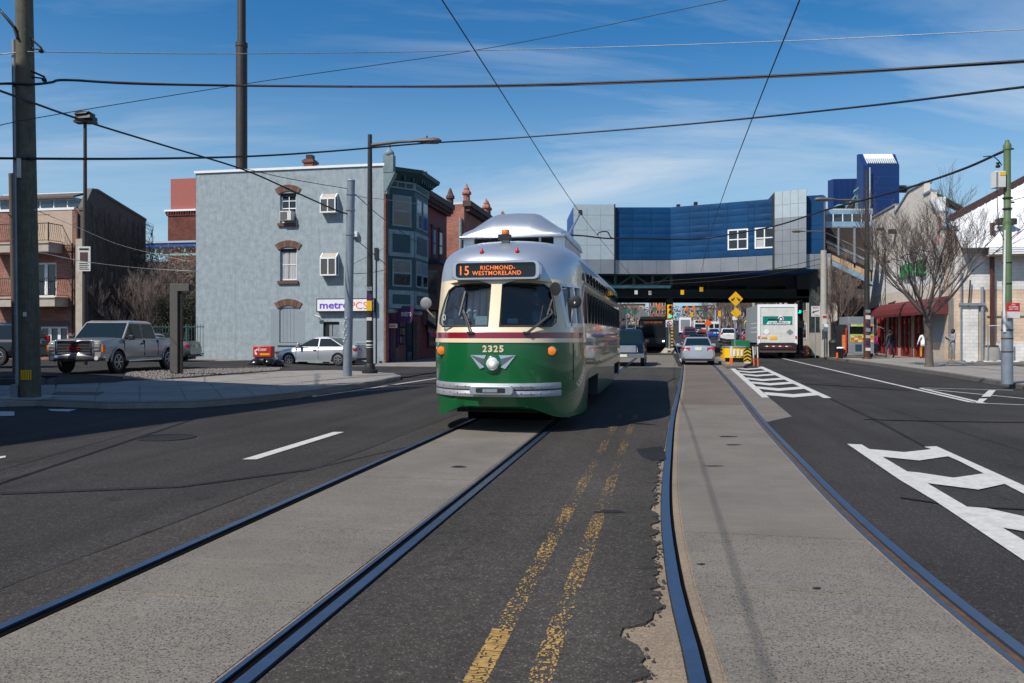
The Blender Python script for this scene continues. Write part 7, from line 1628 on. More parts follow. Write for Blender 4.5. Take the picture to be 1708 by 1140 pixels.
o = thing('concrete_pole', 'slimmer concrete pole just right of the thick concrete pole', 'pole', (X_of(1383.5, 55), 55, .13)); tapered(o, 'pole', 'post_concrete', hz(430,55)-.13, .12, .10, 12)
def post_sign(name, label, px, Y, z_base, py0, py1, w, mat, cat='sign', postmat='galv', pr=.03):
    o = thing(name, label, cat, (X_of(px,Y), Y, z_base)); z0, z1 = hz(py1,Y)-z_base, hz(py0,Y)-z_base
    MB().tube([(0,0,0),(0,0,z1-.02)], pr, 8).build('post', postmat, o, smooth=60); pl = MB().box(-w/2,w/2,-.05,-.035,z0,z1).build('plate', mat, o, bevel=.004); return o, pl, z0, z1
o, pl, z0, z1 = post_sign('turn_sign', 'white rectangular arrow sign on a slim post left of the thick concrete pole', 1360, 51.5, .13, 511, 528.5, .56, 'off_white')
text('BEGIN', .36, .09, 'iron', pl, (0,-.052,z1-.10), d=.004); MB().bar((-.12,-.055,(z0+z1)/2-.03),(.2,-.055,(z0+z1)/2+.05),.006,.05).build('arrow', 'iron', pl); MB().prism_y([(-.24,(z0+z1)/2-.08),(-.1,(z0+z1)/2-.13),(-.1,(z0+z1)/2+.05)], -.056, -.05).build('arrow_head', 'iron', pl); text('TURN', .3, .08, 'iron', pl, (0.05,-.052,z0+.09), d=.004)
# brown lot lamp on concrete base
Yb = 45.0; o = thing('lot_lamp', 'brown square lamp post on a round concrete base before the beige wall', 'lamp', (X_of(1655, Yb), Yb, .08)); h = hz(372,Yb)-.08
MB().lathe([(.42,-.1),(.40,.2),(.38,.75),(.36,.80)], (0,0,0), 20).build('concrete_base', 'post_concrete', o, smooth=40); MB().box(-.23,.23,-.23,.23,.80,.92).build('base_plate', 'brown_pole', o); MB().box(-.085,.085,-.085,.085,.92,h).build('pole', 'brown_pole', o)
MB().box(.08,.55,-.05,.05,h-.12,h-.04).build('arm', 'brown_pole', o); MB().box(.35,.75,-.28,.28,h-.10,h+.25).build('lamp_head', 'dark_bronze', o); MB().box(.85,1.25,-.25,.25,h-.12,h+.22).build('lamp_head', 'dark_bronze', o)
# hydrant
Yh = 55.5; o = thing('fire_hydrant', 'orange fire hydrant at the kerb right of the truck', 'hydrant', (X_of(1344.5, Yh), Yh, .13))
MB().lathe([(.16,0),(.16,.05),(.12,.07),(.11,.50),(.14,.52),(.14,.56),(.12,.62),(.07,.70),(.03,.72),(.03,.78)], (0,0,0), 14).build('barrel', 'orange', o, smooth=40); MB().tube([(-.2,0,.42),(.2,0,.42)], .06, 10).build('outlet', 'orange', o); MB().tube([(0,-.2,.38),(0,0,.38)], .08, 10).build('outlet', 'off_white', o)
# traffic signals
def signal(name, label, px, Y, pyt, pyb, housing, lit=2, post=None, w=.34, side=0):
    o = thing(name, label, 'traffic light', (X_of(px,Y), Y, 0)); z1, z0 = hz(pyt,Y), hz(pyb,Y); hh = (z1-z0)/3
    MB().box(-w/2,w/2,-.02,.2,z0,z1).build('housing', housing, o, bevel=.02)
    for k, mt in enumerate(('lamp_off_red','lamp_off_amber','lamp_green')):
        zc_ = z1-hh*(k+.5); M('lamp_off_red', (.05,.01,.008), .3, var=0); M('lamp_off_amber', (.06,.03,.005), .3, var=0); M('lamp_green', (.0, .85, .55), .3, var=0, emit=2.2)
        MB().lathe([(.115,-.03),(.10,-.045),(.03,-.055)], (0,0,zc_), 14, axis='y').build('lamp', mt, o, smooth=True)
        m = MB(); rr = [[(math.cos(a)*.135, y, zc_+math.sin(a)*.135) for a in [R(-20)+R(220)*i/10 for i in range(11)]]+[(math.cos(a)*.125, y, zc_+math.sin(a)*.125) for a in [R(200)-R(220)*i/10 for i in range(11)]] for y in (-.02,-.24)]; m.loft(rr).build('visor', housing, o, smooth=40)
    return o
o = signal('traffic_light', 'yellow traffic light showing green on the viaduct column', 1117.5, 63.2, 508.5, 532, 'sign_yellow', w=.40)
MB().tube([(0,.15,.5),(0,.15,hz(532,63.2))], .09, 10).build('post', 'galv', o)
o = signal('traffic_light', 'dark traffic light showing green right of the truck', 1333.5, 57.5, 502, 524, 'black'); MB().tube([(0,.15,.13),(0,.15,hz(524,57.5))], .06, 8).build('post', 'black', o); MB().box(-.35,.35,.0,.12,hz(547,57.5),hz(535,57.5)).build('control_box', 'iron', o)
# no left turn sign
Yn = 63.0; c = W(1116.5, 540, Yn); o = thing('no_left_turn_sign', 'square white no left turn sign under the yellow traffic light', 'sign', c)
w_ = .58; MB().box(-.28,.28,0,.02,-.30,.29).build('plate', 'white', o); m = MB(); m.tube([(math.cos(a)*.21,-.01,math.sin(a)*.21) for a in [k*math.pi/10 for k in range(21)]], .024, 6); m.bar((-.15,-.012,.15),(.15,-.012,-.15),.02,.045); m.build('prohibition_ring', 'red', o)
m = MB(); m.bar((.06,-.005,-.16),(.06,-.005,.0),.006,.05); m.bar((.07,-.0055,.0),(-.06,-.0055,.05),.006,.05); m.prism_y([(-.14,.06),(-.05,-.02),(-.03,.13)], -.008, -.002); m.build('arrow', 'black', o)
# crash cushion and island
Yi = 43; isl = poly('median_island', [tuple(P(x,y,.12)[:2]) for x, y in ((1190,597),(1197,595),(1248,596.5),(1256,604),(1240,611),(1212,611.5))], .13, 'slab_plain', .15)
poly('island_paint', [tuple(P(x,y,.14)[:2]) for x, y in ((1196,596.2),(1214,596.4),(1222,604),(1214,608))], .136, 'yellow_paint')
Ycu = 42.2; o = thing('crash_cushion', 'yellow crash cushion with black stripes at the nose of the median island', 'crash cushion', (X_of(1229, Ycu), Ycu, .0)); z1 = hz(581,Ycu); z0 = .42
m = MB(); prf = [(-.62,.9),(-.60,.2),(-.35,-.12),(.1,-.2),(.45,-.12),(.62,.2),(.62,.9)]; m.prism(prf, z0-.05, z1); m.build('body', 'yellow', o); MB().prism([(x*.7, y*.7+.05) for x, y in prf], .1, z0-.05).build('dark_base', 'black', o)
MB().prism([(x*1.03, y*1.03-.01) for x, y in prf], z1, z1+.10).build('lid', 'galv', o, bevel=.02)
for k in range(4): MB().box(-.22+k*.19, -.13+k*.19, -.215, -.12, z0+.05, z0+.38).build('white_strip', 'white', o)
for k in range(5): 
    za = z0+.05+k*.19; MB().hexa([(-.70,.8,za+.12),(-.36,-.14,za),(-.33,-.10,za),(-.66,.8,za+.12)], [(-.70,.8,za+.20),(-.36,-.14,za+.09),(-.33,-.10,za+.09),(-.66,.8,za+.20)]).build('black_stripe', 'black', o)
Yv = 40.9; o = thing('chevron_board', 'black and yellow chevron board with a white triangle below it', 'sign', (X_of(1246.5, Yv), Yv, 0)); z1, z0 = hz(582,Yv), hz(604.5,Yv)
b_ = MB().box(-.18,.18,-.02,.02,z0,z1).build('board', 'yellow', o); hh = (z1-z0)/5.2
for k in range(4):
    z = z0+.02+k*(z1-z0)/4
    for sg_ in (-1, 1): MB().prism_y([(0,z+.10),(sg_*.18,z-.0),(sg_*.18,z+.085),(0,z+.19)][::sg_], -.026, -.02).build('chevron', 'black', b_)
MB().prism_y([(-.17,z0-.01),(0,z0-.27),(.17,z0-.01)], -.02, .02).build('triangle', 'white', o); MB().lathe([(.12,0),(.05,.05)], (0,0,0), 10).build('foot', 'black', o); MB().box(-.02,.02,-.01,.01,0,z0).build('stake', 'galv', o)
for i, (px, py, lab) in enumerate(((1217.5, 612, 'orange and white delineator post, left one of the close pair at the crash cushion'), (1221, 613, 'orange and white delineator post, right one of the close pair at the crash cushion'), (1258, 611.5, 'orange and white delineator post right of the chevron board'), (1264.5, 612.5, 'orange and white delineator post furthest right'), (1189.5, 590, 'orange and white delineator post just right of the silver sedan'))):
    q = P(px, py, 0); hpx = 32 if i != 4 else 14; h = hpx*q.y/F
    if i == 0: d0 = thing('delineator_post', lab, 'delineator', q, 0, 'orange delineator posts'); MB().tube([(0,0,.02),(.03,0,.45)], .035, 8).build('lower_tube', 'orange', d0, smooth=60); MB().tube([(.03,0,.45),(.06,0,1.0)], .035, 8).build('upper_sleeve', 'off_white', d0, smooth=60); MB().lathe([(.13,0),(.12,.03),(.05,.05)], (0,0,0), 10).build('foot', 'black', d0)
    else: d = copy_tree(d0); d.location = q; d['label'] = lab; d.rotation_euler.z = i*1.3
Yd = 47; o = thing('green_box', 'green painted box behind the crash cushion', 'box', (X_of(1236, Yd), Yd, .12)); MB().box(-.43,.43,-.3,.5,0,hz(568,Yd)-.12).build('box_body', 'green_sign', o, bevel=.02); MB().box(-.44,.44,-.31,.51,.62,.66).build('box_rib', 'el_green', o); MB().box(-.2,.35,-.312,-.30,.4,.5).build('scrawl', 'black', o)
# yellow diamonds
Yd = 44; o = thing('warning_sign', 'yellow diamond double arrow sign with a smaller yellow diamond beneath', 'sign', (X_of(1226, Yd), Yd, .1))
MB().tube([(0,0,0),(0,0,hz(500,Yd)-.1)], .045, 8).build('post', 'galv', o, smooth=60)
def diamond(o, cz, r, name, mat, x=0, y=-.06): return MB().prism_y([(x,cz-r),(x+r,cz),(x,cz+r),(x-r,cz)], y, y+.02).build(name, mat, o)
cz = hz(499,Yd)-.1; d_ = diamond(o, cz, .41, 'diamond_plate', 'sign_yellow', .02)
for s_ in (-1, 1):
    MB().bar((.02+s_*.06,-.068,cz+.07),(.02+s_*.17,-.068,cz-.04),.012,.05).build('arrow', 'black', d_); MB().prism_y([(.02+s_*.25,cz-.11),(.02+s_*.22,cz+.03),(.02+s_*.11,cz-.09)][::s_], -.07, -.062).build('arrow_head', 'black', d_)
diamond(o, hz(522,Yd)-.1, .30, 'lower_diamond_plate', 'sign_yellow', .04); MB().box(-.15,.1,-.05,-.03,hz(534,Yd)-.1,hz(528,Yd)-.1).build('small_plate', 'white', o)
# food cart
Yk = 50.5; o = thing('food_cart', 'silver street food cart with bright menu pictures and a dark serving hatch', 'food cart', (X_of(1432, Yk), Yk, .14)); 
def kb(x0,x1,y0,y1,z0,z1,n,m_,**k): return MB().box(x0,x1,y0,y1,z0,z1).build(n,m_,o,**k)
kb(-.65,.98,0,1.4,.28,.95,'lower_body','alu',bevel=.01); kb(-.65,.98,.0,1.4,2.1,2.6,'roof_box','galv',bevel=.02); kb(-.65,.98,.25,1.4,.951,2.099,'inner_body','trim_black')
kb(-.66,-.56,0,.25,.951,2.099,'corner_post','alu'); kb(.9,.99,0,.25,.951,2.099,'corner_post','alu')
M('menu_green', (.30,.50,.06), .4, var=.3, scale=9)
mb_ = kb(-.55,.95,-.02,.0,.96,1.5,'menu_board','menu_green'); mcol = [M('menu_a', (.62,.22,.06), .4, var=.6, scale=25), M('menu_b', (.70,.55,.35), .4, var=.5, scale=30), M('menu_c', (.55,.10,.05), .4, var=.6, scale=25)]
for k in range(6):
    for j in range(3): MB().box(-.50+k*.24,-.50+k*.24+.21,-.03,-.02,1.0+j*.14,1.0+j*.14+.12).build('menu_picture', ('menu_a','menu_b','menu_c')[(k*2+j*5)%3], mb_)
hb = kb(-.50,.95,-.03,.03,1.98,2.12,'header_board','menu_green'); MB().box(-.48,-.12,-.04,-.03,2.0,2.10).build('menu_picture','menu_b',hb); MB().box(.60,.90,-.04,-.03,2.0,2.10).build('menu_picture','menu_a',hb)
kb(-.95,-.66,.1,1.2,.35,2.05,'side_cabinet','trim_black'); kb(-1.0,-.72,.05,.12,.5,1.45,'side_menu','menu_a'); kb(-.82,-.74,-.05,.05,.3,1.9,'red_umbrella','red',bevel=.02)
kb(-.2,.2,-.03,0,.4,.85,'glass_case','glass_blue'); kb(.3,.9,-.02,0,.35,.85,'drawer_panel','galv'); kb(-.62,-.25,-.02,0,.35,.85,'drawer_panel','galv'); kb(-.2,.9,-.12,0,.28,.32,'shelf','alu')
for x in (-.75, .9): MB().lathe([(.24,-.08),(.26,-.06),(.26,.06),(.24,.08)], (x,.35,.26), 18, axis='x').build('wheel','rubber',o,smooth=40); MB().lathe([(.13,-.1),(.13,.1)], (x,.35,.26), 12, axis='x').build('hub','off_white',o)
MB().lathe([(.06,0),(.10,.1),(.10,.26),(.06,.34)], (.62,.12,1.52), 10).build('paper_roll','white',o); MB().tube([(.98,.3,2.1),(1.7,.2,1.85)], .02).build('awning_rod','galv',o)
Yk2 = 49.3; o = thing('rubbish_bin', 'black bin bag bin with white liner left of the food cart', 'bin', (X_of(1402, Yk2), Yk2, .14)); MB().lathe([(.16,0),(.2,.5),(.22,.62)], (0,0,0), 14).build('bin_body','bag_black',o,smooth=40); MB().lathe([(.20,.6),(.24,.62),(.22,.68),(.1,.70)], (0,0,0), 12).build('bin_liner','white',o,smooth=40); MB().box(-.24,-.19,-.1,.1,0,.35).build('orange_flap','orange',o)
o = thing('litter_bin', 'wide dark litter bin between the concrete poles and the food cart', 'bin', (X_of(1391, 52), 52, .14)); MB().lathe([(.30,0),(.32,.9),(.34,.95),(.28,1.1),(.1,1.18)], (0,0,0), 16).build('bin_body','iron',o,smooth=40)
# pigeons on the awning
for i, (px, py) in enumerate(((1487, 504), (1491, 503), (1520, 501))):
    s_, z_ = side(px, py, 15.75); o = MB(); o.loft([[(math.cos(a)*r, y, .10+k_*.05+math.sin(a)*r) for a in [q*math.pi/4 for q in range(8)]] for y, r, k_ in ((-.18,.03,2.2),(-.12,.045,2.2),(-.08,.05,1),(.0,.08,.2),(.10,.06,0),(.24,.02,-.4))])
    p_ = o.build('pigeon', 'iron', smooth=True, loc=S(15.75, s_, 3.72)); p_.rotation_euler.z = 1+i; tag(p_, ['dark pigeon at the left on the red awning', 'dark pigeon beside the leftmost pigeon on the awning', 'lone dark pigeon behind the tree on the red awning'][i], 'pigeon')
# chain link gate beside the white pier
gt = thing('chain_link_gate', 'chain link gate standing right of the white painted pier', 'gate', S(17.9, 49.0, .1), ANG-.55)
MB().tube([(0,0,0),(0,0,2.1)], .035).build('gate_post','galv',gt); MB().tube([(.95,0,0),(.95,0,2.1)], .035).build('gate_post','galv',gt); MB().tube([(0,0,2.0),(.95,0,2.0)], .02).build('gate_rail','galv',gt)
m = MB()
for k in range(28):
    x = -2.0+k*.11
    for d in (1, -1):
        pts = []
        x0, z0, x1, z1 = x, 0, x+d*2.0, 2.0
        ts_ = [(a-x0)/(x1-x0) for a in (0, .95)]; lo, hi = max(0, min(ts_)), min(1, max(ts_))
        if hi > lo+.02: m.bar((x0+(x1-x0)*lo,0,2.0*lo),(x0+(x1-x0)*hi,0,2.0*hi),.006)
m.build('mesh_wire', 'galv', gt)
# litter and earth edge
lr = random.Random(12); m = MB()
for k in range(60):
    t_, s_ = lr.uniform(16.2, 27), lr.uniform(46.5, 49.0); c = S(t_, s_, .11); h = lr.uniform(.03,.12)
    m.hexa([c+Vector((-h,-h*.6,0)),c+Vector((h,-h*.5,0)),c+Vector((h,h*.6,.0)),c+Vector((-h,h*.6,0))], [c+Vector((-h*.8,-h*.4,h*.5)),c+Vector((h*.9,-h*.5,h*.3)),c+Vector((h*.7,h*.6,h*.6)),c+Vector((-h,h*.5,h*.4))])
tag(m.build('litter', 'off_white'), 'scraps of pale litter on the earth strip before the beige wall', 'litter', kind='stuff')
m = MB(); strip(m, lambda q: 16.0, lambda q: 60, 41.5, 41.8, 0, .17, 1); tag(m.build('edging_kerb', 'kerb'), 'low concrete edging along the earth strip before the beige wall', 'kerb')
MB_ = MB(); MB_.box(0, 4, 0, .6, 0, .55); o = MB_.build('low_wall', 'kerb', loc=S(19.6, 43.5, .05), rz=ANG, bevel=.02); tag(o, 'low rough concrete block wall at the right edge behind the green pole', 'wall')
# ------------------------------------------------------------------ bare trees
def bare_tree(name, label, loc, h, spread, seed, trunk_h, trunk_mat='bark', twig_mat='twig', n0=6, depth=5, r0=.14, group=None, lean=(0,0), twigs=1.0, cat='tree'):
    o = thing(name, label, cat, loc, 0, group); rn = random.Random(seed)
    tk_m = MB(); base = [Vector((0,0,-.05)), Vector((lean[0]*.3,lean[1]*.3,trunk_h*.5)), Vector((lean[0],lean[1],trunk_h))]
    tk_m.tube([base[0], base[0]+Vector((0,0,.25)), base[1], base[2]], [r0*1.35, r0*1.05, r0*.95, r0*.85], 10); tk_m.build('trunk', trunk_mat, o, smooth=60)
    br = MB(); tw = MB()
    def grow(p, d, L, r, lv):
        n = 4; pts = [p]; q = p.copy(); dd = d.copy()
        for i in range(n):
            dd = (dd+Vector((rn.uniform(-.16,.16), rn.uniform(-.16,.16), rn.uniform(-.02,.16)))).normalized(); q = q+dd*(L/n); pts.append(q.copy())
        r1 = r*.55
        (br if lv < 3 else tw).tube(pts, [r+(r1-r)*i/n for i in range(n+1)], 6 if lv < 2 else (4 if lv < 3 else 3), cap=False)
        if lv >= depth: return
        k = rn.randint(3, 4) if lv < 2 else int(rn.randint(3, 5)*twigs)
        for i in range(k):
            u = rn.uniform(.35, 1.0); b = pts[int(u*n)] if i else pts[-1]
            ax = Vector((rn.gauss(0,1), rn.gauss(0,1), rn.gauss(0,.6))).normalized(); nd = (dd+ax*rn.uniform(.35,.75)); nd.z += .10; nd.normalize()
            grow(b, nd, L*rn.uniform(.55,.78), r1*rn.uniform(.7,.95) if lv < 3 else max(.0045, r1*.8), lv+1)
    H = h-trunk_h
    for i in range(n0):
        a = 2*math.pi*i/n0+rn.uniform(-.3,.3); sp = rn.uniform(.35,.9) if i else .1
        d = Vector((math.cos(a)*sp*spread/h*1.3, math.sin(a)*sp*spread/h*1.3, 1)).normalized()
        grow(base[2]+Vector((0,0,rn.uniform(-.25,0))), d, H*rn.uniform(.36,.46), r0*.44, 0)
    br.build('branches', twig_mat if trunk_mat == 'bark_pale' else trunk_mat, o, smooth=True, fix=False)['kind'] = 'stuff'
    t_ = tw.build('twigs', twig_mat, o, fix=False); t_['kind'] = 'stuff'
    return o
Yt1 = 35.9; bare_tree('bare_tree', 'bare winter tree with a pale scarred trunk on the right pavement', (X_of(1550,Yt1), Yt1, .13), 8.6, 10.0, 21, 2.3, 'bark', 'twig', 8, 5, .165, lean=(-.12,0))
Yt2 = 53.5; bare_tree('bare_tree', 'bare many-stemmed young tree before the station stairs', (X_of(1402,Yt2), Yt2, .13), 6.6, 5.0, 33, 1.3, 'bark_pale', 'shrub_twig', 6, 5, .10, lean=(-.1,0))
# shrub mass and ivy left of the grey house
Yb_ = 42.5; 
for i, (px, Y, h, sp, sd_, lab) in enumerate(((238, 44.2, 5.2, 5.5, 5, 'tangled leafless shrub tree behind the pickup bed'), (272, 44.8, 5.4, 2.6, 8, 'leafless shrub tree nearest the grey house'), (222, 46, 5.0, 4.5, 15, 'leafless shrub growing against the vine-covered wall'))):
    bare_tree('shrub_tree', lab, (X_of(px,Y), Y, .3), h, sp, sd_, .5, 'bark', 'shrub_twig', 7, 5, .09, twigs=1.15)
def leafy(name, label, x0, x1, y0, y1, z0, z1, n, sz, mat, seed, cat='shrub'):
    rn = random.Random(seed); m = MB()
    for k in range(n):
        x, y = rn.uniform(x0,x1), rn.uniform(y0,y1); z = z0+(z1-z0)*rn.random()**.8*(1-.25*rn.random())
        a, b = rn.uniform(0,6.3), rn.uniform(-.8,.8); u = Vector((math.cos(a), math.sin(a), b*.5))*sz*rn.uniform(.6,1.3); v = Vector((-math.sin(a)*.4, math.cos(a)*.3, .8)).normalized()*sz*rn.uniform(.5,1.1); c = Vector((x,y,z))
        m.add([c-u*.5, c+v*.4, c+u*.5, c-v*.4], [(0,1,2,3)])
    o = m.build(name, mat, fix=False); return tag(o, label, cat, kind='stuff' if False else None)
M('ivy', (.022, .028, .011), .9, var=.5, scale=3); M('dry_leaf', (.24, .17, .12), .9, var=.4, scale=3)
leafy('ivy_hedge', 'dark green ivy hedge beside the left corner of the grey house', X_of(262,44), X_of(322,44), 43.5, 45, .3, 4.0, 7000, .10, 'ivy', 2)
leafy('ivy_clump', 'dark ivy clump behind the pickup at the vine-covered wall', X_of(172,47), X_of(212,47), 46.8, 47.6, 1.0, 5.2, 2600, .12, 'ivy', 3)
leafy('dry_thicket', 'brown thicket of dead climbers in front of the elevated railway', X_of(226,47), X_of(322,47), 46.5, 48.0, 3.0, 7.0, 5200, .10, 'dry_leaf', 4)
bk = MB().box(X_of(225,50), X_of(324,50), 50, 50.3, 0, 6.2).build('garden_wall', 'bark'); tag(bk, 'dark overgrown garden wall behind the leafless shrubs', 'wall')
fc = thing('green_fence', 'short green iron fence behind the pickup bed', 'fence', (X_of(238,41.5), 41.5, .3))
MB().bar((0,0,1.7),(3.2,0,1.7),.05).build('rail','el_green',fc); MB().bar((0,0,.3),(3.2,0,.3),.05).build('rail','el_green',fc)
for k in range(22): MB().bar((k*.15,0,.1),(k*.15,0,1.85),.02).build('picket','el_green',fc)
gpst = MB().tube([(X_of(312,40.3),40.3,.1),(X_of(312,40.3),40.3,2.1)], .06, 8).build('green_post', 'el_green'); tag(gpst, 'short green steel post beside the grey house corner', 'post')
# ------------------------------------------------------------------ people
M('skin_dark', (.10, .05, .03), .6, var=.05); M('hoodie_grey', (.24, .25, .27), .9, var=.12, bump=.3, bscale=30); M('jacket_dark', (.03, .033, .045), .8, var=.15); M('jeans', (.03, .055, .12), .85, var=.15); M('coat_white', (.72, .73, .74), .8, var=.05); M('trouser_orange', (.65, .30, .03), .8, var=.1); M('pink', (.55, .03, .22), .7, var=.1); M('trouser_grey', (.20, .20, .21), .9, var=.1); M('boot_tan', (.42, .22, .07), .8, var=.1); M('hair', (.012, .010, .009), .8, var=.1); M('navy', (.02,.03,.07), .8, var=.1)
def person(label, loc, rz, H, top, legs, shoes, head_mat='hair', pose='stand', hood=False, bag=None, cap=None, coat_low=None):
    o = thing('person', label, 'person', loc, rz); k = H/1.75
    # joints: facing -y. x to the figure's left is +x
    J = {}; V = []; E_ = []; Rd = []
    def j(n, x, y, z, r, par=None):
        J[n] = len(V); V.append((x*k, y*k, z*k)); Rd.append(r*k)
        if par: E_.append((J[par], J[n]))
    walk = pose == 'walk'
    j('pelvis',0,0,.96,.135); j('belly',0,.0,1.10,.135,'pelvis'); j('chest',0,.01,1.28,.155,'belly'); j('shoulders',0,.015,1.42,.11,'chest'); j('neck',0,.0,1.50,.055,'shoulders'); j('head0',0,-.015,1.58,.078,'neck'); j('head1',0,-.02,1.67,.088,'head0'); j('crown',0,-.01,1.725,.06,'head1')
    for sg_, nm in ((1,'L'),(-1,'R')):
        f = (.18 if sg_ > 0 else -.16) if walk else (-.02 if sg_ > 0 else .02)
        j('hip'+nm,.10*sg_,0,.90,.10,'pelvis'); j('knee'+nm,.11*sg_,-f*.7-.02,.50,.065,'hip'+nm); j('ank'+nm,.11*sg_,(-f*.9+(.10 if f < 0 else 0)) if walk else -f,.10,.048,'knee'+nm); j('toe'+nm,.13*sg_,((-f*.9+(.10 if f < 0 else 0)) if walk else -f)-.15,.045,.045,'ank'+nm)
        j('sh'+nm,.19*sg_,.015,1.40,.075,'shoulders')
        if pose == 'phone': j('elb'+nm,.24*sg_,-.05,1.15,.052,'sh'+nm); j('wri'+nm,.10*sg_,-.26,1.22,.034,'elb'+nm); hd = (.06*sg_,-.33,1.25)
        elif pose == 'pockets': j('elb'+nm,.29*sg_,.06,1.13,.052,'sh'+nm); j('wri'+nm,.20*sg_,-.06,.95,.036,'elb'+nm); hd = (.17*sg_,-.10,.90)
        else: j('elb'+nm,.30*sg_,.04,1.13,.05,'sh'+nm); j('wri'+nm,.34*sg_,-.03-(.06 if walk and sg_ > 0 else 0),.90,.034,'elb'+nm); hd = (.35*sg_,-.06-(.06 if walk and sg_ > 0 else 0),.83)
        j('hand'+nm,*hd,.033,'wri'+nm)
        a = Vector(hd); w_ = Vector(V[J['wri'+nm]])/k; dr = (a-w_).normalized(); sd_ = dr.cross(Vector((0,1,0)) if pose != 'phone' else Vector((0,0,1))).normalized()
        for q, (off, L_) in enumerate(((-.03,.065),(-.01,.078),(.012,.072),(.03,.055))):
            p1 = a+sd_*off+dr*.03; p2 = p1+dr*L_*.5+Vector((0,-.008,0)); p3 = p2+dr*L_*.4+Vector((0,-.016,0)); j(f'f{q}a{nm}',*p1,.011,'hand'+nm); j(f'f{q}b{nm}',*p2,.010,f'f{q}a{nm}'); j(f'f{q}c{nm}',*p3,.009,f'f{q}b{nm}')
        p1 = a-sd_*.035*1; p2 = p1-sd_*.02+dr*.035; j('ta'+nm,*p1,.012,'hand'+nm); j('tb'+nm,*p2,.010,'ta'+nm)
    me = bpy.data.meshes.new('body'); me.from_pydata(V, E_, []); b = bpy.data.objects.new('body', me); COL.objects.link(b)
    md = b.modifiers.new('skin', 'SKIN'); md.use_smooth_shade = True
    for i, r in enumerate(Rd): me.skin_vertices[0].data[i].radius = (r, r*.82 if i in (0,1,2,3) else r)
    me.skin_vertices[0].data[0].use_root = True
    sb_ = b.modifiers.new('sub', 'SUBSURF'); sb_.levels = 1; sb_.render_levels = 1
    bpy.context.view_layer.update(); dg = bpy.context.evaluated_depsgraph_get(); m2 = bpy.data.meshes.new_from_object(b.evaluated_get(dg), depsgraph=dg); b.modifiers.clear(); b.data = m2; b.parent = o
    m2.materials.clear()
    for q in (top, legs, shoes, 'skin_dark', coat_low or top): m2.materials.append(MATS[q])
    hl_, hr_ = Vector(V[J['handL']]), Vector(V[J['handR']])
    for p in m2.polygons:
        c = p.center; z = c.z/k; p.use_smooth = True
        if min((c-hl_).length, (c-hr_).length) < .085*k or (z > 1.49 and abs(c.x) < .12*k): p.material_index = 3
        elif z < .115: p.material_index = 2
        elif z < .93 and abs(c.x) < .245*k: p.material_index = 1
        else: p.material_index = 0
    # face: nose, eyes, mouth, ears
    MB().hexa([(-.014*k,-.105*k,1.60*k),(.014*k,-.105*k,1.60*k),(.010*k,-.075*k,1.60*k),(-.010*k,-.075*k,1.60*k)], [(-.006*k,-.10*k,1.65*k),(.006*k,-.10*k,1.65*k),(.006*k,-.08*k,1.65*k),(-.006*k,-.08*k,1.65*k)]).build('nose','skin_dark',o)
    for sg_ in (-1, 1): MB().lathe([(.012*k,-.104*k),(.006*k,-.110*k)], (sg_*.03*k,0,1.648*k), 6, axis='y').build('eye','hair',o); MB().box(sg_*.092*k-.008,sg_*.092*k+.008,-.02*k,.02*k,1.60*k,1.66*k).build('ear','skin_dark',o)
    MB().box(-.022*k,.022*k,-.104*k,-.09*k,1.568*k,1.577*k).build('mouth','brown_trim',o)
    m = MB(); R_ = .104*k
    m.loft([[(math.cos(a)*R_*r*.95, (.005+math.sin(a)*r*.105)*k*(1.0)+(.02*k), zq*k) for a in [i*math.pi/7 for i in range(14)]] for zq, r in ((1.60,.78) if not hood else (1.50,.9),(1.66,.98),(1.71,.92),(1.745,.62),(1.76,.2))]); hr = m.build('hood' if hood else 'hair', top if hood == 2 else head_mat, o, smooth=True)
    if hood == 1: MB().loft([[(math.cos(a)*r*.13*k, .07*k+math.sin(a)*r*.08*k, z*k) for a in [i*math.pi/6 for i in range(12)]] for z, r in ((1.40,.9),(1.46,1.1),(1.52,1.0),(1.56,.6))]).build('hood', top, o, smooth=True)
    if bag: MB().hexa([(-.14*k,.10*k,1.05*k),(.14*k,.10*k,1.05*k),(.13*k,.26*k,1.05*k),(-.13*k,.26*k,1.05*k)], [(-.13*k,.10*k,1.44*k),(.13*k,.10*k,1.44*k),(.10*k,.22*k,1.42*k),(-.10*k,.22*k,1.42*k)]).build('backpack', bag, o, bevel=.03)
    if coat_low: MB().loft([[(math.cos(a)*r*k, math.sin(a)*r*.7*k, z*k) for a in [i*math.pi/6 for i in range(12)]] for z, r in ((.78,.20),(.95,.19),(1.15,.175))]).build('coat_skirt', coat_low, o, smooth=True)
    return o
q = P(1589, 603, .14); pr1 = person('person in grey hoodie and grey trousers looking down at a phone by the white pier', (q.x, q.y, .13), R(-75)+math.pi, 1.78, 'hoodie_grey', 'trouser_grey', 'boot_tan', 'hair', 'phone', hood=1)
pr1.rotation_euler.z = R(-90)
M('phone_dark', (.01,.01,.012), .2, var=0); ph = MB().box(-.04,.04,-.006,.006,-.075,.075).build('phone', 'phone_dark', loc=(q.x-.36, q.y, .13+1.30)); ph.rotation_euler = (0, R(40), R(90)); tag(ph, 'dark phone held by the person in the grey hoodie', 'phone')
q = P(1484, 597, .14); person('person in dark jacket and jeans with a black backpack outside the red doors', (q.x, q.y, .13), math.pi+.3, 1.76, 'jacket_dark', 'jeans', 'hair', 'hair', 'walk', bag='bag_black')
q = P(1541, 598.5, .14); person('person in white coat and orange trousers partly hidden by the tree trunk', (q.x, q.y, .13), math.pi-.2, 1.72, 'coat_white', 'trouser_orange', 'hair', 'hair', 'walk', coat_low='coat_white')
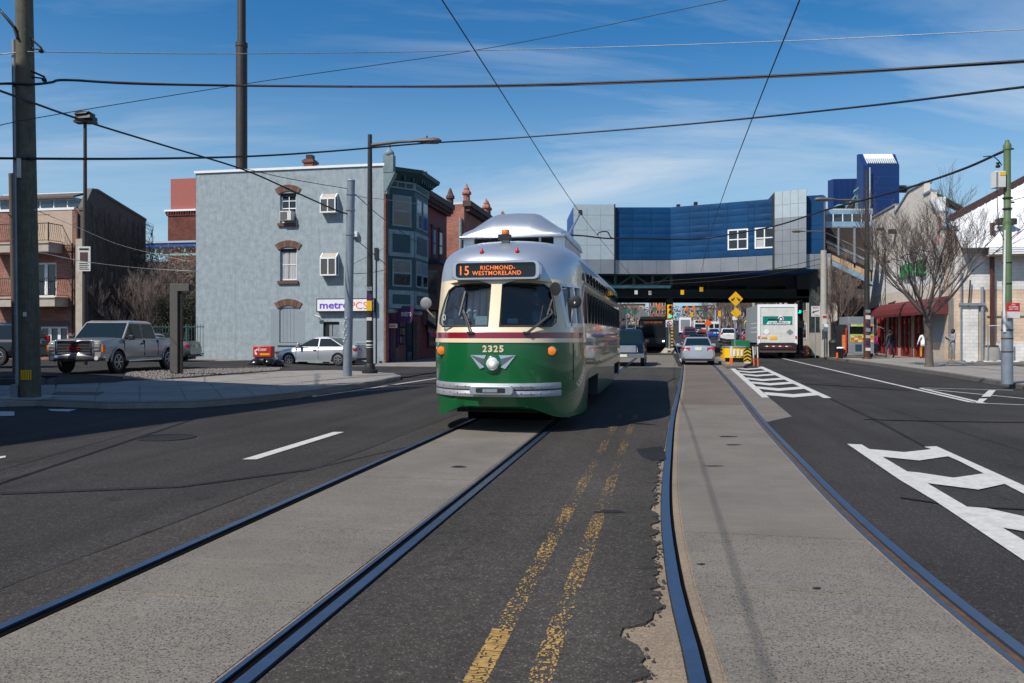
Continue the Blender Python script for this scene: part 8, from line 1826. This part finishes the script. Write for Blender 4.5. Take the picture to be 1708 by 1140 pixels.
q = P(1461, 593.5, .14); person('person in pink and blue jacket mostly hidden behind the food cart', (q.x, q.y, .13), math.pi/2, 1.6, 'pink', 'jeans', 'hair', 'hair', 'stand')
# ------------------------------------------------------------------ distant street beyond the viaduct
rc = random.Random(31)
cols = ['brick_red','brick_shop','tan_siding','sand','off_white','brick_bright','tan_stucco','galv']
def far_house(t, s, w, h, mat, rgt, i):
    z = rise(s); o = thing('terrace_house', '', 'house', S(t, s, z), ANG, None); d = 10; x0, x1 = (0, d) if rgt else (-d, 0); fx_ = 0
    MB().box(x0, x1, 0, w, -1.5, h).build('wall', mat, o); MB().box(x0-.2 if rgt else x0, x1 if rgt else x1+.2, -.02, w-.02, h, h+.3).build('cornice', rc.choice(['off_white','brown_trim','iron']), o)
    e = -.04 if rgt else 0
    for fl_ in range(max(1, int(h/3.1))):
        for k in range(2):
            y = w*(.14+.44*k); zz0 = .7+fl_*3.0; f_ = MB().box(e, e+.04, y, y+w*.26, zz0, zz0+1.7).build('window', 'off_white', o); MB().box(e-.01 if rgt else e+.03, e+.01 if rgt else e+.05, y+.1, y+w*.26-.1, zz0+.12, zz0+1.58).build('pane', 'glass', f_)
    for k in range(2):  # end wall windows
        f_ = MB().box(x0+2+k*4, x0+3.2+k*4, -.05, 0, 3.8, 5.4).build('window', 'off_white', o); MB().box(x0+2.1+k*4, x0+3.1+k*4, -.07, -.04, 3.9, 5.3).build('pane', 'glass', f_)
    if rc.random() < .6: MB().hexa([(x0-.9 if rgt else x0,.3,2.6),(x0+.02 if rgt else x1+.9,.3,2.6),(x0+.02 if rgt else x1+.9,w-.3,2.6),(x0-.9 if rgt else x0,w-.3,2.6)], [(x0-.1 if rgt else x0,.3,3.2),(x0+.02 if rgt else x1+.1,.3,3.2),(x0+.02 if rgt else x1+.1,w-.3,3.2),(x0-.1 if rgt else x0,w-.3,3.2)]).build('awning', rc.choice(['awning_red','blue_panel','el_green','yellow']), o)
    return o
words = {'brick_red':'red brick','brick_shop':'dark brick','tan_siding':'tan sided','sand':'sand coloured','off_white':'off-white','brick_bright':'orange brick','tan_stucco':'beige stucco','galv':'grey'}
for rgt in (True, False):
    s = 83.0; i = 0
    while s < 300:
        w = rc.uniform(5, 9)*(1+s/250); h = rc.choice([6.4, 7.0, 9.2]); m_ = rc.choice(cols); t = 15.2 if rgt else -13.5
        o = far_house(t, s, w-.1, h, m_, rgt, i); o['label'] = f"{words[m_]} terrace house beyond the viaduct, {['first','second','third','fourth','fifth','sixth','seventh','eighth','ninth','tenth','eleventh','twelfth','thirteenth','fourteenth','fifteenth','sixteenth','seventeenth','eighteenth','nineteenth','twentieth','last'][min(i,20)]} along the {'right' if rgt else 'left'} side"; o['group'] = 'terrace houses beyond the viaduct'
        s += w; i += 1
# closing hill and backdrop blocks
for i, (t, s, w, h, m_, lab) in enumerate(((-6, 330, 9, 12, 'brick_red', 'distant red brick block closing the street above the queue'), (8, 345, 30, 7, 'sand', 'distant pale low block closing the street at the right'), (-30, 340, 22, 8, 'tan_siding', 'distant tan block closing the street at the left'))):
    o = thing('distant_block', lab, 'building', S(t, s, rise(s)), ANG); MB().box(0, w, 0, 8, -3, h).build('wall', m_, o); MB().box(-.2, w+.2, -.2, 8, h, h+.5).build('roof_edge', 'iron', o)
    for k in range(int(w/2.4)):
        for fl_ in range(int(h/3.2)): f_ = MB().box(.6+k*2.4, 1.8+k*2.4, -.06, 0, 1+fl_*3.2, 2.8+fl_*3.2).build('window', 'off_white', o); MB().box(.75+k*2.4, 1.65+k*2.4, -.08, -.05, 1.1+fl_*3.2, 2.7+fl_*3.2).build('pane', 'glass', f_)
# trees along the far street
M('twig_far', (.12, .09, .075), .9, var=.3)
spots = [(9.6, 92, 7), (9.9, 108, 8), (10, 124, 8), (9.8, 142, 9), (10, 160, 9), (9.9, 182, 9), (10, 206, 10), (-8.2, 150, 8), (-8.4, 190, 9), (-8, 235, 9)]
t0_ = None
for i, (t, s, h) in enumerate(spots):
    names = ['nearest', 'second', 'third', 'fourth', 'fifth', 'sixth', 'seventh']
    lab = f"bare street tree beyond the viaduct, {names[i] if i < 7 else names[i-7]} on the {'right' if i < 7 else 'left'} kerb"
    if i in (0, 2, 4): t0_ = bare_tree('street_tree', lab, S(t, s, rise(s)), h, 7, 50+i, 2.4, 'bark', 'twig_far', 5, 4, .16, 'bare street trees beyond the viaduct', twigs=1.2, cat='tree'); last = t0_
    else: o = copy_tree(t0_); o.location = S(t, s, rise(s)); o['label'] = lab; o.rotation_euler.z = i*1.1
M('far_wood', (.10, .08, .07), .95, var=.25, scale=.3)
leafy('far_wood', 'brown mass of bare trees closing the far end of the street', -10, 120, 318, 330, 4.0, 14.0, 9000, .7, 'far_wood', 77)['kind'] = 'stuff'
for i, (t, s, h) in enumerate(((12.6, 99, 8), (12.8, 116, 9), (12.6, 134, 9), (12.8, 152, 9), (12.4, 172, 10))):
    o = copy_tree(t0_); o.location = S(t, s, rise(s)); o['label'] = f"bare tree behind the right kerb trees, {['first','second','third','fourth','fifth'][i]} of the back row"; o.rotation_euler.z = i*2.1
# far signs, signals, posts
def flat_sign(name, label, px, py, Y, w, h, mat, post=True, cat='sign', kind='box', group=None):
    X, Z = X_of(px, Y), hz(py, Y); s_ = X*SA+Y*CA; zg = rise(s_); o = thing(name, label, cat, (X, Y, zg), 0, group); z = Z-zg
    if post: MB().tube([(0,.05,0),(0,.05,z)], .05, 6).build('post', 'galv', o)
    if kind == 'box': MB().box(-w/2,w/2,-.02,.02,z-h/2,z+h/2).build('plate', mat, o)
    else: diamond(o, z, w/2, 'plate', mat, 0, -.03)
    return o
flat_sign('roadworks_sign', 'orange diamond roadworks sign in the street beyond the viaduct', 1181, 539.5, 96, .95, .9, 'orange', kind='d')
flat_sign('road_sign', 'grey back of a diamond sign left of the bus', 1071, 525, 82, 1.3, 1, 'galv', kind='d')
for i, (px, py, Y, w) in enumerate(((1045,520,85,.7),(1060,522,90,.7),(1092,515.5,110,.7),(1167,518.5,130,1.0),(1180,522,150,.9),(1177,528,160,.5),(1212,513,120,.6))): flat_sign('street_name_sign', f"green street name plate beyond the viaduct, {['leftmost','second from the left','between bus and column','widest, over the left queue','above the orange diamond','smallest, low over the queue','left of the yellow diamonds'][i]}", px, py, Y, w, .28, 'teal_logo', post=i in (0, 1, 6), group='green street name plates')
for i, (px, py, Y) in enumerate(((1145.5,514.5,150),(1157,514.5,152),(1153.5,525,145),(1200,523.5,130),(1099,513,120))): flat_sign('far_traffic_light', f"small distant {'orange' if i != 3 else 'yellow'} traffic light, {['left one of the high pair','right one of the high pair','below the high pair','right side near the bare trees','left of the column'][i]}", px, py, Y, .45, .95, 'sign_yellow' if i in (2,3) else 'orange', post=i in (3,), cat='traffic light')
bt = thing('box_truck', 'white framed box truck seen from behind in the left queue', 'truck', S(0,0), ANG); Y = 150; X = X_of(1143, Y); s_ = X*SA+Y*CA; bt.location = (X, Y, rise(s_)); 
MB().box(-1.1,1.1,0,5,.6,3.4).build('cargo_box','white',bt); MB().box(-.85,.85,-.03,0,.9,3.0).build('rear_door','galv',bt); MB().box(-1.1,1.1,.2,5,.1,.6).build('chassis','black',bt)
bt2 = thing('delivery_van', 'white van far up the right lane near the orange diamond sign', 'van', (0,0,0), ANG); Y = 135; X = X_of(1191, Y); s_ = X*SA+Y*CA; bt2.location = (X, Y, rise(s_))
MB().box(-1.05,1.05,0,5,.4,2.6).build('body','car_white',bt2,bevel=.1); MB().box(-.8,-.1,-.02,.02,1.5,2.2).build('rear_window','tint',bt2); MB().box(.1,.8,-.02,.02,1.5,2.2).build('rear_window','tint',bt2); MB().box(-1.05,1.05,.4,4.8,.05,.4).build('undercarriage','black',bt2)
fb = thing('bus', 'distant bus with an amber rear display in the middle of the far street', 'bus', (0,0,0), ANG); Y = 170; X = X_of(1168, Y); s_ = X*SA+Y*CA; fb.location = (X, Y, rise(s_)); MB().box(-1.27,1.27,0,11,.3,3.0).build('body','off_white',fb,bevel=.1); MB().box(-1.0,1.0,-.03,0,2.4,2.9).build('display_board','black',fb); text('15', .8, .3, 'led_orange', fb, (0,-.035,2.65), d=.01); MB().box(-1.1,1.1,-.02,0,1.3,2.1).build('rear_window','tint',fb); MB().box(-1.2,1.2,-.03,0,.4,1.0).build('lower_panel','red',fb)
# utility poles far
for i, (t, s) in enumerate(((9.4, 88), (9.6, 118), (9.6, 155), (-8.6, 92), (-8.6, 125), (-8.8, 165))):
    o = thing('far_utility_pole', f"{'wooden' } utility pole beyond the viaduct, {['nearest','middle','farthest'][i%3]} on the {'right' if i < 3 else 'left'}", 'utility pole', S(t, s, rise(s)), ANG, 'utility poles beyond the viaduct'); MB().tube([(0,0,0),(0,0,9.5)], .16, 8).build('pole', 'wood_pole' if i % 2 else 'post_concrete', o); MB().box(-1,1,-.06,.06,8.6,8.75).build('cross_arm','wood_pole',o)
# building just outside the frame at the left: its shadow falls over the corner
cb_ = thing('corner_building', 'brick corner building outside the left edge whose shadow covers the pavement', 'building', (0,0,0))
HB = 13.4; tipx, tipy = P(700,646,0)[:2]; kx, ky = -SUND.x/SUND.z*HB, -SUND.y/SUND.z*HB
cx0, cy0 = tipx-kx, tipy-ky; d1 = Vector((-.336,-.942,0)); d2 = Vector((-.86,.51,0)); c0 = Vector((cx0, cy0, 0)); c1 = c0+Vector((-3.4,-1.7,0))
m = MB(); pl_ = [c0, c1, c1+d2*14, c1+d2*14+d1*18, c0+d1*16]; m.prism([(p.x,p.y) for p in pl_], -.1, HB); m.build('wall', 'brick_red', cb_); MB().prism([(p.x,p.y) for p in [c0+Vector((.12,.08,0)), c1+Vector((0,.1,0)), c1+d2*14, c1+d2*14+d1*18, c0+d1*16+Vector((.12,0,0))]], HB, HB+.3).build('cornice','brown_trim',cb_)
for fl_ in range(3):
    for k in range(5):
        a = c0+d1*(1.5+k*3); b = a+d1*1.1; n_ = Vector((.942,-.336,0))
        f_ = MB().hexa([a, b, b+n_*.05, a+n_*.05], [v+Vector((0,0,1.8)) for v in (a, b, b+n_*.05, a+n_*.05)]).build('window','off_white',cb_); f_.location.z = 1+fl_*3.4
        a += d1*.1-n_*0; b -= d1*.1; g_ = MB().hexa([a, b, b+n_*.07, a+n_*.07], [v+Vector((0,0,1.6)) for v in (a, b, b+n_*.07, a+n_*.07)]).build('pane','glass',f_); g_.location.z = .1
# ------------------------------------------------------------------ overhead wires
def wp(*p):
    r = [W(*q) for q in p]; out_ = lambda q: q[0] < 0 or q[0] > 1708 or q[1] < 0    # carry wires on past the frame
    if out_(p[0]): r.insert(0, r[0]+(r[0]-r[1]).normalized()*14)
    if out_(p[-1]): r.append(r[-1]+(r[-1]-r[-2]).normalized()*14)
    return r
wire('trolley_wire', [S(-2.6,-3,5.6), S(-2.6,10,5.55), S(-2.62,25,5.45), S(-2.3,45,5.5), S(-1.6,66,5.3)], .009, 'trolley wire running from top centre down to the tram pole', 'iron')
wire('trolley_wire', wp((1420,-220,7.0),(1334,0,9.6),(1258,190,14.5),(1205,330,23),(1183,400,36),(1163,478,64)), .010, 'trolley wire falling from the top right towards the viaduct', 'iron')
wire('span_wire', wp((-60,98,18),(28,88,18.1),(73,87,18.2),(400,90,20),(830,84,23),(1280,70,21),(1720,49,18)), .012, 'thin grey span wire, highest of those crossing from the utility pole', 'galv')
wire('overhead_cable', wp((-60,142,17.6),(10,140,18),(56,141,18),(85,138,18.2),(115,134,18.5),(260,141,19.5),(600,145,22),(830,143,22.5),(1120,134,21),(1420,120,19),(1720,101,17)), .030, 'thick twisted black cable crossing below the highest span wire', 'black')
wire('overhead_cable', wp((110,134,18.48),(400,143,20.5),(830,145.5,22.4),(1300,129,20),(1720,104,17)), .014, 'thinner cable lashed to the thick twisted cable', 'brown_trim')
wire('overhead_cable', wp((-60,264,17.8),(60,265,18.1),(240,265,20),(420,261,24),(560,252,27),(700,240,30),(850,231,31),(1130,209,28),(1420,180,23),(1720,144,17)), .030, 'black cable passing just under the street lamp head', 'black')
wire('span_wire', wp((-60,228,14),(56,198,18),(430,137,21),(830,78,24),(1214,0,22),(1500,-60,20)), .010, 'thin wire rising from the left edge to the top right', 'iron')
wire('overhead_cable', wp((-80,124,15),(0,152,17),(140,202,20),(280,245,23),(405,283,25),(490,320,26.5),(560,351,27.4),(579,357,27.6)), .028, 'black cable sloping down from the left edge to the grey steel pole', 'black')
wire('span_wire', wp((405,281,25),(470,296,26),(530,307,27),(579,315,27.6)), .012, 'thin wire from the sloping cable to the top of the grey steel pole', 'iron')
wire('span_wire', wp((589,326,27.6),(610,330,30),(640,333,38),(700,341,42)), .012, 'pale guy wire from the steel pole to the green bay windows', 'galv')
wire('service_drop', wp((590,322,27.6),(640,366,36),(700,408,42)), .016, 'black service drop crossing in front of the upper bay windows', 'black')
wire('service_drop', wp((591,398,27.6),(618,420,33),(650,447,41)), .016, 'lower black service drop from the steel pole to the house corner', 'black')
wire('service_drop', wp((586,457,27.6),(620,455,34),(660,446,41)), .012, 'thin wire bundle reaching the house at the third bay', 'iron')
wire('service_drop', wp((590,440,27.6),(620,425,33),(640,415,39)), .008, 'thin slanting wire between lamp and house corner', 'iron')
wire('service_drop', wp((58,350,18),(130,380,30),(210,412,38),(330,440,40)), .010, 'pale slack wire across the vine-covered wall', 'off_white')
wire('service_drop', wp((58,420,20),(150,438,32),(240,448,38),(330,453,39)), .012, 'pale twin wire crossing in front of the leafless shrubs', 'off_white')
wire('feeder_cable', wp((940,392,40),(975,394,42),(1012,398,44),(1060,398,46),(1150,400,48),(1195,395,48),(1290,378,44),(1380,350,38),(1500,318,32),(1600,285,26),(1676,252,23.3)), .042, 'thick black feeder cable sagging from the green pole across the station', 'black')
wire('cable_loop', wp((996,392,44),(1000,388,44),(1008,386.5,44),(1014,388,44),(1018,395,44),(1022,398,44.2)), .035, 'short looped black jumper cable above the trolley wire left of the blue wall', 'black')
wire('cable_loop', wp((1640,262,23.6),(1655,261,23.4),(1665,268,23.3),(1671,276,23.3)), .016, 'thin cable loop at the head of the green pole', 'black')
wire('span_wire', wp((1684,336,23.3),(1708,330,22.5),(1760,325,21)), .010, 'short thin wire leaving the green pole to the right', 'iron')
wire('span_wire', wp((1040,482,60),(1100,470,60),(1200,462,58),(1300,447,55),(1378,430,52.5)), .020, 'thin span wire under the station from the concrete pole', 'iron')
wire('span_wire', wp((1040,476,61),(1150,472,61),(1260,462,58),(1374,440,52.6)), .018, 'second thin span wire under the station, slightly lower', 'iron')
wire('riser_cable', wp((-30,-20,18),(0,17,18),(20,40,18),(30,66,18)), .030, 'thick black riser cable curving into the top of the conduit', 'black')
wire('riser_cable', wp((27,-30,18.1),(27,5,18.1),(29,35,18.1),(33,66,18.1)), .016, 'reddish riser cable beside the thick black riser', 'awning_red')
for i, (t, s) in enumerate(((9.4, 88), (-8.6, 92))):
    for k in (-.8, .8):
        pts = [S(t+k, s+j*9, rise(s+j*9)+8.9-.6*math.sin((j%4)/4*math.pi)) for j in range(9)]
        wire('far_power_line', pts, .02, f"{'left' if k < 0 else 'right'} power line over the {'right' if i == 0 else 'left'} kerb beyond the viaduct", 'iron', 'power lines beyond the viaduct', n=3, sub=2)
# damaged edge pits and tar spots, small flat marks on the slabs
for i, (px, py, w, h) in enumerate(((765,782,12,1.6),(1213,731,15,.9),(1222,745,12,.8),(1190,781,16,.9),(1363,988,7,1.8),(1170,947,7,1.2),(1018,858,24,2.6))):
    pts = [pp(px+w*math.cos(a)*(1+.3*math.sin(3*a+i)), py+h*math.sin(a)) for a in [k*math.pi/7 for k in range(14)]]
    poly('tar_spot', pts, .0245, 'asphalt_dark', parent=road, kind=None)
